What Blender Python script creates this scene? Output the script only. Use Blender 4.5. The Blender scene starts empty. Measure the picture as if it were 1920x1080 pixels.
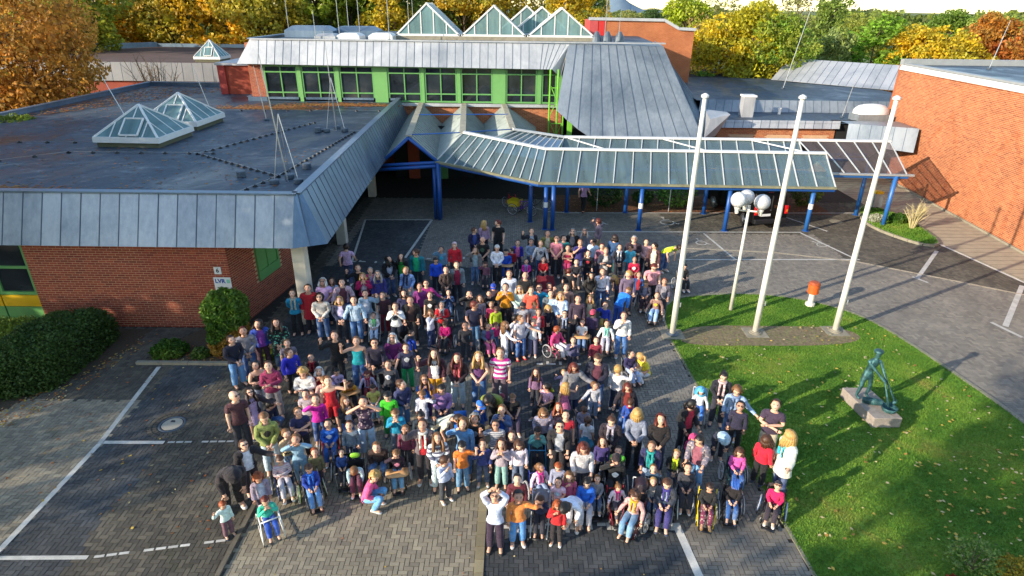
import bpy, bmesh, math, random
import numpy as np
from mathutils import Vector, Matrix, Euler
R = math.radians
S = bpy.context.scene
C = S.collection
random.seed(11); rng = np.random.default_rng(11)

# ---------------------------------------------------------------- camera
CAM_H = 10.2; PITCH = 24.9
cam_d = bpy.data.cameras.new('camera'); cam = bpy.data.objects.new('camera', cam_d); C.objects.link(cam)
cam_d.sensor_width = 36.0; cam_d.lens = 36.0 * 1142 / 1920
cam_d.clip_start = 0.2; cam_d.clip_end = 6000
cam.matrix_world = Matrix.Translation((0, 0, CAM_H)) @ Matrix.Rotation(R(90 - PITCH), 4, 'X') @ Matrix.Rotation(R(0.65), 4, 'Z')
S.camera = cam
# ---------------------------------------------------------------- light
SUN_AZ = 210.0      # the sun stands behind the camera to the left (degrees from +X, counterclockwise)
SUN_EL = 17.0
sd = Vector((math.cos(R(SUN_AZ)) * math.cos(R(SUN_EL)), math.sin(R(SUN_AZ)) * math.cos(R(SUN_EL)), math.sin(R(SUN_EL))))
sun_l = bpy.data.lights.new('sun', 'SUN'); sun = bpy.data.objects.new('sun', sun_l); C.objects.link(sun)
sun_l.energy = 3.2; sun_l.angle = R(0.5); sun_l.color = (1.0, 0.87, 0.70)
sun.rotation_euler = (-sd).to_track_quat('-Z', 'Y').to_euler(); sun.location = (-40, -25, 30)
W = bpy.data.worlds.new('World'); S.world = W; W.use_nodes = True
wn = W.node_tree.nodes; wn.clear()
sky = wn.new('ShaderNodeTexSky'); sky.sky_type = 'NISHITA'; sky.sun_disc = False
sky.sun_elevation = R(SUN_EL); sky.sun_rotation = R(90 - SUN_AZ)
sky.air_density = 1.0; sky.dust_density = 0.4; sky.ozone_density = 1.0
bg = wn.new('ShaderNodeBackground'); bg.inputs[1].default_value = 0.15
wo = wn.new('ShaderNodeOutputWorld')
W.node_tree.links.new(sky.outputs[0], bg.inputs[0]); W.node_tree.links.new(bg.outputs[0], wo.inputs[0])
S.view_settings.view_transform = 'Standard'; S.view_settings.look = 'None'
S.view_settings.gamma = 1.0; S.view_settings.use_curve_mapping = False
S.view_settings.exposure = 1.3
S.render.engine = 'CYCLES'
S.cycles.max_bounces = 6; S.cycles.diffuse_bounces = 3; S.cycles.glossy_bounces = 3; S.cycles.transmission_bounces = 6; S.cycles.transparent_max_bounces = 10
S.cycles.use_denoising = True

# ---------------------------------------------------------------- helpers
def tag(o, label=None, cat=None, group=None, kind=None):
    if label: o['label'] = label
    if cat: o['category'] = cat
    if group: o['group'] = group
    if kind: o['kind'] = kind
    return o
def empty(name, loc=(0, 0, 0), rz=0.0, label=None, cat=None, group=None):
    o = bpy.data.objects.new(name, None); C.objects.link(o)
    o.location = loc; o.rotation_euler = (0, 0, rz); o.empty_display_size = 0.2
    return tag(o, label, cat, group)
def link(name, me, parent=None, mat=None):
    o = bpy.data.objects.new(name, me); C.objects.link(o)
    if parent is not None: o.parent = parent
    if mat is not None:
        me.materials.clear()
        for m in (mat if isinstance(mat, (list, tuple)) else [mat]): me.materials.append(m)
    return o
class MB:
    """collects quads and polygons in python lists"""
    def __init__(s): s.v = []; s.f = []; s.m = []
    def poly(s, pts, m=0):
        n = len(s.v); s.v += [tuple(p) for p in pts]; s.f.append(tuple(range(n, n + len(pts)))); s.m.append(m)
    def grid(s, rings, m=0, closed=True, cap=True):
        n = len(s.v); k = len(rings[0])
        for r in rings: s.v += [tuple(p) for p in r]
        for i in range(len(rings) - 1):
            for j in range(k if closed else k - 1):
                a = n + i * k + j; b = n + i * k + (j + 1) % k
                s.f.append((a, b, b + k, a + k)); s.m.append(m)
        if cap and closed:
            s.f.append(tuple(n + j for j in range(k))[::-1]); s.m.append(m)
            s.f.append(tuple(n + (len(rings) - 1) * k + j for j in range(k))); s.m.append(m)
    def box(s, c, d, m=0, rz=0.0, M=None):
        hx, hy, hz = d[0] / 2, d[1] / 2, d[2] / 2
        P = [Vector((x, y, z)) for z in (-hz, hz) for y in (-hy, hy) for x in (-hx, hx)]
        if M is None: M = Matrix.Rotation(rz, 3, 'Z')
        P = [M @ p + Vector(c) for p in P]
        n = len(s.v); s.v += [tuple(p) for p in P]
        for f in ((0, 2, 3, 1), (4, 5, 7, 6), (0, 1, 5, 4), (2, 6, 7, 3), (0, 4, 6, 2), (1, 3, 7, 5)):
            s.f.append(tuple(n + i for i in f)); s.m.append(m)
    def box2(s, a, b, m=0):
        s.box([(a[i] + b[i]) / 2 for i in range(3)], [abs(b[i] - a[i]) for i in range(3)], m)
    def bar(s, a, b, w, h=None, m=0):
        """square bar from a to b"""
        a = Vector(a); b = Vector(b); d = b - a; L = d.length
        if L < 1e-6: return
        q = d.to_track_quat('X', 'Z').to_matrix()
        s.box((a + b) / 2, (L, w, h or w), m, M=q)
    def tube(s, pts, r, n=8, m=0, cap=True):
        pts = [Vector(p) for p in pts]; rings = []
        rr = r if isinstance(r, (list, tuple)) else [r] * len(pts)
        up = Vector((0, 0, 1))
        d0 = (pts[1] - pts[0]).normalized()
        u = d0.cross(up); u = u.normalized() if u.length > 1e-3 else Vector((1, 0, 0))
        for i, p in enumerate(pts):
            d = (pts[min(i + 1, len(pts) - 1)] - pts[max(i - 1, 0)]).normalized()
            u = (u - d * u.dot(d)).normalized(); w = d.cross(u)
            rings.append([p + (u * math.cos(2 * math.pi * k / n) + w * math.sin(2 * math.pi * k / n)) * rr[i] for k in range(n)])
        s.grid(rings, m, True, cap)
    def torus(s, c, R0, r, axis='X', n=24, k=6, m=0, a0=0, a1=360, M=None):
        pts = []
        full = (a1 - a0) >= 360
        cnt = n if full else n + 1
        rings = []
        for i in range(cnt):
            t = R(a0 + (a1 - a0) * i / n); ct, st = math.cos(t), math.sin(t)
            ring = []
            for j in range(k):
                q = 2 * math.pi * j / k; rad = R0 + r * math.cos(q); off = r * math.sin(q)
                p = {'X': Vector((off, rad * ct, rad * st)), 'Y': Vector((rad * ct, off, rad * st)), 'Z': Vector((rad * ct, rad * st, off))}[axis]
                if M is not None: p = M @ p
                ring.append(p + Vector(c))
            rings.append(ring)
        if full: rings.append(rings[0])
        s.grid(rings, m, True, False)
    def lathe(s, c, prof, n=16, m=0):
        rings = [[(c[0] + r * math.cos(2 * math.pi * k / n), c[1] + r * math.sin(2 * math.pi * k / n), c[2] + z) for k in range(n)] for r, z in prof]
        s.grid(rings, m, True, True)
    def mesh(s, name, smooth=False):
        me = bpy.data.meshes.new(name); me.from_pydata(s.v, [], s.f)
        if any(s.m): me.polygons.foreach_set('material_index', s.m)
        if smooth: me.polygons.foreach_set('use_smooth', [True] * len(me.polygons))
        me.update(); return me
    def build(s, name, mat, parent=None, smooth=False, bevel=0):
        if not s.f: return None
        o = link(name, s.mesh(name, smooth), parent, mat)
        if bevel:
            b = o.modifiers.new('bevel', 'BEVEL'); b.width = bevel; b.segments = 2; b.limit_method = 'ANGLE'
        return o
def np_mesh(name, V, F, mi=None, smooth=False):
    """V (n,3), F (m,k)"""
    me = bpy.data.meshes.new(name); V = np.asarray(V, np.float32); F = np.asarray(F, np.int32)
    k = F.shape[1]
    me.vertices.add(len(V)); me.vertices.foreach_set('co', V.ravel())
    me.loops.add(F.size); me.loops.foreach_set('vertex_index', F.ravel())
    me.polygons.add(len(F)); me.polygons.foreach_set('loop_start', np.arange(0, F.size, k, dtype=np.int32))
    me.polygons.foreach_set('loop_total', np.full(len(F), k, np.int32))
    if mi is not None: me.polygons.foreach_set('material_index', np.asarray(mi, np.int32))
    me.update(calc_edges=True); me.validate()
    if smooth: me.shade_smooth()
    else: me.shade_flat()
    return me
def copy_tree(o, parent=None):
    c = o.copy(); C.objects.link(c)
    if parent is not None: c.parent = parent
    for ch in o.children: copy_tree(ch, c)
    return c
def lerp(a, b, t): return tuple(a[i] + (b[i] - a[i]) * t for i in range(len(a)))

# ---------------------------------------------------------------- materials
def hexc(h, k=1.0):
    c = [int(h[i:i + 2], 16) / 255 for i in (0, 2, 4)]
    c = [(x / 12.92 if x <= .04045 else ((x + .055) / 1.055) ** 2.4) * k for x in c]
    return (c[0], c[1], c[2], 1)
def nodes(name):
    m = bpy.data.materials.new(name); m.use_nodes = True
    nt = m.node_tree; b = nt.nodes['Principled BSDF']
    return m, nt, b, nt.links.new
def mixc(nt, fac, a, b, mode='MIX'):
    n = nt.nodes.new('ShaderNodeMix'); n.data_type = 'RGBA'; n.blend_type = mode
    for i, v in ((0, fac), (6, a), (7, b)):
        if hasattr(v, 'is_linked') or hasattr(v, 'links'): nt.links.new(v, n.inputs[i])
        else: n.inputs[i].default_value = v
    return n.outputs[2]
def noise(nt, scale, detail=4, rough=.6, coord='Object', dist=0, stretch=None):
    tc = nt.nodes.new('ShaderNodeTexCoord'); n = nt.nodes.new('ShaderNodeTexNoise')
    n.inputs['Scale'].default_value = scale; n.inputs['Detail'].default_value = detail; n.inputs['Roughness'].default_value = rough
    n.inputs['Distortion'].default_value = dist
    src = tc.outputs[coord]
    if coord == 'Position':
        g = nt.nodes.new('ShaderNodeNewGeometry'); src = g.outputs['Position']
    if stretch:
        mp = nt.nodes.new('ShaderNodeMapping'); mp.inputs['Scale'].default_value = stretch
        nt.links.new(src, mp.inputs[0]); src = mp.outputs[0]
    nt.links.new(src, n.inputs['Vector']); return n.outputs['Fac']
def wpos(nt):
    return nt.nodes.new('ShaderNodeNewGeometry').outputs['Position']
def noise_w(nt, scale, detail=4, rough=.6, stretch=None, dist=0):
    n = nt.nodes.new('ShaderNodeTexNoise'); src = wpos(nt)
    if stretch:
        mp = nt.nodes.new('ShaderNodeMapping'); mp.inputs['Scale'].default_value = stretch
        nt.links.new(src, mp.inputs[0]); src = mp.outputs[0]
    nt.links.new(src, n.inputs['Vector'])
    n.inputs['Scale'].default_value = scale; n.inputs['Detail'].default_value = detail; n.inputs['Roughness'].default_value = rough
    n.inputs['Distortion'].default_value = dist
    return n.outputs['Fac']
def ramp(nt, fac, stops):
    r = nt.nodes.new('ShaderNodeValToRGB'); e = r.color_ramp.elements
    while len(e) < len(stops): e.new(0.5)
    for i, (p, c) in enumerate(stops):
        e[i].position = p; e[i].color = c if len(c) == 4 else (*c, 1)
    nt.links.new(fac, r.inputs[0]); return r.outputs[0]
def g1(v): return (v, v, v, 1)
def bump(nt, b, h, strength=.3, dist=.02):
    n = nt.nodes.new('ShaderNodeBump'); n.inputs['Strength'].default_value = strength; n.inputs['Distance'].default_value = dist
    nt.links.new(h, n.inputs['Height']); nt.links.new(n.outputs[0], b.inputs['Normal'])
def island(nt): return nt.nodes.new('ShaderNodeNewGeometry').outputs['Random Per Island']
def plain(name, col, rough=.6, metal=0, var=.12, scale=3, bmp=0, spec=None):
    m, nt, b, L = nodes(name)
    n = noise_w(nt, scale, 5, .65)
    d = tuple(x * (1 - var) for x in col[:3]) + (1,); u = tuple(min(1, x * (1 + var)) for x in col[:3]) + (1,)
    L(ramp(nt, n, [(.3, d), (.7, u)]), b.inputs['Base Color'])
    b.inputs['Roughness'].default_value = rough; b.inputs['Metallic'].default_value = metal
    if spec is not None: b.inputs['Specular IOR Level'].default_value = spec
    if bmp: bump(nt, b, noise_w(nt, scale * 8, 4, .6), bmp, .01)
    return m
def brickish(name, cols, rough=.85, vstain=.25, sc=.6, bmp=.25, fine=60, moss=None):
    """per-piece colour: random per mesh island (or object) plus broad stains"""
    m, nt, b, L = nodes(name)
    oi = nt.nodes.new('ShaderNodeObjectInfo')
    add = nt.nodes.new('ShaderNodeMath'); add.operation = 'ADD'; L(island(nt), add.inputs[0]); L(oi.outputs['Random'], add.inputs[1])
    fr = nt.nodes.new('ShaderNodeMath'); fr.operation = 'FRACT'; L(add.outputs[0], fr.inputs[0])
    base = ramp(nt, fr.outputs[0], [(i / (len(cols) - 1), c) for i, c in enumerate(cols)])
    st = ramp(nt, noise_w(nt, sc, 6, .62, dist=.4), [(.32, g1(1 - vstain)), (.68, g1(1 + vstain * .5))])
    c = mixc(nt, 1.0, base, st, 'MULTIPLY')
    fn = ramp(nt, noise_w(nt, fine, 3, .7), [(.25, g1(.78)), (.75, g1(1.15))])
    c = mixc(nt, 1.0, c, fn, 'MULTIPLY')
    if moss is not None:
        f = ramp(nt, noise_w(nt, .9, 8, .7, dist=1), [(.56, g1(0)), (.74, g1(.65))])
        c = mixc(nt, f, c, moss)
    L(c, b.inputs['Base Color']); b.inputs['Roughness'].default_value = rough
    if bmp: bump(nt, b, noise_w(nt, fine, 4, .7), bmp, .004)
    return m
M = {}
M['mortar'] = plain('mortar', hexc('4a433c'), .95, var=.25, scale=8)
M['wall_mortar'] = plain('wall_mortar', hexc('c4a07c'), .95, var=.12, scale=6)
M['joint'] = plain('joint_sand', hexc('34312b'), .95, var=.3, scale=5)
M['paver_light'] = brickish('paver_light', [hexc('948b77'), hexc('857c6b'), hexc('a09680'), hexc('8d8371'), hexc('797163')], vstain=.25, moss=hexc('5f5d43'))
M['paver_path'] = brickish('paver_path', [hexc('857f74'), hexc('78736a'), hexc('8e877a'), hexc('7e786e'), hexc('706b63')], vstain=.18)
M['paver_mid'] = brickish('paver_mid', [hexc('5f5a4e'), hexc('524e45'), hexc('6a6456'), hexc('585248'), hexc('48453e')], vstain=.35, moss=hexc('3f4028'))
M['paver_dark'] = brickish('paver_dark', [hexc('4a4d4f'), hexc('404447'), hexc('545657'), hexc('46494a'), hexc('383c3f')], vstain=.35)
M['white_paint'] = brickish('white_road_paint', [hexc('c9c7be'), hexc('bdbbb2'), hexc('d4d1c8')], vstain=.25, sc=3)
M['concrete'] = plain('kerb_concrete', hexc('8b8472'), .9, var=.22, scale=4, bmp=.3)
M['sidewalk'] = plain('sidewalk_paving', hexc('a3977f'), .9, var=.14, scale=2.5, bmp=.2)
M['brick_left'] = brickish('brick_left', [hexc('96422c'), hexc('8a3a28'), hexc('a34c33'), hexc('903f2c'), hexc('7c3324')], vstain=.15, sc=.9)
M['brick_right'] = brickish('brick_right', [hexc('ac6238'), hexc('9c5431'), hexc('b87044'), hexc('a65b34'), hexc('8c482a')], vstain=.2, sc=.5)
M['green_frame'] = plain('green_window_frame', hexc('629a58'), .4, var=.06)
M['green_panel'] = plain('green_panel', hexc('6ca25c'), .45, var=.06)
M['yellow_panel'] = plain('yellow_panel', hexc('d8a90e'), .45, var=.05)
M['white_metal'] = plain('white_metal', hexc('dad9d4'), .45, var=.05)
M['grey_metal'] = plain('grey_metal', hexc('9a9d9c'), .5, .2, var=.1)
M['blue_steel'] = plain('blue_steel', hexc('1c4f96'), .4, var=.08)
M['blue_light'] = plain('blue_steel_pale', hexc('2a62a4'), .4, var=.08)  # paler blue for the right-hand posts and the bay beam
M['cream_column'] = plain('cream_concrete', hexc('c6bfae'), .8, var=.12, scale=2, bmp=.2)
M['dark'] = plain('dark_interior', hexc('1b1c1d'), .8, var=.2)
M['black_plastic'] = plain('black_plastic', hexc('17181a'), .45, var=.2)
M['red_panel'] = plain('red_panel', hexc('c22a24'), .5, var=.06)
M['wood'] = plain('wood_tray', hexc('c89a66'), .5, var=.12, scale=20)
M['soil'] = plain('soil', hexc('4b4031'), .95, var=.35, scale=14, bmp=.6)
M['bark'] = plain('bark', hexc('584a3a'), .95, var=.3, scale=6, bmp=.5)
M['steel'] = plain('bright_steel', hexc('b9bcbf'), .3, .8, var=.05)
M['rubber'] = plain('rubber', hexc('222224'), .8, var=.2)
def zinc(name, a, b_, rough=.42, metal=.55):
    m, nt, b, L = nodes(name)
    oi = nt.nodes.new('ShaderNodeObjectInfo')
    n = noise_w(nt, .35, 6, .6, dist=.6)
    n2 = noise_w(nt, 2.2, 4, .7, stretch=(3, 3, .4))
    ad = nt.nodes.new('ShaderNodeMath'); ad.operation = 'MULTIPLY_ADD'; L(n2, ad.inputs[0]); ad.inputs[1].default_value = .45; L(n, ad.inputs[2])
    ad2 = nt.nodes.new('ShaderNodeMath'); ad2.operation = 'MULTIPLY_ADD'; L(oi.outputs['Random'], ad2.inputs[0]); ad2.inputs[1].default_value = .16; L(ad.outputs[0], ad2.inputs[2])
    L(ramp(nt, ad2.outputs[0], [(.5, a), (.95, b_)]), b.inputs['Base Color'])
    L(ramp(nt, n, [(.3, g1(rough - .08)), (.7, g1(rough + .1))]), b.inputs['Roughness'])
    b.inputs['Metallic'].default_value = metal
    bump(nt, b, noise_w(nt, 1.3, 2, .5), .12, .03)
    return m
M['zinc'] = zinc('zinc_sheet', hexc('6d7880'), hexc('a4abae'))
M['zinc_light'] = zinc('zinc_sheet_pale', hexc('8f9498'), hexc('bfc0c0'), .5, .35)
M['zinc_blue_shade'] = zinc('zinc_sheet_blue_shade', hexc('50677e'), hexc('7a8d9e'), .4, .55)  # blue zinc; also paints the shade on the wing's side mansard
M['seam'] = plain('zinc_seam', hexc('59646e'), .5, .4, var=.1)
def roof_felt():
    m, nt, b, L = nodes('roof_membrane')
    n = noise_w(nt, .5, 8, .65, dist=.5, stretch=(1, .6, 1))
    c = ramp(nt, n, [(.3, hexc('1e2a36')), (.5, hexc('30404e')), (.7, hexc('46545f'))])
    pud = ramp(nt, noise_w(nt, .9, 9, .72, dist=1.2, stretch=(1, 3, 1)), [(.56, g1(0)), (.64, g1(.6))])
    c = mixc(nt, pud, c, hexc('75838d'))
    c = mixc(nt, 1, c, ramp(nt, noise_w(nt, 6, 6, .8, stretch=(1, .5, 1)), [(.3, g1(.6)), (.7, g1(1.3))]), 'MULTIPLY')
    L(c, b.inputs['Base Color'])
    L(ramp(nt, n, [(.35, g1(.3)), (.65, g1(.75))]), b.inputs['Roughness'])
    bump(nt, b, noise_w(nt, 5, 5, .7), .3, .03)
    return m
M['felt'] = roof_felt()
def glass_mat(name, tint, tr=.55, rough=.06, white=False):
    m, nt, b, L = nodes(name)
    out = nt.nodes['Material Output']
    t = nt.nodes.new('ShaderNodeBsdfTransparent'); t.inputs[0].default_value = tint
    g = nt.nodes.new('ShaderNodeBsdfGlossy'); g.inputs['Roughness'].default_value = rough; g.inputs[0].default_value = (.55, .6, .6, 1)
    d = nt.nodes.new('ShaderNodeBsdfDiffuse'); lo, hi = (.75, .95) if white else (.5, .9)
    L(ramp(nt, noise_w(nt, .8, 4, .6, stretch=(3, .4, .4)), [(.3, tuple(x * lo for x in tint[:3]) + (1,)), (.75, tuple(x * hi for x in tint[:3]) + (1,))]), d.inputs[0])
    m1 = nt.nodes.new('ShaderNodeMixShader'); m1.inputs[0].default_value = 1 - tr; L(t.outputs[0], m1.inputs[1]); L(d.outputs[0], m1.inputs[2])
    fr = nt.nodes.new('ShaderNodeFresnel'); fr.inputs[0].default_value = 1.02 if rough > .25 else 1.35
    m2 = nt.nodes.new('ShaderNodeMixShader'); L(fr.outputs[0], m2.inputs[0]); L(m1.outputs[0], m2.inputs[1]); L(g.outputs[0], m2.inputs[2])
    L(m2.outputs[0], out.inputs[0]); return m
M['canopy_glass'] = glass_mat('canopy_glass', hexc('9dbcc4'), .62, .2)
M['bar_metal'] = plain('glazing_bar_metal', hexc('b4b8b8'), .5, var=.1)
M['bay_glass'] = glass_mat('bay_glass', hexc('b9aaa6'), .72, .3)
M['sky_glass'] = glass_mat('skylight_glass', hexc('8fb4b6'), .3)
def window_glass():
    m, nt, b, L = nodes('window_glass')
    L(ramp(nt, noise_w(nt, .7, 3, .5), [(.35, hexc('15191c')), (.6, hexc('2c3236')), (.75, hexc('4d4a44'))]), b.inputs['Base Color'])
    b.inputs['Roughness'].default_value = .06; b.inputs['Specular IOR Level'].default_value = .8
    return m
M['window'] = window_glass()

# ================================================================ SETTING: ground
def sheet(name, pts, z, mat, kind='structure', sub=None):
    g = MB(); g.poly([(x, y, z) for x, y in pts]); o = g.build(name, mat); o['kind'] = kind
    return o
def in_poly(px, py, poly):
    c = np.zeros(px.shape, bool); n = len(poly); j = n - 1
    for i in range(n):
        xi, yi = poly[i]; xj, yj = poly[j]
        m = ((yi > py) != (yj > py)) & (px < (xj - xi) * (py - yi) / (yj - yi + 1e-12) + xi); c ^= m; j = i
    return c
def meadow():
    m, nt, b, L = nodes('meadow')
    c = ramp(nt, noise_w(nt, .05, 8, .65), [(.3, hexc('4a5a24')), (.55, hexc('5f6a2c')), (.75, hexc('6b6233'))])
    L(c, b.inputs['Base Color']); b.inputs['Roughness'].default_value = .95; return m
M['meadow'] = meadow()
def lawn_mat():
    m, nt, b, L = nodes('lawn_grass')
    c = ramp(nt, noise_w(nt, .45, 7, .66, dist=.5), [(.25, hexc('3c6418')), (.45, hexc('557f1e')), (.58, hexc('70902c')), (.70, hexc('8a8a3c')), (.8, hexc('8a7448'))])
    f = ramp(nt, noise_w(nt, 28, 4, .75), [(.3, g1(.7)), (.7, g1(1.25))])
    r_ = ramp(nt, island(nt), [(0, g1(.85)), (1, g1(1.18))])
    c = mixc(nt, 1, c, f, 'MULTIPLY'); c = mixc(nt, 1, c, r_, 'MULTIPLY')
    L(c, b.inputs['Base Color']); b.inputs['Roughness'].default_value = .9
    bump(nt, b, noise_w(nt, 45, 4, .8), .8, .03); return m
M['lawn'] = lawn_mat()
g = MB(); N = 24
ground = sheet('ground', [(-1500, -300), (1500, -300), (1500, 3000), (-1500, 3000)], -.06, M['meadow'])
LAWN = [(6.02, 21.2), (7.98, 21.6), (9.28, 21.72), (10.85, 21.42), (12.16, 20.7), (13.0, 19.6), (13.46, 17.8), (13.75, 15.9), (13.95, 14.6), (14.05, 13.3), (14.0, 11.5), (13.6, 9.5), (12.8, 7.5), (11.5, 5.8), (9, 4.5), (6.1, 4.2), (6.05, 8.6), (5.98, 9.7), (5.68, 13.0), (5.5, 15.3), (5.38, 17.3), (5.36, 18.2), (5.55, 19.6)]
def smooth_poly(p, it=2):
    for _ in range(it):
        q = []
        for i in range(len(p)):
            a, b = p[i], p[(i + 1) % len(p)]
            q += [lerp(a, b, .25), lerp(a, b, .75)]
        p = q
    return p
LAWN_S = smooth_poly(LAWN, 2)
BED = smooth_poly([(5.55, 17.8), (6.0, 18.75), (7.2, 19.0), (8.4, 18.98), (10.2, 19.0), (11.4, 18.93), (12.0, 18.55), (11.85, 18.0), (10.7, 17.69), (9.2, 17.6), (7.8, 17.6), (6.4, 17.55)], 2)
PLANTER = smooth_poly([(18.55, 30.9), (18.5, 29.6), (19.0, 28.1), (19.75, 27.05), (20.5, 27.5), (20.9, 29.5), (21.0, 31.6), (20.2, 33.6), (19.2, 32.6)], 1)
HEDGE_P = [(-16.5, 13.6), (-13.9, 13.7), (-12.9, 15.2), (-12.3, 17.0), (-12.3, 18.35), (-16.5, 18.35)]
SHRUB_P = [(-11.55, 16.15), (-7.9, 16.15), (-7.9, 17.4), (-9.2, 18.35), (-10.7, 18.35), (-11.2, 17.2)]
car_park = sheet('car_park', [(-30, 2), (24.6, 2), (24.6, 46), (-30, 46)], -.014, M['joint'])
lawn = MB()
def fill(poly, z, name, mat, dome=0.0, kind='structure'):
    bm = bmesh.new(); vs = [bm.verts.new((x, y, z)) for x, y in poly]; f = bm.faces.new(vs)
    bmesh.ops.triangulate(bm, faces=[f]); me = bpy.data.meshes.new(name); bm.to_mesh(me); bm.free()
    o = link(name, me, None, mat); o['kind'] = kind; return o
fill(LAWN_S, .012, 'lawn', M['lawn'])
fill(BED, .022, 'gravel_bed', plain('bed_gravel', hexc('7a6b50'), .95, var=.45, scale=9, bmp=.8))
fill([(x, y) for x, y in HEDGE_P], -.004, 'soil_bed', M['soil'])
fill([(x, y) for x, y in SHRUB_P], -.004, 'soil_bed', M['soil'])
fill([(2.2, 31.9), (17.5, 31.9), (17.5, 35.2), (2.2, 35.2)], -.002, 'soil_bed', plain('leaf_litter', hexc('6a4630'), .95, var=.4, scale=10, bmp=.7))
def blades(poly, z, n, h, name, mat, w=.014, zf=None):
    xs = [p[0] for p in poly]; ys = [p[1] for p in poly]
    P = np.empty((0, 2))
    while len(P) < n:
        q = np.column_stack([rng.uniform(min(xs), max(xs), n), rng.uniform(min(ys), max(ys), n)])
        q = q[in_poly(q[:, 0], q[:, 1], poly)]; q = q[~(in_poly(q[:, 0], q[:, 1], BED) & (rng.random(len(q)) < .88))] if z < .05 else q; P = np.vstack([P, q])
    P = P[:n]
    # fewer far away, so keep them near the camera wide enough to see
    a = rng.uniform(0, 2 * math.pi, n); hh = h * rng.uniform(.5, 1.2, n); lx = rng.normal(0, .4, n) * hh; ly = rng.normal(0, .4, n) * hh
    dx = np.cos(a) * w; dy = np.sin(a) * w
    zz = np.full(n, z)
    V = np.empty((n, 3, 3)); V[:, 0] = np.column_stack([P[:, 0] - dx, P[:, 1] - dy, zz]); V[:, 1] = np.column_stack([P[:, 0] + dx, P[:, 1] + dy, zz])
    V[:, 2] = np.column_stack([P[:, 0] + lx, P[:, 1] + ly, zz + hh])
    me = np_mesh(name, V.reshape(-1, 3), np.arange(n * 3).reshape(-1, 3)); o = link(name, me, None, mat); o['kind'] = 'stuff'; return o
vis_lawn = [p for p in LAWN_S if p[1] > 7.6]
gr = blades(vis_lawn, .01, 160000, .038, 'grass', M['lawn'])
tag(gr, 'short green grass of the oval lawn', 'grass')
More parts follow.
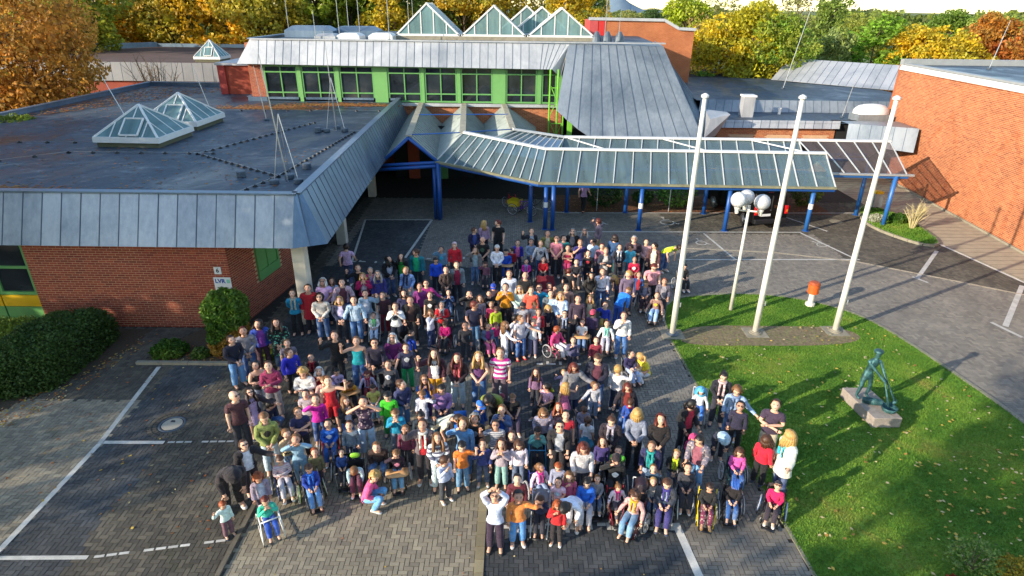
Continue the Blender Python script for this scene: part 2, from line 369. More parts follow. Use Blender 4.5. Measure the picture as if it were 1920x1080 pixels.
# ---- pavers: 20 x 10 cm herringbone, each one its own slab of concrete
def pavers():
    u = .1; x0, x1, y0, y1 = -17.2, 24.2, 7.9, 34.2
    ni = int((x1 - x0) / u); nj = int((y1 - y0) / u)
    I, J = np.meshgrid(np.arange(ni), np.arange(nj), indexing='ij'); I = I.ravel(); J = J.ravel()
    res = (I - J) % 4; H = res == 0; Vt = res == 3
    sel = H | Vt; I = I[sel]; J = J[sel]; H = H[sel]
    cx = x0 + (I + np.where(H, 1, .5)) * u; cy = y0 + (J + np.where(H, .5, 1)) * u
    # what stays free of pavers
    keep = np.ones(len(cx), bool)
    for poly in (LAWN_S, PLANTER, HEDGE_P, SHRUB_P): keep &= ~in_poly(cx, cy, poly)
    keep &= ~((cx < -8.6) & (cy > 18.4)) & ~((cx > 2.2) & (cx < 17.5) & (cy > 31.9))
    wallx = 23.75 + .082 * (cy - 26.44)
    keep &= cx < wallx - .05
    side = np.interp(cy, [19.5, 23.1, 27.4, 34.5], [21.8, 21.3, 20.6, 20.2])   # paved footway beside the brick wall
    keep &= ~((cx > side) & (cy > 19.5))
        # inside the view only
    keep &= (np.abs(cx) < 2.0 + .92 * (cy + 1.5))
    cx, cy, H = cx[keep], cy[keep], H[keep]; n = len(cx)
    # tone of each bay
    mi = np.full(n, 2)
    line_x = 3.78 - (cy - 8.55) * .102
    wob = .06 * np.sin(cy * 3) 
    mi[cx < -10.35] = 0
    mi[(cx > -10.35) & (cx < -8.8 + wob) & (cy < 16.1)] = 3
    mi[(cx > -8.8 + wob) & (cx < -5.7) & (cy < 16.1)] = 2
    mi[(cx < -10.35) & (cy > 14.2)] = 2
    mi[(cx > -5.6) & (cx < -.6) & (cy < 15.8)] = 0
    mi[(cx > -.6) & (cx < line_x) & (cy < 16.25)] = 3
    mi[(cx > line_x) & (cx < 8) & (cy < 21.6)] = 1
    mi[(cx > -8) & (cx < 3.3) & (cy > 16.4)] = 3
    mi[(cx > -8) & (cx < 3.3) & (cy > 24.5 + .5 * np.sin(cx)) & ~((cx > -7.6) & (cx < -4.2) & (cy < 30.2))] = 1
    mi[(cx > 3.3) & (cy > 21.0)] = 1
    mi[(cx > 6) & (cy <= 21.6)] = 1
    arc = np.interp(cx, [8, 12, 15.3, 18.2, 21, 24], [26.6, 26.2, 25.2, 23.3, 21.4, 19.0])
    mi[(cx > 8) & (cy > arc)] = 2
    mi[(cx > 3) & (cx < 15) & (cy > 25.3) & (cy < 28.7)] = 1
    # white painted stones in worn marking rows
    def row(xa, ya, xb, yb, w, p=.7):
        dx, dy = xb - xa, yb - ya; L = math.hypot(dx, dy); t = ((cx - xa) * dx + (cy - ya) * dy) / L
        d = np.abs(-(cx - xa) * dy + (cy - ya) * dx) / L
        m = (t > 0) & (t < L) & (d < w) & (rng.random(n) < p); mi[m] = 4
    row(-.45, 9.74, 3.62, 9.78, .10, .82)
    row(-.4, 16.35, 3.0, 16.35, .05, .7); row(-7.6, 24.6, -4.5, 24.5, .05, .6); row(-4.1, 24.9, -2.0, 25.1, .05, .6)
    hl = np.where(H, .1, .05) - .0052; hw = np.where(H, .05, .1) - .0052
    far = cy > 22
    zt = rng.normal(0, .0016, n); tx = rng.normal(0, .004, n); ty = rng.normal(0, .004, n)
    V = np.empty((n, 8, 3)); q = ((-1, -1), (1, -1), (1, 1), (-1, 1))
    for k, (a, b) in enumerate(q):
        dx = a * (hl - .0012); dy = b * (hw - .0012)
        V[:, k, 0] = cx + dx; V[:, k, 1] = cy + dy; V[:, k, 2] = zt + dx * tx + dy * ty
        V[:, 4 + k, 0] = cx + a * hl; V[:, 4 + k, 1] = cy + b * hw; V[:, 4 + k, 2] = -.013
    f = np.array([(0, 1, 2, 3), (4, 5, 1, 0), (5, 6, 2, 1), (6, 7, 3, 2), (7, 4, 0, 3)])
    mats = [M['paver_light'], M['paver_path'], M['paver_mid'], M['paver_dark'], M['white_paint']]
    # the 300 that show largest are objects of their own
    dist = np.hypot(cx - .5, cy * 1.0); vis = (cy > 8.45) & (np.abs(cx) < .86 * cy + 1.2)
    near = np.argsort(np.where(vis, dist + 0 * cy, 1e9))[:300]
    ind = np.zeros(n, bool); ind[near] = True
    rest = ~ind; m = rest.sum()
    VV = V[rest].reshape(-1, 3); FF = (np.arange(m)[:, None, None] * 8 + f[None]).reshape(-1, 4)
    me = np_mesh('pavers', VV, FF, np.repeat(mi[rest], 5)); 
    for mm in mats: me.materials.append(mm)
    o = link('pavers', me, car_park); o['kind'] = 'stuff'
    shared = {}
    for k in near:
        key = (bool(H[k]), int(mi[k]))
        if key not in shared:
            v = V[k].copy(); v[:, 0] -= cx[k]; v[:, 1] -= cy[k]; v[:4, 2] = 0
            me = bpy.data.meshes.new('paver'); me.from_pydata([tuple(p) for p in v], [], [tuple(int(i) for i in r) for r in f]); me.materials.append(mats[key[1]]); shared[key] = me
        o = bpy.data.objects.new('paver', shared[key]); C.objects.link(o); o.parent = car_park; o.location = (cx[k], cy[k], zt[k]); o.rotation_euler = (ty[k], -tx[k], 0)
pavers()
# ---- painted lines
def line(pts, w, parent=car_park, z=.006, name='painted_line'):
    g = MB()
    for (a, b) in zip(pts[:-1], pts[1:]):
        d = Vector((b[0] - a[0], b[1] - a[1])); n = Vector((-d.y, d.x)).normalized() * w / 2
        g.poly([(a[0] - n.x, a[1] - n.y, z), (b[0] - n.x, b[1] - n.y, z), (b[0] + n.x, b[1] + n.y, z), (a[0] + n.x, a[1] + n.y, z)])
    return g.build(name, M['white_paint'], parent)
line([(-10.62, 7.5), (-10.40, 9.0), (-10.42, 12.3), (-10.83, 15.92)], .13)
line([(-10.35, 12.36), (-8.82, 12.38)], .12); line([(-10.35, 8.78), (-8.5, 8.82)], .10)
for xa, ya, xb, yb in ((-8.75, 12.39, -6.0, 12.5), (-8.4, 8.83, -5.9, 9.3)):
    k = int((xb - xa) / .21)
    for i in range(k):
        if i % 5 != 3: line([lerp((xa, ya), (xb, yb), (i + .08) / k), lerp((xa, ya), (xb, yb), (i + .9) / k)], .065)
line([(3.82, 8.0), (3.62, 9.9)], .17); line([(3.6, 10.1), (2.98, 16.2)], .13)
line([(-6.99, 24.55), (-7.67, 30.2), (-4.22, 30.33)], .10); line([(-4.22, 30.3), (-4.75, 25.0)], .12)
line([(3.2, 28.72), (14.5, 29.0)], .11); line([(7.4, 25.17), (15.6, 25.42)], .11)
line([(14.43, 28.9), (15.45, 25.45)], .11); line([(9.5, 28.7), (9.95, 25.3)], .11)
line([(1.2, 32.6), (2.0, 31.9), (3.0, 31.75), (19.2, 32.3), (20.4, 31.6)], .10)
line([(14.43, 31.9), (15.9, 29.2)], .1)
line([(14.2, 30.6), (15.5, 26.9), (16.6, 25.4)], .09) if False else None
line([(20.51, 27.5), (21.2, 23.1), (21.7, 19.5)], .12)
line([(19.8, 26.6), (16.97, 23.39)], .16); line([(16.85, 23.55), (17.15, 22.95)], .12)
line([(20.88, 22.75), (17.6, 19.2)], .18); line([(17.3, 19.5), (17.6, 18.4)], .14)
arc = [(8, 26.6), (12, 26.2), (15.3, 25.2), (18.2, 23.3), (21, 21.4), (24, 19.0)]
g = MB()
for a, b in zip(arc[:-1], arc[1:]):
    L_ = math.dist(a, b); k = int(L_ / .5)
    for i in range(k):
        c = lerp(a, b, (i + .5) / k); g.box((c[0], c[1], -.004), (L_ / k - .012, .10, .024), rz=math.atan2(b[1] - a[1], b[0] - a[0]))
g.build('drain_edging', plain('edging_stone', hexc('a59a84'), .9, var=.15), car_park)['kind'] = 'stuff'
def wheelchair_symbol(x, y, s=1.0, rz=0):
    g = MB(); r_ = Matrix.Rotation(rz, 3, 'Z')
    def seg(a, b, w=.07):
        d = Vector((b[0] - a[0], b[1] - a[1], 0)); n = Vector((-d.y, d.x, 0)).normalized() * w / 2
        g.poly([tuple(r_ @ (Vector((p[0], p[1], 0)) * s) + Vector((x, y, .008))) for p in ((a[0] - n.x, a[1] - n.y), (b[0] - n.x, b[1] - n.y), (b[0] + n.x, b[1] + n.y), (a[0] + n.x, a[1] + n.y))])
    P = [(.30 * math.cos(R(a)) , .30 * math.sin(R(a))) for a in range(100, 361, 20)]
    for a, b in zip(P[:-1], P[1:]): seg(a, b)
    seg((-.05, .25), (-.05, .62)); seg((-.05, .42), (.2, .42)); seg((-.05, .22), (.26, .2)); seg((.26, .2), (.42, -.18)); seg((.42, -.18), (.52, -.14)); seg((-.12, .74), (.03, .74), .14)
    return g.build('wheelchair_symbol', M['white_paint'], car_park)
wheelchair_symbol(4.35, 30.1, 1.1); wheelchair_symbol(8.05, 30.3, 1.15); wheelchair_symbol(14.7, 27.2, .7, .3)
wheelchair_symbol(9.0, 27.3, .8, 0); wheelchair_symbol(-.3, 14.6, .6, 0)
# ---- kerbs and edging built stone by stone
def kerb_run(pts, w, h, zb, name, mat, L0=.5, parent=None, label=None, gap=.012):
    acc = [];  par = parent
    for a, b in zip(pts[:-1], pts[1:]):
        L_ = math.dist(a, b); k = max(1, round(L_ / L0))
        for i in range(k): acc.append((lerp(a, b, (i + .5) / k), L_ / k, math.atan2(b[1] - a[1], b[0] - a[0])))
    base = empty(name, (0, 0, 0)); base['kind'] = 'structure'
    shared = {}
    for c, l, ang in acc:
        key = round(l, 2)
        if key not in shared:
            g = MB(); g.box((0, 0, 0), (l - gap, w, h)); shared[key] = g.mesh('kerb_stone'); shared[key].materials.append(mat)
        o = bpy.data.objects.new('kerb_stone', shared[key]); C.objects.link(o); o.parent = base; o.location = (c[0], c[1], zb + h / 2 + random.uniform(-.003, .003)); o.rotation_euler = (0, 0, ang + random.uniform(-.006, .006))
    return base
M['kerb_y'] = brickish('kerb_blocks', [hexc('9a8d6c'), hexc('8a7f64'), hexc('a69a78')], vstain=.2, bmp=.3)
kerb_run([(-.60, 7.9), (-.60, 16.0)], .19, .05, -.030, 'kerb', M['kerb_y'], .33)
kerb_run([(-5.70, 7.9), (-5.70, 16.0)], .09, .07, -.030, 'kerb', plain('old_kerb', hexc('665f52'), .9, var=.25, scale=5), .5)
_i = min(range(len(LAWN_S)), key=lambda i: math.dist(LAWN_S[i], (5.8, 20.6))); _L = LAWN_S[_i:] + LAWN_S[:_i]
kerb_run([p for p in _L[:len(_L) * 3 // 4] if p[1] > 7.0 and p[0] > 5.7 and not (p[0] < 7 and p[1] < 20)], .13, .06, -.03, 'kerb', M['concrete'], .5)
kerb_run([(6.1, 7.8), (6.02, 9.7), (5.7, 13.0), (5.53, 15.3), (5.42, 17.3), (5.38, 18.2), (5.5, 19.6), (6.0, 21.1)], .07, .03, -.012, 'kerb', M['concrete'], .5)
kerb_run([(-11.6, 16.08), (-7.6, 16.1)], .12, .12, -.03, 'kerb', M['concrete'], .8)
kerb_run(PLANTER + [PLANTER[0]], .14, .14, -.02, 'kerb', M['concrete'], .6)
kerb_run([(20.7, 27.0), (21.35, 23.1), (21.95, 19)], .10, .04, -.02, 'kerb', M['concrete'], .8)
sheet('footway', [(20.2, 46), (20.2, 34.5), (20.6, 27.4), (21.3, 23.1), (21.9, 19), (22.4, 16), (23.4, 10), (26, 10), (26, 46)], -.002, M['sidewalk'])
g = MB()   # footway slab joints
for k in range(46):
    y = 17 + k * .5; xl = np.interp(y, [16, 19, 23.1, 27.4, 34.5, 46], [22.4, 21.9, 21.3, 20.6, 20.2, 20.2]) + .1
    g.box(((xl + 24.8) / 2, y, -.0005), (24.8 - xl, .012, .006))
g.build('footway_joints', M['joint'])['kind'] = 'structure'
# manhole
mh = empty('manhole_cover', (-9.0, 13.13, 0), 0, 'round pale concrete manhole cover in the empty parking bay at left', 'manhole cover')
g = MB(); g.lathe((0, 0, 0), [(.0, .004), (.255, .004), (.26, -.004)], 28); g.build('lid', plain('manhole_concrete', hexc('a9a291'), .85, var=.15, scale=20), mh)
g = MB(); g.torus((0, 0, 0), .31, .03, 'Z', 28, 6); o = g.build('ring', M['seam'], mh); o.scale = (1, 1, .4)
for R0, cnt in ((.42, 26), (.54, 34)):
    for k in range(cnt):
        a = 2 * math.pi * k / cnt
        if k == 0 :
            gg = MB(); gg.box((0, 0, 0), (.09, .085, .02)); sm = gg.mesh('paver'); sm.materials.append(M['paver_mid'])
        o = bpy.data.objects.new('paver', sm); C.objects.link(o); o.parent = mh; o.location = (R0 * math.cos(a), R0 * math.sin(a), .0); o.rotation_euler = (0, 0, a)
mh2 = empty('manhole_cover', (17.1, 30.8, 0), 0, 'small grey oval manhole cover behind the middle blue post at right', 'manhole cover')
g = MB(); g.lathe((0, 0, 0), [(.0, .006), (.32, .006), (.33, -.004)], 20); g.build('lid', M['concrete'], mh2)
# fallen leaves
def scatter_leaves(name, spec, mats, label):
    Vs = []; Fs = []; mi = []; n0 = 0
    for poly, n, z, s in spec:
        blob = not isinstance(poly, list); c = 0
        if not blob: xs = [p[0] for p in poly]; ys = [p[1] for p in poly]
        while c < n:
            if blob: x, y = random.gauss(poly[0], poly[2]), poly[1] + abs(random.gauss(0, poly[3])) * (1 if random.random() < .9 else -.3)
            else:
                x, y = random.uniform(min(xs), max(xs)), random.uniform(min(ys), max(ys))
                if not in_poly(np.array([x]), np.array([y]), poly)[0]: continue
            a = random.uniform(0, 6.28); L = s * random.uniform(.6, 1.3); w = L * random.uniform(.5, .85); ca, sa = math.cos(a), math.sin(a); zz = (z(x, y) if callable(z) else z)
            pts = [(-L, 0, .01), (-L * .2, -w, .0), (L * .7, -w * .5, .014), (L, 0, .02), (L * .7, w * .5, .008), (-L * .2, w, .012)]
            Vs += [(x + p[0] * ca - p[1] * sa, y + p[0] * sa + p[1] * ca, zz + p[2] * random.uniform(.3, 1.3)) for p in pts]
            Fs.append(tuple(n0 + i for i in range(6))); n0 += 6; mi.append(random.randrange(len(mats))); c += 1
    me = bpy.data.meshes.new(name); me.from_pydata(Vs, [], Fs); me.polygons.foreach_set('material_index', mi)
    for m in mats: me.materials.append(m)
    o = link(name, me); o['kind'] = 'stuff'; tag(o, label, 'leaves'); return o
LEAFC = [plain('dead_leaf_' + n, hexc(c), .7, var=.15) for n, c in (('yellow', 'b79a3c'), ('ochre', '9c7430'), ('brown', '85562c'), ('pale', 'b8a878'), ('rust', 'a05a28'))]
scatter_leaves('fallen_leaves', [([(6.2, 8), (13.5, 8), (13.9, 14), (13, 19), (6, 19)], 330, .06, .045), ([(8, 8), (13, 8), (13.5, 13), (10, 12)], 200, .06, .045)], LEAFC[:2] + [LEAFC[3], LEAFC[3], LEAFC[0]], 'yellow and pale leaves scattered over the lawn')
scatter_leaves('fallen_leaves', [([(-13, 11), (-6, 9), (-6, 16), (-12, 18)], 150, .004, .035), ([(-5, 8), (3, 8), (3, 10), (-5, 10)], 25, .004, .02), ([(-14.5, 12.6), (-13.2, 12.8), (-12.4, 14.8), (-11.9, 17.5), (-12.4, 17.8), (-13, 15.2), (-14, 13.8)], 380, .004, .035)], LEAFC, 'dead leaves on the paving beside the hedge and in the bays')
scatter_leaves('fallen_leaves', [([(2.4, 32), (17, 32), (17, 34.6), (2.4, 34.6)], 900, .01, .06), ([(-11, 16.2), (-8.6, 16.2), (-8.6, 16.9), (-10.6, 16.9)], 160, .01, .04)], LEAFC[1:3] + [LEAFC[4]], 'rust brown leaf litter in the planted bed behind the glass canopy')

# ================================================================ BUILDINGS
def panels(parent, a0, b0, a1, b1, n, mat, name='roof_panel', seam=True, th=.02, split=None):
    """standing seam cladding between the top edge a0-b0 and the bottom edge a1-b1, each sheet its own part"""
    a0, b0, a1, b1 = map(Vector, (a0, b0, a1, b1)); nrm = (b0 - a0).cross(a1 - a0)
    if nrm.length < 1e-6: nrm = (b0 - a0 + b1 - a1).cross(a1 - a0)
    nrm.normalize()
    if nrm.z < 0: nrm = -nrm
    sg = MB()
    for i in range(n):
        t0, t1 = i / n, (i + 1) / n
        P = [a0.lerp(b0, t0), a0.lerp(b0, t1), a1.lerp(b1, t1), a1.lerp(b1, t0)]
        g = MB(); dv = nrm * random.uniform(-.004, .004)
        ins = (P[1] - P[0]) * .004
        top = [P[0] + ins, P[1] - ins, P[2] - ins, P[3] + ins]
        g.grid([[p - nrm * th for p in top], [p + dv for p in top]])
        g.build(name, mat, parent)
        if seam and i: sg.bar(P[0] + nrm * .006, P[3] + nrm * .006, .022, .022)
    if seam: sg.build('seams', M['seam'], parent)
def brick_wall(parent, o, u, wid, hei, nrm, mat, holes=(), bw=.24, bh=.0713, top_parts=True, relief=None, cam_near=None, trap=None):
    """a wall of real bricks over a recessed mortar plane; o = lower corner, u = direction along the wall"""
    o = Vector(o); u = Vector(u).normalized(); nn = Vector(nrm).normalized()
    jw = .011; nx = int(wid / (bw + jw)) + 2; nz = int(hei / (bh + jw))
    g = MB(); g.poly([o - nn * .004, o + u * wid - nn * .004, o + u * wid + Vector((0, 0, hei)) - nn * .004, o + Vector((0, 0, hei)) - nn * .004])
    g.build('mortar', M['wall_mortar'], parent)
    B = []
    for j in range(nz):
        off = (bw + jw) / 2 * (j % 2)
        for i in range(-1, nx):
            x0 = max(0, i * (bw + jw) + off); x1 = min(wid, i * (bw + jw) + off + bw); z0 = j * (bh + jw)
            if x1 - x0 < .03: continue
            if any(x1 > h[0] and x0 < h[1] and z0 + bh > h[2] and z0 < h[3] for h in holes): continue
            B.append((x0, x1, z0))
    B = np.array(B); n = len(B)
    pr = rng.normal(.001, .001, n)
    if relief is not None: pr = pr + relief((B[:, 0] + B[:, 1]) / 2, B[:, 2])
    O = np.array(o); U = np.array(u); NN = np.array(nn)
    def P(x, z, d): return O + x[:, None] * U + z[:, None] * np.array((0, 0, 1.)) + d[:, None] * NN
    x0, x1, z0 = B.T; z1 = z0 + bh; d0 = np.full(n, -.006); c = .003
    V = np.stack([P(x0 + c, z0 + c, pr), P(x1 - c, z0 + c, pr), P(x1 - c, z1 - c, pr), P(x0 + c, z1 - c, pr), P(x0, z0, d0), P(x1, z0, d0), P(x1, z1, d0), P(x0, z1, d0)], 1)
    f = np.array([(0, 1, 2, 3), (4, 5, 1, 0), (5, 6, 2, 1), (6, 7, 3, 2), (7, 4, 0, 3)])
    ind = np.zeros(n, bool)
    if top_parts:
        cc = V[:, 0]; d = np.linalg.norm(cc - np.array((0, 0, CAM_H)), axis=1)
        if cam_near is not None: d = cam_near(cc, d)
        near = np.argsort(d)[:300]; ind[near] = True; shared = {}
        Rm = Matrix((u, nn, Vector((0, 0, 1)))).transposed()
        for k in near:
            L_ = round(float(x1[k] - x0[k]), 3)
            if L_ not in shared:
                gg = MB(); gg.box((0, -.008, 0), (L_, .028, bh)); shared[L_] = gg.mesh('brick'); shared[L_].materials.append(mat)
            ob = bpy.data.objects.new('brick', shared[L_]); C.objects.link(ob); ob.parent = parent
            p = O + U * (x0[k] + x1[k]) / 2 + np.array((0, 0, z0[k] + bh / 2)) + NN * (pr[k] - .006)
            ob.matrix_local = Matrix.Translation(Vector(p)) @ Rm.to_4x4()
    rest = ~ind; m = int(rest.sum())
    me = np_mesh('bricks', V[rest].reshape(-1, 3), (np.arange(m)[:, None, None] * 8 + f[None]).reshape(-1, 4))
    me.materials.append(mat); ob = link('bricks', me, parent); ob['kind'] = 'stuff'
def tex_brick(name, c1, c2, mortar, scale=1.0, rot=0):
    m, nt, b, L = nodes(name)
    tc = nt.nodes.new('ShaderNodeTexCoord'); mp = nt.nodes.new('ShaderNodeMapping'); mp.inputs['Rotation'].default_value = (R(90), 0, rot)
    L(wpos(nt), mp.inputs[0])
    t = nt.nodes.new('ShaderNodeTexBrick'); t.inputs['Scale'].default_value = 1; t.inputs['Brick Width'].default_value = .25; t.inputs['Row Height'].default_value = .083; t.inputs['Mortar Size'].default_value = .006
    t.inputs['Color1'].default_value = c1; t.inputs['Color2'].default_value = c2; t.inputs['Mortar'].default_value = mortar
    L(mp.outputs[0], t.inputs[0])
    st = ramp(nt, noise_w(nt, .8, 5, .6), [(.3, g1(.8)), (.7, g1(1.12))])
    L(mixc(nt, 1, t.outputs[0], st, 'MULTIPLY'), b.inputs['Base Color']); b.inputs['Roughness'].default_value = .9
    bump(nt, b, t.outputs['Fac'], -.4, .01); return m
M['brick_far'] = tex_brick('brick_far', hexc('93472f'), hexc('a05a3c'), hexc('a88c70'))
def coping(parent, pts, w, h, z, mat, closed=False, name='coping'):
    g = MB(); P = pts + ([pts[0]] if closed else [])
    for a, b in zip(P[:-1], P[1:]): g.bar((a[0], a[1], z), (b[0], b[1], z), w, h)
    return g.build(name, mat, parent)

# ---------------- flat roofed wing at the left
wing = empty('school_wing', (-18, 30, 0), 0, 'low brick wing with large flat roof and zinc mansard edge at the left', 'building')
wing.location = (0, 0, 0)
ZR = 4.40
RP = [(-27.6, 18.95), (-6.95, 18.95), (-7.5, 41), (-17.2, 41), (-17.2, 47.8), (-27.6, 48.3)]
g = MB(); g.poly([(x, y, ZR) for x, y in RP]); g.build('roof_deck', M['felt'], wing)
g = MB()
for a, b in zip(RP, RP[1:] + RP[:1]):
    if a[1] > 40.5 and b[0] > -18 and b[1] > 40.5 and not (a == (-17.2, 41)): pass
    g.bar((a[0], a[1], 4.48), (b[0], b[1], 4.48), .16, .36)
g.build('parapet', M['zinc_blue_shade'], wing)
g = MB()
for a, b in list(zip(RP, RP[1:] + RP[:1]))[:2] + list(zip(RP, RP[1:] + RP[:1]))[-3:]: g.bar((a[0], a[1], 4.66), (b[0], b[1], 4.66), .30, .05)
g.build('coping', M['zinc_blue_shade'], wing)
panels(wing, (-28.0, 18.86, 4.64), (-7.0, 18.86, 4.64), (-28.0, 18.10, 3.1), (-7.0, 18.10, 3.1), 34, M['zinc'])
panels(wing, (-7.0, 18.86, 4.64), (-6.82, 19.1, 4.64), (-7.0, 18.10, 3.1), (-6.02, 18.55, 3.1), 2, M['zinc_blue_shade'])
panels(wing, (-6.82, 19.1, 4.64), (-7.4, 40.9, 4.64), (-6.02, 18.55, 3.1), (-6.75, 40.9, 3.1), 42, M['zinc_blue_shade'])  # side turned from the sun: its shade is put into the blue
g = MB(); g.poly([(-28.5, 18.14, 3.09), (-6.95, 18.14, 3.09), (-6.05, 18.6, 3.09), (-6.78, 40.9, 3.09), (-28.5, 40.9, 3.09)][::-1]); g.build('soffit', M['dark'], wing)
fw = empty('front_wall'); fw.parent = wing
brick_wall(fw, (-15.98, 18.45, 0), (1, 0, 0), 6.63, 3.08, (0, -1, 0), M['brick_left'])
sw = empty('side_wall'); sw.parent = wing
brick_wall(sw, (-9.35, 18.46, 0), (.17, 1, 0), 4.6, 3.08, (1, -.17, 0), M['brick_left'], holes=[(1.5, 2.9, 1.1, 2.6)], top_parts=False)
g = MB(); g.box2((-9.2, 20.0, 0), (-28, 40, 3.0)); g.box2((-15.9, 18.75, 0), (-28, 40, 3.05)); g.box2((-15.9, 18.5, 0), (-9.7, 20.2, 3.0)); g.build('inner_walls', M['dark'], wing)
def frame_window(par, x0, x1, z0, z1, y, bars, mat, depth=.08, w=.09, nrm=-1, pane_mat=None, name='window', trans=()):
    """framed window in the plane y: frame with a pane part for each light"""
    f = MB(); f.box2((x0, y - depth / 2, z0), (x0 + w, y + depth / 2, z1)); f.box2((x1 - w, y - depth / 2, z0), (x1, y + depth / 2, z1))
    f.box2((x0 + w, y - depth / 2, z0), (x1 - w, y + depth / 2, z0 + w)); f.box2((x0 + w, y - depth / 2, z1 - w), (x1 - w, y + depth / 2, z1))
    for b in bars: f.box2((b - w * .35, y - depth / 2.2, z0 + w), (b + w * .35, y + depth / 2.2, z1 - w))
    for t in trans: f.box2((x0 + w, y - depth / 2.1, t - w * .4), (x1 - w, y + depth / 2.1, t + w * .4))
    o = f.build(name, mat, par)
    xs = [x0 + w] + list(bars) + [x1 - w]; zs = [z0 + w] + list(trans) + [z1 - w]
    for a, b in zip(xs[:-1], xs[1:]):
        for c, d in zip(zs[:-1], zs[1:]):
            p = MB(); p.box2((a + .01, y + .015, c + .01), (b - .01, y + .03, d - .01)); p.build('pane', pane_mat or M['window'], o)
    return o
for x0 in (-17.29, -18.6, -19.91):
    frame_window(wing, x0, x0 + 1.3, 1.15, 3.05, 18.55, [], M['green_frame'], w=.11, trans=(2.15,))
    g = MB(); g.box2((x0 + .02, 18.50, .72), (x0 + 1.28, 18.60, 1.13)); g.build('spandrel_panel', M['yellow_panel'], wing)
    g = MB(); g.box2((x0 + .02, 18.52, .1), (x0 + 1.28, 18.60, .70)); g.build('spandrel_panel', M['green_frame'], wing)
g = MB(); g.box2((0, -.05, 1.1), (.1, .05, 2.6)); g.box2((1.3, -.05, 1.1), (1.4, .05, 2.6)); g.box2((.1, -.05, 1.1), (1.3, .05, 1.45)); g.box2((.1, -.05, 2.5), (1.3, .05, 2.6)); g.box2((.65, -.04, 1.45), (.73, .04, 2.5)); g.box2((.1, .0, 1.45), (1.3, .01, 2.5), 1)
o = g.build('window', [M['green_frame'], M['window']], wing); o.location = (-9.35 + .17 * 1.48 + .02, 18.46 + 1.48, 0); o.rotation_euler = (0, 0, math.atan2(1, .17)); 
for (x, y, w) in ((-7.12, 18.95, .42), (-7.95, 26.75, .42), (-8.2, 34.5, .42)):
    g = MB(); g.box2((x - w / 2, y - w / 2, 0), (x + w / 2, y + w / 2, 3.08)); g.build('column', M['cream_column'], wing, bevel=.015)
# number plate and name board
t = empty('house_number_plate', (-9.72, 18.42, 2.16), 0, 'small white plate with black 6 on the brick wall', 'sign')
g = MB(); g.box((0, 0, 0), (.23, .02, .25)); g.build('plate', M['white_metal'], t)
def text(parent, s, size, loc, rot, mat, name='lettering', ext=.002, bold=0.0, align='CENTER'):
    cu = bpy.data.curves.new('t', 'FONT'); cu.body = s; cu.size = size; cu.align_x = align; cu.align_y = 'CENTER'; cu.extrude = ext; cu.offset = bold; cu.resolution_u = 3
    o = bpy.data.objects.new('t', cu); C.objects.link(o); dg = bpy.context.evaluated_depsgraph_get()
    me = bpy.data.meshes.new_from_object(o.evaluated_get(dg)); bpy.data.objects.remove(o)
    ob = link(name, me, parent, mat); ob.location = loc; ob.rotation_euler = rot; return ob
text(t, '6', .2, (0, -.013, 0), (R(90), 0, 0), M['black_plastic'], bold=.006)
t = empty('name_board', (-9.62, 18.40, 1.35), 0, 'white board with blue LVR lettering beside the corner of the brick wall', 'sign')
g = MB(); g.box((0, 0, 0), (.56, .025, 1.15)); g.build('board', M['white_metal'], t)
text(t, 'LVR', .2, (-.07, -.016, .44), (R(90), 0, 0), plain('sign_blue', hexc('1f4f9a'), .5), bold=.008)
g = MB(); g.box((.20, -.017, .44), (.11, .006, .13)); g.build('logo', plain('logo_green', hexc('7ac0a4'), .5), t)
for k in range(5):
    g = MB(); g.box((-.03, -.015, .22 - k * .09), (.40 - (k % 3) * .06, .004, .018)); g.build('text_line', M['grey_metal'], t)
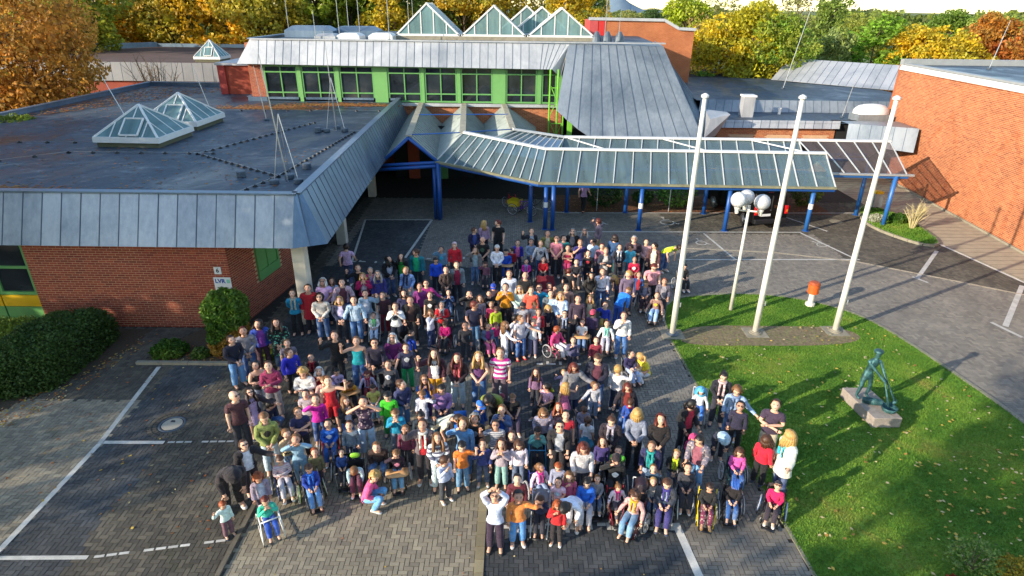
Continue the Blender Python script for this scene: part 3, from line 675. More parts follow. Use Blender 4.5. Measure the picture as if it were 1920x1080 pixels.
# skylights on the wing
def pyramid(x, y, w, d, h, z, label, group, ang=0, base=.28, open_light=True):
    base = .22 if ang else base
    t = empty('pyramid_skylight', (x, y, z), ang, label, 'skylight', group)
    g = MB(); g.box((0, 0, base / 2), (w * .96, d * .96, base)); g.build('upstand', plain('upstand', hexc('5b5a45'), .9), t)
    g = MB(); g.box((0, 0, base + .09), (w * 1.03, d * 1.03, .20)); g.build('sill', M['white_metal'], t)
    z0 = base + .19; A = Vector((0, 0, z0 + h)); cs = [Vector((sx * w / 2, sy * d / 2, z0)) for sx, sy in ((-1, -1), (1, -1), (1, 1), (-1, 1))]
    fr = MB()
    for c in cs: fr.bar(c, A, .09, .09)
    for a, b in zip(cs, cs[1:] + cs[:1]):
        fr.bar(a, b, .08, .08)
        for k in (1, 2, 3):
            p = a.lerp(b, k / 4); q = A.lerp(a if k < 2 else b, (abs(k - 2) / 2)) if k != 2 else A
            if k == 2: q = A
            else: q = A.lerp(a if k == 1 else b, .5)
            fr.bar(p, q, .045, .05)
        for k in range(4):
            g = MB(); p, q = a.lerp(b, k / 4), a.lerp(b, (k + 1) / 4)
            pts = {0: [p, q, A.lerp(a, .5)], 1: [p, q, A, A.lerp(a, .5)], 2: [p, q, A.lerp(b, .5), A], 3: [p, q, A.lerp(b, .5)]}[k]
            cc = sum(pts, Vector()) / len(pts); g.poly([v + (cc - v) * .02 for v in pts]); g.build('pane', M['sky_glass'], t)
    if open_light:   # opening light standing proud of the front slope
        a, b = cs[0], cs[1]; m0 = a.lerp(b, .40); m1 = a.lerp(b, .68); n_ = Vector((0, -h, d / 2)).normalized() * .07
        q0, q1 = m0.lerp(A, .55), m1.lerp(A, .55); q0 = Vector((m0.x, q0.y, q0.z)); q1 = Vector((m1.x, q1.y, q1.z)); m0 = Vector((m0.x, m0.lerp(A, .06).y, m0.lerp(A, .06).z)); m1 = Vector((m1.x, m0.y, m0.z))
        for p, q in ((m0, m1), (m1, q1), (q1, q0), (q0, m0)): fr.bar(p + n_, q + n_, .06, .07)
        g = MB(); g.poly([m0 + n_, m1 + n_, q1 + n_, q0 + n_]); g.build('opening_light', M['sky_glass'], t)
    fr.build('frame', M['white_metal'], t)
    return t
pyramid(-16.75, 28.0, 2.85, 2.9, 1.2, ZR, 'nearer and larger glass pyramid skylight on the dark flat roof', 'pyramid skylights', -.03)
pyramid(-17.0, 32.0, 2.85, 2.9, 1.2, ZR, 'second glass pyramid skylight close behind the nearer one', 'pyramid skylights', -.03)
pyramid(-29.6, 63.5, 2.5, 2.4, 1.5, 4.9, 'small pale glass pyramid skylight on the far roof at the left', 'pyramid skylights', 0)
# lightning rods and conductor lines
def rod(x, y, z, h, label, tri=True, lean=(0, 0)):
    t = empty('lightning_rod', (x, y, z), 0, label, 'lightning rod', 'lightning rods on the roofs')
    g = MB(); g.tube([(0, 0, 0), (lean[0] * .5, lean[1] * .5, h * .5), (lean[0], lean[1], h)], [.028, .02, .012], 6); g.build('mast', M['steel'], t)
    if tri:
        for k in range(3):
            a = R(100 + 120 * k); p = (math.cos(a) * h * .11, math.sin(a) * h * .11, .06)
            g = MB(); g.tube([p, (0, 0, h * .55)], .014, 5); g.build('brace', M['steel'], t)
            g = MB(); g.lathe((p[0], p[1], 0), [(.14, 0), (.17, .02), (.17, .14), (.13, .16)], 12); g.build('foot_weight', M['seam'], t)
    else:
        g = MB(); g.lathe((0, 0, 0), [(.12, 0), (.14, .08), (.04, .1)], 10); g.build('foot_weight', M['seam'], t)
    return t
rod(-8.05, 21.3, ZR, 4.3, 'tall lightning rod with three concrete feet near the front roof corner', lean=(-.35, 0))
rod(-8.9, 31.0, ZR, 4.6, 'lightning rod with braces in front of the second green window', lean=(-.1, 0))
rod(-18.6, 30.2, ZR, 2.6, 'thin leaning rod just left of the nearer pyramid', False, (-.9, 0))
rod(-17.0, 35.2, ZR, 2.6, 'thin leaning rod behind the tip of the nearer pyramid', False, (-.6, 0))
rod(-14.9, 38.5, ZR, 2.3, 'thin rod behind the second pyramid near the rear parapet', False, (-.3, 0))
rod(-13.4, 33.7, ZR, 2.8, 'thin rod just right of the second pyramid', False, (-.25, 0))
g = MB(); hold = []
def conductor(pts, step, zz=ZR):
    for a, b in zip(pts[:-1], pts[1:]):
        g.bar((a[0], a[1], zz + .07), (b[0], b[1], zz + .07), .012)
        k = max(1, int(math.dist(a, b) / step))
        for i in range(k + 1): hold.append((*lerp(a, b, i / k), zz))
conductor([(-27, 27.2), (-18.4, 27.4)], 1.1); conductor([(-22, 22.2), (-18.6, 25.4), (-12.6, 25.5)], 1.0)
conductor([(-13.2, 25.4), (-8.6, 21.9)], .42); conductor([(-8.6, 21.9), (-9.3, 19.3)], .42); conductor([(-13.2, 25.4), (-10.6, 33.0)], .42)
conductor([(-8.6, 21.9), (-7.9, 30.5)], .42); conductor([(-20, 36.5), (-8, 37.2)], 1.3); conductor([(-9.5, 30.8), (-7.6, 30.8)], 1)
hm = MB(); hm.lathe((0, 0, 0), [(.09, 0), (.08, .05), (.03, .08)], 8); hmesh = hm.mesh('holder'); hmesh.materials.append(M['black_plastic'])
g.build('conductor_line', M['steel'], wing)
for (x, y, z) in hold:
    o = bpy.data.objects.new('conductor_holder', hmesh); C.objects.link(o); o.parent = wing; o.location = (x, y, z)
for (x, y, lb) in ((-9.95, 21.9, 'round concrete block left of the front lightning rod'), (-7.95, 23.2, 'round concrete block right of the front lightning rod'), (-9.7, 30.6, 'round concrete block beside the second braced rod')):
    g = MB(); g.lathe((0, 0, 0), [(.15, 0), (.17, .02), (.17, .10), (.15, .11), (.165, .12), (.165, .2), (.14, .22)], 14); o = g.build('ballast_block', M['seam']); o.location = (x, y, ZR); tag(o, lb, 'ballast block', 'ballast blocks on the flat roof')
scatter_leaves('fallen_leaves', [((-14.6, 37.6, 1.5, .7), 1700, ZR + .01, .09), ((-10.5, 39.2, 1.6, .5), 1300, ZR + .01, .09), ([(-27.3, 33), (-26.9, 33), (-20, 47), (-20.4, 47.5), (-27.3, 47.5)], 1500, ZR + .01, .08), ((-17.2, 19.25, .95, .5), 1500, ZR + .01, .07), ((-14.6, 19.3, 1.6, .5), 300, ZR + .01, .05), ([(-27, 19.3), (-8, 19.3), (-8, 27), (-27, 40)], 1100, ZR + .01, .05)], [LEAFC[1], LEAFC[2], LEAFC[4], LEAFC[2]], 'rust brown leaves drifted along the flat roof edges')
scatter_leaves('moss', [((-17.4, 19.3, .6, .25), 450, ZR + .02, .05)], [plain('moss', hexc('5a6a2a'), .95)], 'green moss patch at the front roof edge')

# ---------------- two storey main block
main = empty('school_main_block', (0, 0, 0), 0, 'two storey block with green window band and pale zinc eaves in the centre', 'building')
def X41(px): return -16.8 + (px - 480) * .03472
g = MB(); g.box2((-17.0, 41.1, 0), (3.2, 58, 7.9)); g.build('core', M['brick_far'], main)
g = MB(); g.poly([(-16.5, 41.1, 8.0), (9.4, 41.1, 7.94), (10.4, 55.8, 7.94), (-16.5, 60, 8.0)]); g.build('roof_deck', M['felt'], main)
lw = empty('lower_wall'); lw.parent = main
brick_wall(lw, (-8.4, 41.0, 1.2), (1, 0, 0), 11.5, 3.0, (0, -1, 0), M['brick_right'], top_parts=False)
bl = empty('end_wall'); bl.parent = main
brick_wall(bl, (-16.9, 41.0, 4.4), (1, 0, 0), 1.0, 2.3, (0, -1, 0), M['brick_left'], top_parts=False)
g = MB(); g.box2((-16.9, 40.75, 4.20), (3.1, 41.1, 4.38)); g.build('sill', M['zinc_light'], main)
BAYS = [(503, 565, 1), (572, 635, 1), (642, 705, 1), (730, 792, 1), (798, 858, 1), (865, 924, 1), (948, 1006, 1), (1014, 1042, 0)]
for a, b, dbl in BAYS:
    xa, xb = X41(a), X41(b); bars = [(xa + xb) / 2] if dbl else []
    frame_window(main, xa, xb, 4.42, 6.62, 40.98, bars, M['green_frame'], depth=.12, w=.10, trans=(4.95, 6.2))
for a, b in ((565, 572), (635, 642), (705, 730), (792, 798), (858, 865), (924, 948), (1006, 1014), (1042, 1052)):
    xa, xb = X41(a) + .01, X41(b) - .01; g = MB(); g.box2((xa, 40.88, 4.40), (xb, 41.05, 6.66)); g.build('mullion_panel', M['green_panel'], main)
panels(main, (-16.5, 40.95, 8.12), (1.4, 40.95, 8.03), (-16.5, 40.2, 6.72), (1.4, 40.2, 6.6), 35, M['zinc_light'])
panels(main, (-16.55, 40.95, 8.12), (-16.5, 40.95, 8.12), (-17.3, 40.2, 6.72), (-16.5, 40.2, 6.72), 1, M['zinc_light'])
panels(main, (1.4, 40.95, 8.03), (3.2, 40.95, 8.02), (1.4, 40.2, 6.6), (2.35, 40.2, 6.6), 5, M['zinc_light'])
panels(main, (3.2, 40.95, 8.02), (3.4, 40.9, 8.02), (2.35, 40.2, 6.6), (2.9, 40.45, 6.1), 1, M['zinc_light'])
panels(main, (-16.55, 52, 8.12), (-16.55, 40.95, 8.12), (-17.3, 52, 6.72), (-17.3, 40.2, 6.72), 16, M['zinc_light'])
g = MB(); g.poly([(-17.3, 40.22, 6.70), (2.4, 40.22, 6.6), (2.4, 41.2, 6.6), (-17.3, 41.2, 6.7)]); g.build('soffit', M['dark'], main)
coping(main, [(-16.5, 41.0), (3.3, 41.0), (9.4, 41.0)], .28, .08, 8.13, M['zinc_light'])
coping(main, [(-16.6, 41.0), (-16.6, 52)], .28, .08, 8.15, M['zinc_blue_shade'])
# the big sloping roof to the right of the windows
A0, B0 = (3.35, 40.95, 8.05), (9.3, 40.95, 7.95); A1, B1 = (2.85, 38.75, 4.25), (11.6, 38.0, 3.05)
BL0, BL1 = Vector((2.35, 37.85, 2.9)), Vector((11.65, 37.8, 2.85)); sg = MB()
for i in range(12):
    q = []
    for t in (i / 12, (i + 1) / 12):
        a = Vector(A0).lerp(Vector(B0), t); b = BL0.lerp(BL1, t); b = a.lerp(b, min(1, .72 + .28 * t / .24)); q.append((a, b))
    panels(main, q[0][0], q[1][0], q[0][1], q[1][1], 1, M['zinc'], th=.03)
    if i: sg.bar(q[0][0] + Vector((0, -.02, .012)), q[0][1] + Vector((0, -.02, .012)), .022, .022)
sg.build('seams', M['seam'], main)
panels(main, (10.2, 48, 7.95), B0, (14.6, 48, 3.0), (11.65, 37.85, 2.9), 16, M['zinc_blue_shade'], th=.03)
g = MB(); g.grid([[(11.7, 37.9, 2.9), (12.6, 38.6, 2.9), (12.9, 39.8, 2.9), (11.9, 39.8, 2.9)], [(12.0, 38.2, 4.0), (13.3, 38.5, 4.25), (13.5, 39.8, 4.2), (12.2, 40.2, 4.3)]]); g.build('roof_hopper', M['zinc_light'], main)
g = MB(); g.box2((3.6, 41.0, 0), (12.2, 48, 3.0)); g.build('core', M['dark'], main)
# green steel lattice and posts beside the lower wall
g = MB()
for x in (2.25, 2.75, 3.15): g.tube([(x, 40.2, .4), (x, 40.2, 6.6)], .055, 6)
for z in (2.2, 3.3, 4.4, 5.5): g.bar((2.25, 40.2, z), (3.2, 40.2, z), .05); 
for z in (1.6, 3.8): g.bar((2.3, 40.2, z), (3.1, 40.2, z + 1.7), .05); g.bar((3.1, 40.2, z + .1), (2.3, 40.2, z + 1.8), .05)
g.box2((3.35, 38.9, .2), (3.65, 39.2, 4.0)); g.tube([(11.3, 38.6, .2), (11.3, 38.6, 3.2)], .09, 8)
g.build('green_lattice', plain('green_steel', hexc('74b83c'), .45), main)
g = MB(); g.box2((1.0, 40.4, 2.3), (2.2, 40.95, 2.42)); g.build('door_canopy', M['zinc_light'], main)
# glazed gables on the main roof
def roof_gable(x, y, w, h, L, z, label, n=5, group='glazed roof lanterns'):
    t = empty('roof_lantern', (x, y, z), 0, label, 'skylight', group)
    g = MB(); g.box((0, L / 2, .12), (w + .2, L + .3, .24)); g.build('base', M['concrete'], t)
    g = MB(); z0 = .30; A = (0, 0, z0 + h); A2 = (0, L, z0 + h)
    for yy in (0, L):
        for s in (-1, 1): g.bar((s * w / 2, yy, z0), (0, yy, z0 + h), .12, .10)
        g.bar((-w / 2, yy, z0), (w / 2, yy, z0), .12, .14)
        for k in range(1, n):
            xx = -w / 2 + w * k / n; hh = h * (1 - abs(xx) / (w / 2)); g.bar((xx, yy, z0), (xx, yy, z0 + hh), .07, .07)
    g.bar(A, A2, .12, .12)
    for s in (-1, 1):
        g.bar((s * w / 2, 0, z0), (s * w / 2, L, z0), .1, .1)
        for k in range(1, 6): yy = L * k / 6; g.bar((s * w / 2, yy, z0), (0, yy, z0 + h), .06, .06)
    g.build('frame', M['white_metal'], t)
    for k in range(n):
        xa, xb = -w / 2 + w * k / n, -w / 2 + w * (k + 1) / n; f = lambda q: h * (1 - abs(q) / (w / 2))
        for yy in (0.0,):
            q = MB(); pts = [(xa + .02, yy, z0 + .02), (xb - .02, yy, z0 + .02)] + ([(xb - .02, yy, z0 + f(xb))] if f(xb) > .05 else []) + ([(0, yy, z0 + h)] if xa < 0 < xb else []) + ([(xa + .02, yy, z0 + f(xa))] if f(xa) > .05 else [])
            q.poly(pts); q.build('pane', M['sky_glass'], t)
    for s in (-1, 1):
        for k in range(6):
            ya, yb = L * k / 6 + .03, L * (k + 1) / 6 - .03; q = MB(); q.poly([(s * w / 2, ya, z0), (s * w / 2, yb, z0), (0, yb, z0 + h), (0, ya, z0 + h)]); q.build('pane', M['sky_glass'], t)
    return t
roof_gable(-5.95, 45.0, 4.3, 1.95, 3.2, 8.0, 'leftmost glazed roof lantern on the main block')
roof_gable(-1.45, 45.0, 4.3, 1.85, 3.2, 8.0, 'middle glazed roof lantern with opening light')
roof_gable(3.15, 45.0, 4.5, 1.75, 1.6, 8.0, 'right glazed roof lantern, nearest of three in line')
roof_gable(1.95, 48.2, 4.5, 1.8, 1.6, 8.0, 'glazed roof lantern directly behind the right one')
roof_gable(.9, 51.2, 4.5, 1.85, 1.6, 8.0, 'glazed roof lantern furthest back of the three in line')
for i, (x, y, w, d, h, m, lb) in enumerate(((-14.3, 46.5, 3.4, 1.6, .75, 'zinc_blue_shade', 'dark blue clad roof box at the left end of the main roof'), (-11.4, 48.0, 3.2, 2.0, .7, 'zinc_blue_shade', 'low blue clad roof box beside the masts'), (-11.0, 44.2, 1.5, 1.8, .40, 'white_metal', 'white domed rooflight left of the masts'), (-8.9, 44.4, 1.6, 1.8, .42, 'white_metal', 'white domed rooflight beside the left lantern'), (-12.5, 44.0, 1.4, 1.6, .35, 'zinc_light', 'flat pale rooflight near the eaves'))):
    g = MB(); g.grid([[(-w / 2, -d / 2, 0), (w / 2, -d / 2, 0), (w / 2, d / 2, 0), (-w / 2, d / 2, 0)], [(-w / 2, -d / 2, h * .6), (w / 2, -d / 2, h * .6), (w / 2, d / 2, h * .6), (-w / 2, d / 2, h * .6)], [(-w * .35, -d * .32, h), (w * .35, -d * .32, h), (w * .35, d * .32, h), (-w * .35, d * .32, h)]])
    o = g.build('roof_box', M[m]); o.location = (x, y, 8.01); tag(o, lb, 'roof box')
def X_at(px, Y): return (px - 960) / 1142 * (Y * .907 + 2.2 * .42) - .0
for i, (px, Y, h, lb) in enumerate(((538, 46, 3.2, 'leftmost mast on the main roof'), (587, 43, 1.8, 'short mast in front of the blue roof box'), (632, 44, 2.8, 'mast between the blue box and white rooflight'), (650, 48, 3.0, 'far mast behind the white rooflight'), (670, 47, 3.3, 'thin mast right of the white rooflight'), (725, 43, 3.4, 'mast beside the second white rooflight'), (762, 52, 3.2, 'mast just left of the left lantern'), (770, 54, 3.0, 'thinner mast behind the left lantern'), (1128, 44, 3.6, 'tall mast right of the lanterns by the red panel'), (1154, 44, 1.9, 'short mast before the brick tower'), (1052, 50, 2.4, 'mast behind the right lantern'))):
    rod(X_at(px, Y), Y, 8.0, h, lb, False)
for i, (px, lb) in enumerate(((1113, 'left roof vent cone by the brick tower'), (1133, 'middle roof vent cone by the brick tower'), (1156, 'right roof vent cone by the brick tower'))):
    g = MB(); g.lathe((0, 0, 0), [(.35, 0), (.3, .3), (.12, .62), (.1, .65)], 12); o = g.build('roof_vent', M['seam']); o.location = (X_at(px, 45) , 45, 8.0); tag(o, lb, 'vent', 'roof vents')
# annex in the gap at the far left end
g = MB(); g.box2((-19.9, 44, 4.4), (-17.4, 50, 6.3)); g.build('annex', M['brick_left'], main)
g = MB(); g.box2((-20.3, 43.9, 4.4), (-19.8, 44.4, 6.35)); g.build('red_column', plain('red_column', hexc('8e2a24'), .6), main)
g = MB(); g.box2((-20.4, 43.8, 6.3), (-17.3, 50, 6.45)); g.build('annex_roof', M['zinc_light'], main)
# ---------------- brick stair tower behind
tower = empty('brick_tower', (0, 0, 0), 0, 'orange brick tower block with red panels rising behind the main roof', 'building')
g = MB(); P2 = [(7.4, 9.15), (12.5, 9.1), (13.8, 8.45), (15.2, 8.4), (15.2, 0), (7.4, 0)]
g.poly([(x, 56, z) for x, z in P2]); g.poly([(15.2, 56, 8.4), (15.2, 56, 0), (15.2, 64, 0), (15.2, 64, 8.4)]); g.poly([(7.4, 56, 9.15), (12.5, 56, 9.1), (12.5, 64, 9.1), (7.4, 64, 9.15)]); g.poly([(12.5, 56, 9.1), (13.8, 56, 8.45), (13.8, 64, 8.45), (12.5, 64, 9.1)])
g.build('walls', tex_brick('brick_tower', hexc('a4572f'), hexc('b0663a'), hexc('b08a66')), tower)
g = MB(); P3 = [(6.2, 9.25), (12.55, 9.2), (13.85, 8.55), (15.3, 8.5)]
for a, b in zip(P3[:-1], P3[1:]): g.bar((a[0], 55.95, a[1]), (b[0], 55.95, b[1]), .25, .22)
g.build('coping', M['zinc_light'], tower)
g = MB(); g.box2((6.3, 55.9, 7.5), (7.0, 60, 9.15)); g.build('red_panel', plain('red_panel_pale', hexc('b84a48'), .5), tower)
g = MB(); g.box2((7.05, 55.92, 7.9), (7.6, 60, 9.12)); g.build('red_panel', M['red_panel'], tower)
# ---------------- low buildings to the right of the big roof
low = empty('low_wing', (0, 0, 0), 0, 'low flat roofed brick wing with zinc parapets behind the glass canopy', 'building')
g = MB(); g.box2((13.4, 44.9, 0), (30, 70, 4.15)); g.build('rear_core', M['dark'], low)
g = MB(); g.poly([(13.0, 44.9, 4.22), (30, 44.9, 4.22), (30, 57, 4.22), (26.5, 60, 4.22), (13.4, 61, 4.22)]); g.build('rear_roof_deck', M['felt'], low)
panels(low, (13.2, 44.75, 4.3), (28, 44.75, 4.3), (13.0, 44.2, 3.55), (28, 44.2, 3.55), 26, M['zinc'])
panels(low, (26.2, 62, 5.9), (36, 52, 5.9), (23.4, 58.5, 4.3), (33.5, 48.5, 4.3), 22, M['zinc_light'])
g = MB(); g.poly([(13.2, 39.8, 3.56), (24.6, 39.8, 3.56), (24.6, 44.6, 3.56), (13.2, 44.6, 3.56)]); g.build('front_roof_deck', M['felt'], low)
panels(low, (13.0, 39.9, 3.7), (20.9, 39.9, 3.7), (12.9, 39.65, 3.25), (20.8, 39.65, 3.25), 14, M['zinc_light'])
lf = empty('front_wall'); lf.parent = low
brick_wall(lf, (13.1, 39.95, .4), (1, 0, 0), 7.6, 2.88, (0, -1, 0), M['brick_right'], holes=[(.95, 2.3, .5, 2.32), (3.35, 4.7, .5, 2.32), (5.75, 7.1, .5, 2.32)], top_parts=False)
for x0 in (14.05, 16.45, 18.85): 
    f = frame_window(low, x0, x0 + 1.35, .9, 2.7, 40.12, [x0 + .68], M['yellow_panel'] if False else plain('ochre_frame', hexc('8a6a1a'), .5), w=.08)
panels(low, (20.9, 38.9, 3.72), (24.4, 37.4, 3.72), (20.8, 38.6, 2.55), (24.2, 37.0, 2.35), 6, M['zinc'])
g = MB(); g.poly([(20.9, 38.9, 3.70), (24.4, 37.4, 3.70), (24.6, 40, 3.70), (20.9, 40, 3.70)]); g.build('side_roof', M['zinc'], low)
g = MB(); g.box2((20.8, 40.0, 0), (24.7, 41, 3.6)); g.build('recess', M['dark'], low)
t = empty('chimney', (0, 0, 0), 0, 'tall zinc clad chimney with cap on the low roof', 'chimney'); t.location = (15.6, 42.2, 3.56)
g = MB(); g.box((0, 0, .65), (.75, .7, 1.3)); g.build('stack', M['zinc_light'], t); g = MB(); g.box((0, 0, 1.35), (.86, .8, .12)); g.build('cap', M['white_metal'], t)
t = empty('roof_hood', (23.4, 41.2, 3.56), 0, 'large white bulging ventilation hood on the low roof near the brick wall', 'ventilation hood')
g = MB(); rings = []
for k in range(9):
    a = math.pi * k / 8; rings.append([(-1.15 * math.cos(a), .75 * math.sin(a) * math.cos(b), .45 + .62 * math.sin(a) ** .6 * math.sin(b)) for b in [math.pi * q / 8 for q in range(9)]])
g.grid(rings, closed=False); g.build('cowl', M['white_metal'], t, smooth=True)
g = MB(); g.box((0, 0, .22), (2.1, 1.3, .45)); g.build('base', M['zinc'], t)
g = MB(); g.lathe((0, 0, 0), [(.1, 0), (.1, .35), (.13, .36), (.13, .45)], 10); o = g.build('vent_pipe', M['white_metal']); o.location = (18.3, 43.3, 3.56); tag(o, 'small white vent pipe on the low roof', 'vent')
rod(21.9, 52.0, 4.25, 7.0, 'very tall dark rod crossing behind the middle flagpole', False, (1.2, 0)); rod(22.0, 42.0, 3.6, 2.6, 'thin rod left of the white ventilation hood', False, (.35, 0))
# ---------------- big brick hall at the right
hall = empty('brick_hall', (0, 0, 0), 0, 'tall windowless orange brick hall with pale coping at the right', 'building')
hw = empty('side_wall'); hw.parent = hall
P0 = Vector((22.98, 17.0, 0)); P1 = Vector((25.0, 41.8, 0)); U = (P1 - P0).normalized(); WL = (P1 - P0).length
def relief(x, z):
    """house shaped brick outlines standing slightly proud of the wall"""
    out = np.zeros_like(x)
    for cx in (WL - 6.9, WL - 12.3, WL - 17.7):
        for (a, b) in (((cx - 1.3, 0), (cx - 1.3, 3.1)), ((cx - 1.3, 3.1), (cx, 4.9)), ((cx, 4.9), (cx + 1.6, 3.1)), ((cx + 1.6, 3.1), (cx + 1.6, 0))):
            d = np.array(b) - np.array(a); L_ = np.hypot(*d); t = np.clip(((x - a[0]) * d[0] + (z - a[1]) * d[1]) / L_ ** 2, 0, 1)
            dd = np.hypot(x - a[0] - t * d[0], z - a[1] - t * d[1]); out[dd < .10] = .014
    return out
def nearvis(cc, d):   # the part of the hall that the picture shows nearest
    return d + np.where((cc[:, 1] < 27.0) | (cc[:, 1] > 35), 100, 0)
brick_wall(hw, P0, U, WL, 6.70, (-U.y, U.x, 0), M['brick_right'], relief=relief, cam_near=nearvis)
panels(hall, (P0.x - .05, P0.y, 6.98), (P1.x - .05, P1.y, 6.98), (P0.x - .12, P0.y, 6.70), (P1.x - .12, P1.y, 6.70), 30, M['white_metal'], 'coping', seam=False)
g = MB(); g.poly([(P0.x - .05, 17, 6.97), (60, 17, 6.97), (60, 41.8, 6.97), (P1.x - .05, 41.8, 6.97)]); g.build('roof_deck', M['felt'], hall)
g = MB(); g.box2((25.02, 41.8, 0), (50, 42.1, 6.95)); g.build('rear_wall', M['brick_right'], hall)
g = MB(); g.bar((P0.x + .3, P0.y, 7.03), (P1.x + .3, P1.y, 7.03), .4, .1); g.bar((25, 41.9, 7.15), (50, 41.9, 7.15), .35, .35); g.build('parapet', M['grey_metal'], hall)
g = MB(); g.box2((35, 36, 7), (40, 40, 8.2)); g.build('plant_room', M['zinc_light'], hall)
g = MB(); g.bar((22.9, 17, .04), (24.92, 41.8, .04), .08, .1); g.build('plinth', M['concrete'], hall)
rod(28.6, 39.0, 7.0, 2.7, 'thin mast standing on the roof of the orange brick hall', False, (.35, 0))
# ---------------- far left wing
farw = empty('far_wing', (0, 0, 0), 0, 'far low wing with zinc band and leaf strewn flat roof at the left', 'building')
panels(farw, (-58, 60.5, 5.0), (-25.5, 60.5, 5.0), (-58, 60.3, 3.35), (-25.5, 60.3, 3.35), 34, zinc('zinc_sheet_shaded', hexc('5a5c60'), hexc('7a7a7c'), .6, .1))  # tree shade on this band is put into the darker zinc colour
g = MB(); g.poly([(-50, 60.6, 4.9), (-25, 60.6, 4.9), (-25, 84, 4.9), (-46, 84, 4.9), (-52, 72, 4.9)]); g.build('roof_deck', plain('leafy_roof', hexc('54403a'), .9, var=.3, scale=.5), farw)
g = MB(); g.bar((-60, 70, 5.1), (-46, 84, 5.1), .4, .7); g.bar((-46, 84, 5.05), (-25, 84, 5.05), .4, .5); g.build('parapet', M['zinc_blue_shade'], farw)
g = MB(); g.box2((-58, 60.6, 0), (-25, 62, 3.3)); g.build('wall', M['brick_left'], farw)

# ---------------------------------------------------------------- wheelchairs, buggies, chairs
def painted():
    m, nt, b, L = nodes('painted_tube'); oi = nt.nodes.new('ShaderNodeObjectInfo'); L(oi.outputs['Color'], b.inputs['Base Color'])
    b.inputs['Roughness'].default_value = .35; return m
M['painted'] = painted()
_vm = {}
def vmesh(key, fn, smooth=True):
    if key not in _vm:
        g = MB(); fn(g); me = g.mesh(key, smooth); me.materials.append(M['painted']); _vm[key] = me
    return _vm[key]
BLK = (.012, .012, .014, 1); SIL = (.55, .56, .58, 1)
def vpart(name, me, par, col, loc=(0, 0, 0), mat=None):
    o = bpy.data.objects.new(name, me); C.objects.link(o); o.parent = par; o.color = col; o.location = loc
    if mat is not None: o.material_slots[0].link = 'OBJECT'; o.material_slots[0].material = mat
    return o
def wc_frame(g):
    for s in (-1, 1):
        x = s * .235
        g.tube([(x, .28, .93), (x, .24, .86), (x, .20, .50), (x, .20, .30)], .014, 6)
        g.tube([(x, .20, .47), (x, -.24, .49), (x * .95, -.33, .42), (x * .85, -.44, .14)], .014, 6)
        g.tube([(x, .20, .28), (x, -.22, .28), (x, -.27, .40)], .012, 6)
        g.tube([(x, -.22, .28), (x, -.24, .14)], .012, 6)
        g.tube([(x, .18, .70), (x, -.02, .70), (x, -.10, .66), (x, -.12, .49)], .011, 6)
    g.tube([(-.235, .16, .28), (.235, -.1, .47)], .011, 6); g.tube([(.235, .16, .28), (-.235, -.1, .47)], .011, 6)
    g.tube([(-.235, .23, .84), (.235, .23, .84)], .010, 6)
def wc_wheel(g):
    g.torus((0, 0, 0), .262, .012, 'X', 28, 5)
    for k in range(14):
        a = 2 * math.pi * k / 14; g.tube([(0.012 * (1 if k % 2 else -1), 0, 0), (0, math.cos(a + .3) * .262, math.sin(a + .3) * .262)], .0022, 3, cap=False)
    g.tube([(-.03, 0, 0), (.03, 0, 0)], .025, 8)
def wc_tyre(g): g.torus((0, 0, 0), .283, .015, 'X', 28, 6)
def wc_rim(g): g.torus((0, 0, 0), .250, .011, 'X', 28, 5)
def wc_guard(g): g.lathe((0, 0, 0), [(.02, .012), (.255, .0), (.255, -.004), (.02, .004)], 24)
def wc_caster(g): g.torus((0, 0, 0), .052, .016, 'X', 12, 6); g.tube([(-.012, 0, 0), (.012, 0, 0)], .018, 6)
def wc_fork(g):
    for s in (-1, 1): g.bar((s * .022, 0, 0), (s * .022, -.02, .1), .008)
    g.bar((0, -.02, .095), (0, -.02, .15), .02)
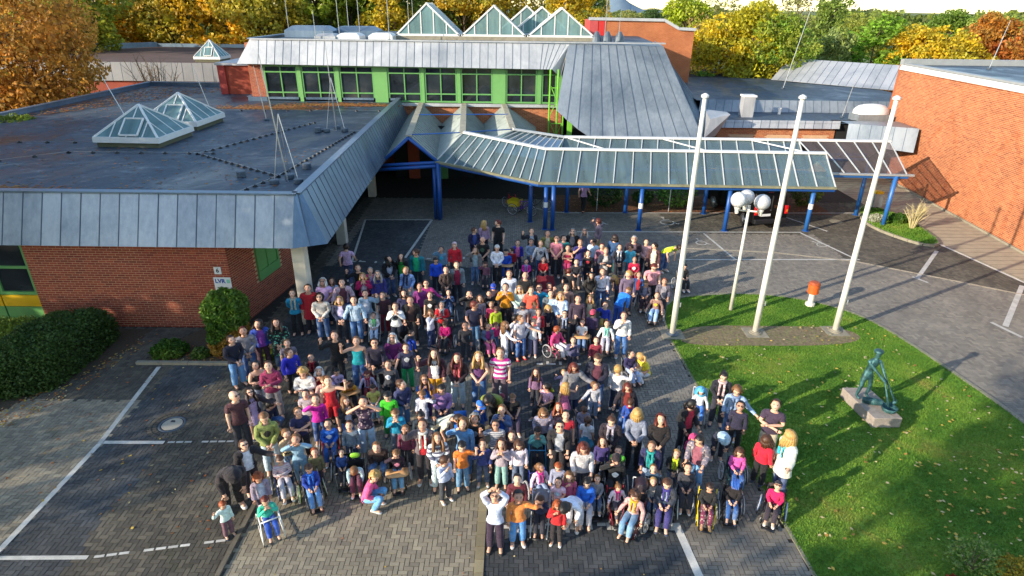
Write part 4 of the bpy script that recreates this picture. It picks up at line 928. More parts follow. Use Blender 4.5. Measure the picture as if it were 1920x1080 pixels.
def wheelchair(x, y, rz, w, frame, guard, label, head=None, tray=False, rim=None):
    t = empty('wheelchair', (x, y, 0), R(rz), label, 'wheelchair', 'wheelchairs in the crowd'); t.scale = (w, w, w)
    fc = hexc(frame) if frame not in ('1a1a1e', '2a2a2e', '17171a', '17181c') else (.2, .2, .21, 1)
    vpart('frame', vmesh('wheelchair_frame', wc_frame), t, fc)
    vpart('seat', vmesh('wc_seat', lambda g: (g.box((0, -.02, .485), (.44, .44, .04)), g.box((0, -.02, .455), (.42, .40, .02)))), t, BLK)
    vpart('backrest', vmesh('wc_back', lambda g: g.grid([[(xx, .215 - abs(xx) * .15 - d, z) for xx in (-.22, -.12, 0, .12, .22)] for d, z in ((0, .48), (0, .66), (.0, .86))], closed=False) or g.grid([[(xx, .235 - abs(xx) * .15 - d, z) for xx in (-.22, -.12, 0, .12, .22)] for d, z in ((0, .48), (0, .66), (.0, .86))], closed=False)), t, BLK)
    for s in (-1, 1):
        wh = vpart('wheel', vmesh('wc_wheel', wc_wheel), t, SIL, (s * .335, .17, .298)); wh.rotation_euler = (0, R(-6 * s), 0)
        vpart('tyre', vmesh('wc_tyre', wc_tyre), wh, BLK)
        vpart('handrim', vmesh('wc_rim', wc_rim), wh, SIL, (s * .035, 0, 0))
        if guard:
            gcol = guard.split(',')[0]
            gp = vpart('spoke_guard', vmesh('wc_guard', wc_guard), wh, hexc(gcol), (s * .016, 0, 0)); gp.rotation_euler = (0, R(90 * s), 0)
        ca = vpart('caster', vmesh('wc_caster', wc_caster), t, BLK, (s * .225, -.26, .068))
        vpart('fork', vmesh('wc_fork', wc_fork), ca, SIL)
        vpart('armrest', vmesh('wc_arm', lambda g: g.box((0, -.0, 0), (.045, .24, .03))), t, BLK, (s * .235, .06, .72))
        vpart('push_handle', vmesh('wc_grip', lambda g: g.tube([(0, 0, 0), (0, .10, .01)], .019, 8)), t, BLK, (s * .235, .27, .925))
    vpart('footrest', vmesh('wc_foot', lambda g: (g.box((0, 0, 0), (.36, .17, .016)), g.tube([(-.2, .02, .01), (.2, .02, .01)], .009, 6))), t, BLK, (0, -.50, .10))
    if head: vpart('headrest', vmesh('wc_head', lambda g: g.lathe((0, 0, 0), [(.02, -.09), (.12, -.07), (.15, 0), (.12, .07), (.02, .09)], 14)), t, hexc(head), (0, .22, 1.02)).scale = (1, .35, 1)
    if tray: vpart('tray', vmesh('wc_tray', lambda g: g.grid([[(px * k, py * k - .34, .74 + dz) for px, py in ((-.33, .16), (-.33, -.12), (-.24, -.21), (.24, -.21), (.33, -.12), (.33, .16), (.15, .17), (.10, .06), (-.10, .06), (-.15, .17))] for k, dz in ((1, 0), (1, .018))])), t, hexc('c79c6a'), mat=M['wood'])
    return t
def buggy(x, y, rz, w, col, label, hood=True):
    t = empty('pushchair', (x, y, 0), R(rz), label, 'pushchair', 'pushchairs in the crowd'); t.scale = (w, w, w)
    def fr(g):
        for s in (-1, 1):
            g.tube([(s * .24, .42, 1.02), (s * .24, .30, .82), (s * .24, -.05, .42), (s * .22, -.50, .16)], .014, 6)
            g.tube([(s * .24, -.02, .44), (s * .25, .28, .12)], .014, 6)
        g.tube([(-.24, .42, 1.02), (.24, .42, 1.02)], .017, 6); g.tube([(-.25, .28, .12), (.25, .28, .12)], .012, 6)
    vpart('frame', vmesh('bg_frame', fr), t, SIL)
    vpart('seat', vmesh('bg_seat', lambda g: (g.box((0, -.04, .46), (.38, .36, .05)), g.box((0, .20, .68), (.38, .05, .46), M=Matrix.Rotation(R(-18), 3, 'X')))), t, BLK)
    if hood:
        def hd(g):
            rings = []
            for k in range(8):
                a = R(-10 + 100 * k / 7); rings.append([(math.cos(b_) * .22, .30 - .30 * math.sin(a) * (.25 + .75 * math.sin(b_)) - .02, .90 + .26 * math.sin(b_) * math.cos(a * .8)) for b_ in [math.pi * q / 10 for q in range(11)]])
            g.grid(rings, closed=False)
        vpart('hood', vmesh('bg_hood', hd), t, hexc(col))
    vpart('footrest', vmesh('bg_foot', lambda g: g.box((0, 0, 0), (.32, .13, .02))), t, BLK, (0, -.5, .17))
    for s in (-1, 1):
        for (yy, r_) in ((-.46, .09), (.28, .13)):
            wh = vpart('wheel', vmesh('bg_wheel%g' % r_, lambda g: (g.torus((0, 0, 0), r_ - .02, .02, 'X', 18, 6), g.tube([(-.014, 0, 0), (.014, 0, 0)], r_ * .45, 10))), t, BLK, (s * .27, yy, r_))
    vpart('push_handle', vmesh('bg_grip', lambda g: g.tube([(-.16, 0, 0), (.16, 0, 0)], .022, 8)), t, BLK, (0, .42, 1.02))
    return t
def chair(x, y, rz, w, col, label):
    t = empty('chair', (x, y, 0), R(rz), label, 'chair', 'seats in the crowd'); t.scale = (w, w, w)
    vpart('seat', vmesh('ch_seat', lambda g: g.box((0, -.02, .455), (.42, .42, .03))), t, hexc(col))
    vpart('backrest', vmesh('ch_back', lambda g: g.box((0, .21, .72), (.40, .03, .26), M=Matrix.Rotation(R(-8), 3, 'X'))), t, hexc(col))
    for s in (-1, 1):
        vpart('leg', vmesh('ch_legf', lambda g: g.tube([(0, -.2, 0), (0, -.18, .45)], .012, 6)), t, SIL, (s * .19, 0, 0))
        vpart('leg', vmesh('ch_legr', lambda g: g.tube([(0, .24, 0), (0, .19, .45), (0, .23, .84)], .012, 6)), t, SIL, (s * .19, 0, 0))
    return t
def stand_frame(x, y, rz, w, col, label):
    t = empty('walking_frame', (x, y, 0), R(rz), label, 'walking frame'); t.scale = (w, w, w)
    def fr(g):
        for s in (-1, 1):
            g.tube([(s * .27, .38, .03), (s * .27, .25, .55), (s * .25, -.02, .72), (s * .25, -.28, .66), (s * .28, -.46, .05)], .018, 8)
            g.tube([(s * .27, .38, .08), (s * .28, -.44, .10)], .014, 6)
        g.tube([(-.25, -.28, .66), (.25, -.28, .66)], .018, 6); g.tube([(-.27, .30, .4), (.27, .30, .4)], .014, 6)
    vpart('frame', vmesh('wf_frame', fr), t, hexc(col))
    vpart('seat', vmesh('wf_seat', lambda g: (g.box((0, .02, .45), (.34, .32, .05)), g.box((0, .2, .66), (.34, .04, .34)))), t, hexc(col))
    for s in (-1, 1):
        for yy in (-.46, .38): vpart('wheel', vmesh('wf_wheel', lambda g: g.torus((0, 0, 0), .035, .014, 'X', 12, 6)), t, BLK, (s * .28, yy, .05))
    return t

# ================================================================ GLASS CANOPY AND ENTRANCE
can = empty('glass_canopy', (0, 0, 0), 0, 'long folded glass canopy on blue steel posts in front of the school', 'canopy')
M['gutter'] = plain('mossy_gutter', hexc('7f7d62'), .8, var=.3, scale=3)
def glazed(t0, t1, b0, b1, n, first=True, mat=None, bars='bar_metal', bw=.042):
    """sloping glazing between ridge t0-t1 and eave b0-b1: one pane and one bar each"""
    t0, t1, b0, b1 = map(Vector, (t0, t1, b0, b1)); nrm = (t1 - t0).cross(b0 - t0).normalized()
    if nrm.z < 0: nrm = -nrm
    for i in range(n):
        a, b = i / n, (i + 1) / n; g = MB()
        P = [t0.lerp(t1, a), t0.lerp(t1, b), b0.lerp(b1, b), b0.lerp(b1, a)]; c = sum(P, Vector()) / 4
        g.poly([p + (c - p) * .012 for p in P]); g.build('pane', mat or M['canopy_glass'], can)
    for i in range(n + 1):
        g = MB(); g.bar(t0.lerp(t1, i / n) + nrm * .03, b0.lerp(b1, i / n) + nrm * .02, bw, .05); g.build('glazing_bar', M[bars], can)
RZ, EZ = 3.62, 2.36
k1, k2 = (1.62, 30.5, 3.68), (15.6, 30.5, RZ)      # front ridge
e1, e2 = (1.25, 28.95, 2.42), (15.65, 28.95, 2.34)  # front eave
glazed(k1, k2, e1, e2, 16)
glazed(k1, k2, (1.62, 32.05, 2.5), (15.6, 32.05, 2.45), 8)
r1, r2 = (2.75, 33.7, 3.66), (20.6, 33.7, RZ)
glazed(r1, (15.6, 33.7, RZ), (2.3, 32.15, 2.5), (15.6, 32.15, 2.45), 15)
glazed((15.6, 33.7, RZ), r2, (15.75, 30.1, 2.78), (19.55, 29.95, 2.78), 5, mat=M['bay_glass'])
glazed(r1, r2, (2.75, 35.3, 2.5), (20.6, 35.3, 2.45), 10)
L1, L2 = (-2.55, 31.4, 4.28), (-3.9, 30.45, 3.05)   # kinked part towards the entrance
glazed(L1, k1, L2, e1, 11)
glazed((0.0, 32.8, 4.2), r1, (-2.3, 31.7, 3.5), (1.9, 31.2, 2.9), 9)
for a, b in ((L1, k1), (k1, k2), ((-.05, 32.75, 4.22), r1), (r1, r2)):
    g = MB(); g.bar((a[0], a[1], a[2] + .05), (b[0], b[1], b[2] + .05), .24, .10); g.build('ridge_capping', M['white_metal'], can)
for a, b in ((L2, e1), (e1, e2)):
    g = MB(); g.bar((a[0], a[1] - .06, a[2] - .02), (b[0], b[1] - .06, b[2] - .02), .16, .10); g.build('gutter', M['gutter'], can)
    g = MB(); g.tube([(a[0], a[1] + .05, a[2] - .16), (b[0], b[1] + .05, b[2] - .16)], .085, 8); g.build('edge_beam', M['blue_steel'], can)
for a, b in (((15.7, 30.05, 2.74), (19.9, 29.9, 2.74)),):
    g = MB(); g.bar(a, b, .16, .09); g.build('gutter', M['grey_metal'], can)
    g = MB(); g.tube([(a[0], a[1] + .1, a[2] - .13), (b[0] - .2, b[1] + .1, b[2] - .13)], .08, 8); g.build('edge_beam', M['blue_light'], can)
g = MB(); g.tube([(1.9, 32.1, 2.34), (15.7, 32.1, 2.3)], .09, 8); g.build('valley_beam', M['blue_steel'], can)
g = MB(); g.tube([(2.7, 35.25, 2.36), (20.5, 35.25, 2.3)], .09, 8); g.build('rear_beam', M['blue_steel'], can)
for (x0, x1) in ((3.0, 4.6), (8.2, 9.6), (13.0, 14.5)):   # raking struts between the two folds
    g = MB(); g.bar((x0, 33.6, 3.66), (x1, 30.7, 3.70), .07, .05); g.build('strut', M['white_metal'], can)
for x in np.arange(2.6, 15.5, .93):    # diagonal rods seen through the glass
    g = MB(); g.tube([(x, 30.5, 3.55), (x - .45, 29.1, 2.3)], .018, 5, cap=False); g.build('tie_rod', M['blue_steel'], can)
posts = [(1.62, 29.05, 2.3), (1.98, 28.98, 2.3), (6.32, 29.05, 2.28), (10.66, 29.12, 2.28), (14.81, 29.25, 2.28), (.9, 30.2, 2.5), (2.92, 31.9, 2.3), (6.13, 31.95, 2.3), (10.39, 31.9, 2.3), (18.75, 32.0, 2.9), (19.08, 29.95, 2.7), (15.3, 33.7, 3.4)]
for i, (x, y, h) in enumerate(posts):
    g = MB(); g.tube([(x, y, 0), (x, y, h)], .105, 12); p = g.build('post', M['blue_light'] if i in (4, 9, 10) else M['blue_steel'], can, smooth=True)
    if i in (0, 2, 4):
        g = MB(); g.tube([(x, y, 1.15), (x, y, 1.42)], .112, 12); g.build('sticker', M['white_metal'], p)
    g = MB(); g.lathe((x, y, 0), [(.17, 0), (.17, .02), (.12, .03)], 12); g.build('base_plate', M['blue_steel'], p)
# ---- entrance with three folded roofs
ent = empty('entrance_roof', (0, 0, 0), 0, 'three folded ribbed roofs over the entrance with a blue gable frame', 'entrance roof')
def ribbed(t0, t1, b0, b1, n, parent, name='roof_slope'):
    t0, t1, b0, b1 = map(Vector, (t0, t1, b0, b1)); nrm = (t1 - t0).cross(b0 - t0).normalized()
    if nrm.z < 0: nrm = -nrm
    g = MB(); g.poly([t0, t1, b1, b0]); s = g.build(name, M['rib_sheet'], parent)
    rb = MB(); rb.bar((0, 0, 0), (1, 0, 0), 1, 1)
    for i in range(n):
        g = MB(); a = t0.lerp(t1, (i + .5) / n); b = b0.lerp(b1, (i + .5) / n); g.bar(a + nrm * .03, b + nrm * .03, .22, .06); g.build('rib', M['rib_top'], s)
M['rib_sheet'] = plain('ribbed_sheet_valleys', hexc('343b37'), .8, var=.2, scale=2); M['rib_top'] = plain('ribbed_sheet', hexc('9aa299'), .6, var=.2, scale=3)
RD = [((-5.22, 30.6, 4.22), (-6.04, 41, 4.32)), ((-2.6, 31.4, 4.25), (-3.26, 41, 4.3)), ((-.05, 32.75, 4.2), (-.66, 41, 4.3))]
VL = [((-6.72, 30.55, 2.9), (-7.25, 41, 3.2)), ((-3.85, 30.6, 3.0), (-4.75, 41, 3.0)), ((-1.35, 32.2, 3.3), (-2.0, 41, 3.0)), ((1.3, 33.2, 3.1), (1.4, 41, 2.9))]
for i in range(3):
    ribbed(RD[i][0], RD[i][1], VL[i][0], VL[i][1], 21, ent); ribbed(RD[i][0], RD[i][1], VL[i + 1][0], VL[i + 1][1], 21, ent)
    g = MB(); a, b = RD[i]; g.bar((a[0], a[1], a[2] + .06), (b[0], b[1], b[2] + .06), .32, .07); g.build('ridge_capping', plain('weathered_capping', hexc('a09a86'), .8, var=.25), ent)
for i in (1, 2):
    g = MB(); a, b = VL[i]; g.bar((a[0], a[1], a[2] + .01), (b[0], b[1], b[2] + .01), .28, .05); g.build('valley_gutter', M['dark'], ent)
g = MB(); g.tube([(-5.25, 30.7, 4.3), (-2.6, 31.45, 4.3)], .03, 6); g.tube([(-2.6, 31.45, 4.3), (-.05, 32.8, 4.25)], .03, 6); g.tube([(-5.6, 36.5, 4.35), (-.35, 37, 4.35)], .03, 6); g.build('tie_rods', M['blue_steel'], ent)
for a, b in (((-5.22, 30.45, 4.2), (-6.72, 30.45, 2.88)), ((-5.22, 30.45, 4.2), (-3.8, 30.45, 3.0)), ((-6.85, 30.4, 2.8), (-3.8, 30.4, 3.0)), ((-6.85, 30.25, 2.62), (-3.9, 30.3, 2.84))):
    g = MB(); g.tube([a, b], .085, 10); g.build('gable_beam', M['blue_steel'], ent, smooth=True)
for (x, y) in ((-4.02, 30.45), (-3.78, 30.62), (-3.8, 30.3)):
    g = MB(); g.tube([(x, y, 0), (x, y, 3.0)], .09, 10); g.build('post', M['blue_steel'], ent, smooth=True)
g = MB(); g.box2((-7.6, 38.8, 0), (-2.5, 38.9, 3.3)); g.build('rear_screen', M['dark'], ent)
g = MB(); g.box2((-6.7, 38.6, 0), (-6.0, 38.75, 3)); g.build('wall_pier', M['brick_left'], ent)
g = MB(); g.box2((-5.1, 38.6, 0), (-4.2, 38.75, 2.8)); g.build('door', M['green_frame'], ent)
# ---- under the canopy: planting, bicycles, signs
def sign_post(x, y, h, label, w=.42, hh=.42):
    t = empty('parking_sign', (x, y, 0), 0, label, 'sign'); g = MB(); g.tube([(0, 0, 0), (0, 0, h)], .025, 8); g.build('pole', M['grey_metal'], t)
    g = MB(); g.box((0, -.03, h - .1), (w, .015, hh)); g.build('plate', plain('sign_blue_face', hexc('3f86c8'), .4), t)
    text(t, 'P', .34, (0, -.042, h - .1), (R(90), 0, 0), M['white_metal'], bold=.01)
sign_post(4.6, 32.2, 1.7, 'blue parking sign seen through the left half of the canopy glass'); sign_post(8.55, 32.2, 1.7, 'blue parking sign seen through the middle of the canopy glass')
def bicycle(x, y, rz, c, label, box=None):
    t = empty('tricycle' if box else 'bicycle', (x, y, 0), R(rz), label, 'bicycle', 'cycles parked by the canopy'); 
    for yy in (-.5, .5):
        for sx in ((0,) if yy < 0 or not box else (-.3, .3)):
            w = vpart('wheel', vmesh('bk_rim', lambda g: (g.torus((0, 0, 0), .28, .012, 'X', 22, 5), [g.tube([(0, 0, 0), (0, math.cos(R(a)) * .28, math.sin(R(a)) * .28)], .003, 3, cap=False) for a in range(0, 360, 30)])), t, SIL, (sx, yy, .32))
            vpart('tyre', vmesh('bk_tyre', lambda g: g.torus((0, 0, 0), .305, .02, 'X', 22, 6)), w, BLK)
    fm = MB(); fm.tube([(0, -.5, .32), (0, -.36, .85), (0, -.33, .95)], .018, 6); fm.tube([(0, -.40, .75), (0, .08, .35), (0, .5, .32)], .022, 6); fm.tube([(0, .08, .35), (0, .2, .85)], .018, 6); fm.tube([(0, -.38, .8), (0, .17, .72), (0, .5, .32)], .016, 6)
    o = fm.build('frame', M['painted'], t); o.color = hexc(c)
    g = MB(); g.lathe((0, .2, .86), [(.02, 0), (.1, .02), (.09, .06), (.02, .07)], 10); g.build('saddle', M['black_plastic'], t)
    g = MB(); g.tube([(-.26, -.26, .98), (-.1, -.34, .99), (.1, -.34, .99), (.26, -.26, .98)], .014, 6); g.build('handlebar', M['black_plastic'], t)
    if box:
        g = MB(); g.grid([[(-.28, .25, .45), (.28, .25, .45), (.28, .75, .45), (-.28, .75, .45)], [(-.34, .2, .78), (.34, .2, .78), (.34, .82, .78), (-.34, .82, .78)]]); o = g.build('cargo_box', M['painted'], t); o.color = hexc(box)

# ================================================================ TREES AND SHRUBS
def leaf_mat(name, sec, var=.5):
    m, nt, b, L = nodes(name)
    oi = nt.nodes.new('ShaderNodeObjectInfo'); col = oi.outputs['Color']
    f = ramp(nt, noise(nt, .55, 4, .6), [(.42, g1(0)), (.62, g1(.8))])
    col = mixc(nt, f, col, sec)
    r_ = ramp(nt, island(nt), [(0, g1(1 - var)), (.5, g1(1)), (1, g1(1 + var * .8))])
    col = mixc(nt, 1, col, r_, 'MULTIPLY')
    L(col, b.inputs['Base Color']); b.inputs['Roughness'].default_value = .65
    t = nt.nodes.new('ShaderNodeBsdfTranslucent'); L(col, t.inputs[0]); mx = nt.nodes.new('ShaderNodeMixShader'); mx.inputs[0].default_value = .42
    L(b.outputs[0], mx.inputs[1]); L(t.outputs[0], mx.inputs[2]); L(mx.outputs[0], nt.nodes['Material Output'].inputs[0])
    return m
LM = {'green': leaf_mat('leaves_green', hexc('758c30')), 'yellow': leaf_mat('leaves_yellow', hexc('a3a536')), 'orange': leaf_mat('leaves_orange', hexc('b08c3c')), 'dark': leaf_mat('leaves_dark', hexc('46602a')), 'mix': leaf_mat('leaves_mixed', hexc('8c9a2c'))}
def leaf_cloud(P, s, flat=.0, tip=1.0):
    """P (n,3) leaf centres: each leaf is a folded quad"""
    n = len(P); a = rng.normal(size=(n, 3)); a /= np.linalg.norm(a, axis=1)[:, None]; b = rng.normal(size=(n, 3)); b -= (b * a).sum(1)[:, None] * a; b /= np.linalg.norm(b, axis=1)[:, None]
    if flat: a[:, 2] *= (1 - flat); b[:, 2] *= (1 - flat)
    ss = (s * rng.uniform(.6, 1.35, n))[:, None]; a = a * ss; b = b * ss * .62
    V = np.stack([P - a, P + b, P + a * tip, P - b], 1)
    return V.reshape(-1, 3), np.arange(n * 4).reshape(-1, 4)
def crown_points(n, W_, H_, z0, seed, lobes=14, sh=1.0, hollow=.55, conic=0.0):
    r = np.random.default_rng(seed); out = []
    Lc = []
    for k in range(lobes):
        th = r.uniform(0, 2 * math.pi); zz = r.uniform(.05, .95); prof = math.sin(math.pi * min(.98, max(.05, zz * (1 - conic * .35) + .05))) ** .7 * (1 - conic * zz * .7)
        rr = W_ / 2 * prof * r.uniform(.45, .82); Lc.append((rr * math.cos(th), rr * math.sin(th), z0 + H_ * zz, W_ * r.uniform(.15, .27), H_ * r.uniform(.09, .17)))
    per = n // lobes
    for (x, y, z, rw, rh) in Lc:
        d = r.normal(size=(per, 3)); d /= np.linalg.norm(d, axis=1)[:, None]; rad = r.uniform(hollow, 1.05, per) ** .6
        # sprays: clump leaves round twig ends
        tw = max(6, per // 14); td = r.normal(size=(tw, 3)); td /= np.linalg.norm(td, axis=1)[:, None]; k = r.integers(0, tw, per)
        d = d * .42 + td[k]; d /= np.linalg.norm(d, axis=1)[:, None]
        out.append(np.column_stack([x + d[:, 0] * rad * rw, y + d[:, 1] * rad * rw, z + d[:, 2] * rad * rh]))
    return np.vstack(out), Lc
_tm = {}
def tree_mesh(kind, seed):
    key = (kind, seed)
    if key in _tm: return _tm[key]
    # unit: 10 m tall
    W_, H_, z0, n, lobes, s, conic = {'broad': (8.5, 8.0, 2.0, 9500, 30, .17, 0), 'tall': (6.0, 8.6, 1.4, 8000, 26, .16, .3), 'willow': (6.5, 9.0, .8, 9000, 24, .12, .4), 'thin': (7.5, 7.5, 2.6, 3800, 26, .13, 0), 'near': (9, 8, 2.0, 15000, 40, .115, 0), 'bush': (8.5, 8.5, .3, 6000, 22, .24, 0)}[kind]
    P, Lc = crown_points(n, W_, H_, z0, seed, lobes, conic=conic)
    V, F = leaf_cloud(P, s * (1.3 if kind == 'willow' else 1), tip=1.6 if kind == 'willow' else 1)
    cr = np_mesh('crown', V, F); cr.materials.append(LM['green'])
    g = MB(); rs = random.Random(seed); g.tube([(0, 0, -.1), (.1, 0, z0 * .7), (-.08, .1, z0 + H_ * .3), (.05, 0, z0 + H_ * .75)], [.24, .19, .13, .04], 8)
    for (x, y, z, rw, rh) in Lc[:22]:
        zb = max(z0 * .6, z - abs(math.hypot(x, y)) * .8 - .5); g.tube([(0, 0, zb), (x * .5, y * .5, (zb + z) / 2 + .2), (x, y, z)], [.09, .055, .015], 5)
        for q in range(3): g.tube([(x * .8, y * .8, z - .2), (x + rs.uniform(-1, 1) * rw, y + rs.uniform(-1, 1) * rw, z + rs.uniform(-.2, 1) * rh)], [.03, .008], 4)
    tr = g.mesh('trunk', True); tr.materials.append(M['bark']); _tm[key] = (cr, tr); return _tm[key]
def tree(x, y, h, kind, seed, col, lm, label, w=1.0, z=0, group='autumn trees round the school'):
    cr, tr = tree_mesh(kind, seed); t = empty('tree', (x, y, z), random.uniform(0, 6.28), label, 'tree', group); k = h / 10; t.scale = (k * w, k * w, k)
    c = bpy.data.objects.new('crown', cr); C.objects.link(c); c.parent = t; c.color = hexc(col, 1.4); c.material_slots[0].link = 'OBJECT'; c.material_slots[0].material = LM[lm]
    o = bpy.data.objects.new('trunk', tr); C.objects.link(o); o.parent = t
    return t
def px_x(px, Y, z=6): # where a photo column meets the row of trees at distance Y
    return (px - 960) / 1142 * (Y * .907 - (z - CAM_H) * .421)
TR = [ # px, Y, height, kind, seed, colour, material, width, label
 (-50, 40, 14, 'near', 1, 'b0782c', 'orange', .92, 'huge copper orange tree overhanging the roofs at the far left'),
 (60, 44, 12.5, 'near', 2, 'b08034', 'orange', .72, 'copper orange tree just right of the huge one at the left'),
 (20, 50, 6, 'bush', 3, '4c5a1c', 'mix', 1.0, 'olive green bush below the copper trees'),
 (0, 33, 5.2, 'bush', 4, '5a6a20', 'mix', .9, 'green bush at the left edge beside the parapet'),
 (120, 72, 14, 'broad', 5, '7a7a1c', 'mix', 1.1, 'olive tree behind the copper trees'),
 (185, 88, 16, 'broad', 6, '8c7a18', 'yellow', 1.0, 'olive yellow tree left of the brightest yellow one'),
 (255, 92, 17, 'tall', 7, 'c08a14', 'yellow', 1.2, 'bright golden tree over the far left wing'),
 (315, 90, 15, 'thin', 8, '9a7a28', 'yellow', 1.1, 'thin tree with pale bare trunk over the far left wing'),
 (360, 92, 17, 'broad', 5, 'b08c18', 'yellow', 1.0, 'tall golden tree beyond the small pale pyramid'),
 (425, 90, 16, 'broad', 6, 'c29012', 'yellow', 1.0, 'golden tree right behind the small pale pyramid'),
 (490, 88, 15, 'broad', 9, 'a08a24', 'yellow', .95, 'amber tree at the left end of the main roof'),
 (545, 100, 15, 'tall', 7, '5a7a2c', 'green', 1.1, 'dark green tree behind the blue roof boxes'),
 (590, 92, 15, 'broad', 5, '7a8a1c', 'yellow', .9, 'lime and yellow tree behind the roof masts'),
 (655, 94, 15.5, 'broad', 9, '6a7c20', 'green', .9, 'mid green tree behind the white rooflights'),
 (735, 90, 14.5, 'tall', 2, 'a88c12', 'yellow', 1.0, 'narrow yellow tree left of the first lantern'),
 (700, 100, 16, 'broad', 6, '5c7a2c', 'green', 1.0, 'dark green tree behind the narrow yellow one'),
 (800, 96, 15, 'broad', 5, '5a6c22', 'green', 1.0, 'green tree behind the left glazed lantern'),
 (865, 92, 14, 'broad', 9, 'b08a20', 'yellow', .95, 'orange yellow tree between the lanterns'),
 (945, 96, 13.5, 'broad', 6, 'b08e18', 'yellow', 1.0, 'golden tree behind the middle lantern'),
 (1010, 98, 14, 'thin', 8, '9a8432', 'yellow', 1.1, 'pale thin tree behind the right lanterns'),
 (1060, 92, 13, 'broad', 5, 'b8930f', 'yellow', .85, 'bright yellow tree just left of the brick tower'),
 (1100, 120, 12.5, 'tall', 7, '5c6c2c', 'dark', .9, 'slim green tree above the red panels'),
 (1125, 150, 12, 'willow', 3, 'a8893a', 'yellow', .5, 'pointed pale poplar beyond the brick tower'),
 (1175, 170, 9.4, 'broad', 9, '7f7c46', 'mix', 1.2, 'dull olive trees beyond the brick tower'),
 (1215, 180, 9.2, 'broad', 6, '4a6230', 'dark', 1.3, 'low dark green tree on the skyline beyond the tower'),
 (1275, 82, 11.5, 'broad', 5, '8a9a1c', 'yellow', .85, 'yellow green tree right of the brick tower top'),
 (1300, 70, 9.2, 'thin', 8, '8a7448', 'orange', .9, 'thin brownish tree right of the tower'),
 (1350, 66, 9.8, 'broad', 9, 'b89c14', 'yellow', .95, 'sunlit yellow tree above the blue sloping roof'),
 (1405, 64, 10.2, 'broad', 6, 'a59a16', 'yellow', .95, 'yellow and green tree in the middle of the right row'),
 (1450, 62, 9.6, 'broad', 5, '5d7a1e', 'yellow', .9, 'mid green tree with yellow patches beside the grey willow'),
 (1330, 92, 12.5, 'thin', 8, '6c6a3a', 'mix', 1.0, 'grey green bare topped tree behind the yellow ones'),
 (1480, 90, 12, 'thin', 2, '77704c', 'mix', 1.0, 'nearly leafless tree on the skyline left of the willow'),
 (1545, 84, 11.7, 'willow', 3, '6c7c34', 'green', .9, 'tall green willow rising to the skyline'),
 (1560, 66, 8.2, 'willow', 7, '7c8a52', 'mix', .85, 'rounded grey green willow in the right row'),
 (1630, 68, 9.4, 'tall', 2, '6c9226', 'green', 1.25, 'fresh green tree right of the grey willow'),
 (1600, 110, 9.6, 'broad', 9, '7e8236', 'mix', 1.0, 'olive tree behind the fresh green one'),
 (1655, 120, 9.3, 'broad', 6, '6a7634', 'mix', 1.0, 'distant olive tree on the right skyline'),
 (1710, 66, 8.6, 'broad', 5, 'c09c14', 'yellow', 1.0, 'bright yellow tree right of the fresh green one'),
 (1775, 64, 8.8, 'broad', 9, 'b89a18', 'yellow', 1.0, 'golden tree above the brick hall coping'),
 (1770, 96, 9.7, 'broad', 6, '5f7a2a', 'green', 1.1, 'green tree standing taller behind the golden one'),
 (1850, 92, 9.9, 'broad', 5, '7c8a40', 'mix', 1.1, 'pale green tree on the skyline near the right edge'),
 (1840, 68, 9.4, 'broad', 6, 'a0641c', 'orange', .9, 'rust tinged tree above the brick hall'),
 (1915, 66, 10.3, 'broad', 9, 'a0521c', 'orange', 1.0, 'rust orange tree at the right edge'),
 (1975, 60, 10.2, 'broad', 5, '9a5a20', 'orange', 1.0, 'second rust tree just off the right edge'),
 (1660, 66, 5.2, 'bush', 3, '9a6a34', 'orange', 1.1, 'russet shrubs behind the pale zinc roof'),
 (1500, 62, 4.6, 'bush', 4, '7a6a2c', 'mix', 1.0, 'mixed russet and green shrubs behind the low roof'),
 (1400, 63, 4.8, 'bush', 3, '4f7a24', 'dark', 1.1, 'dark green shrubs along the rear of the low roof'),
 (1320, 63, 5.0, 'bush', 4, '5f8a2a', 'green', 1.0, 'leafy green shrubs beside the big sloping roof'),
 (130, 56, 3.4, 'bush', 4, '4f7a20', 'green', .8, 'bright green shrub in the dark yard at the left'),
]
for i, (px, Y, h, kind, seed, col, lm, w, lb) in enumerate(TR):
    tree(px_x(px, Y), Y, h, kind, seed, col, lm, lb, w)
# bare shrub in the yard
t = empty('bare_shrub', (-31.5, 56, 0), 0, 'leafless twiggy shrub in front of the far zinc band', 'shrub'); rs = random.Random(3)
for k in range(30):
    g = MB(); a = rs.uniform(0, 6.28); s = rs.uniform(.3, 2.6); h = rs.uniform(4.0, 6.3); b_ = (math.cos(a) * s, math.sin(a) * s, h)
    g.tube([(math.cos(a) * .15, math.sin(a) * .15, 0), lerp((0, 0, 0), b_, .55), b_], [.07, .04, .012], 4)
    for q in range(6): c = lerp((0, 0, 0), b_, .4 + q * .1); g.tube([c, (c[0] + rs.uniform(-.7, .7), c[1] + rs.uniform(-.7, .7), c[2] + rs.uniform(.3, .9))], [.02, .008], 3)
    g.build('stem', M['bark'], t)
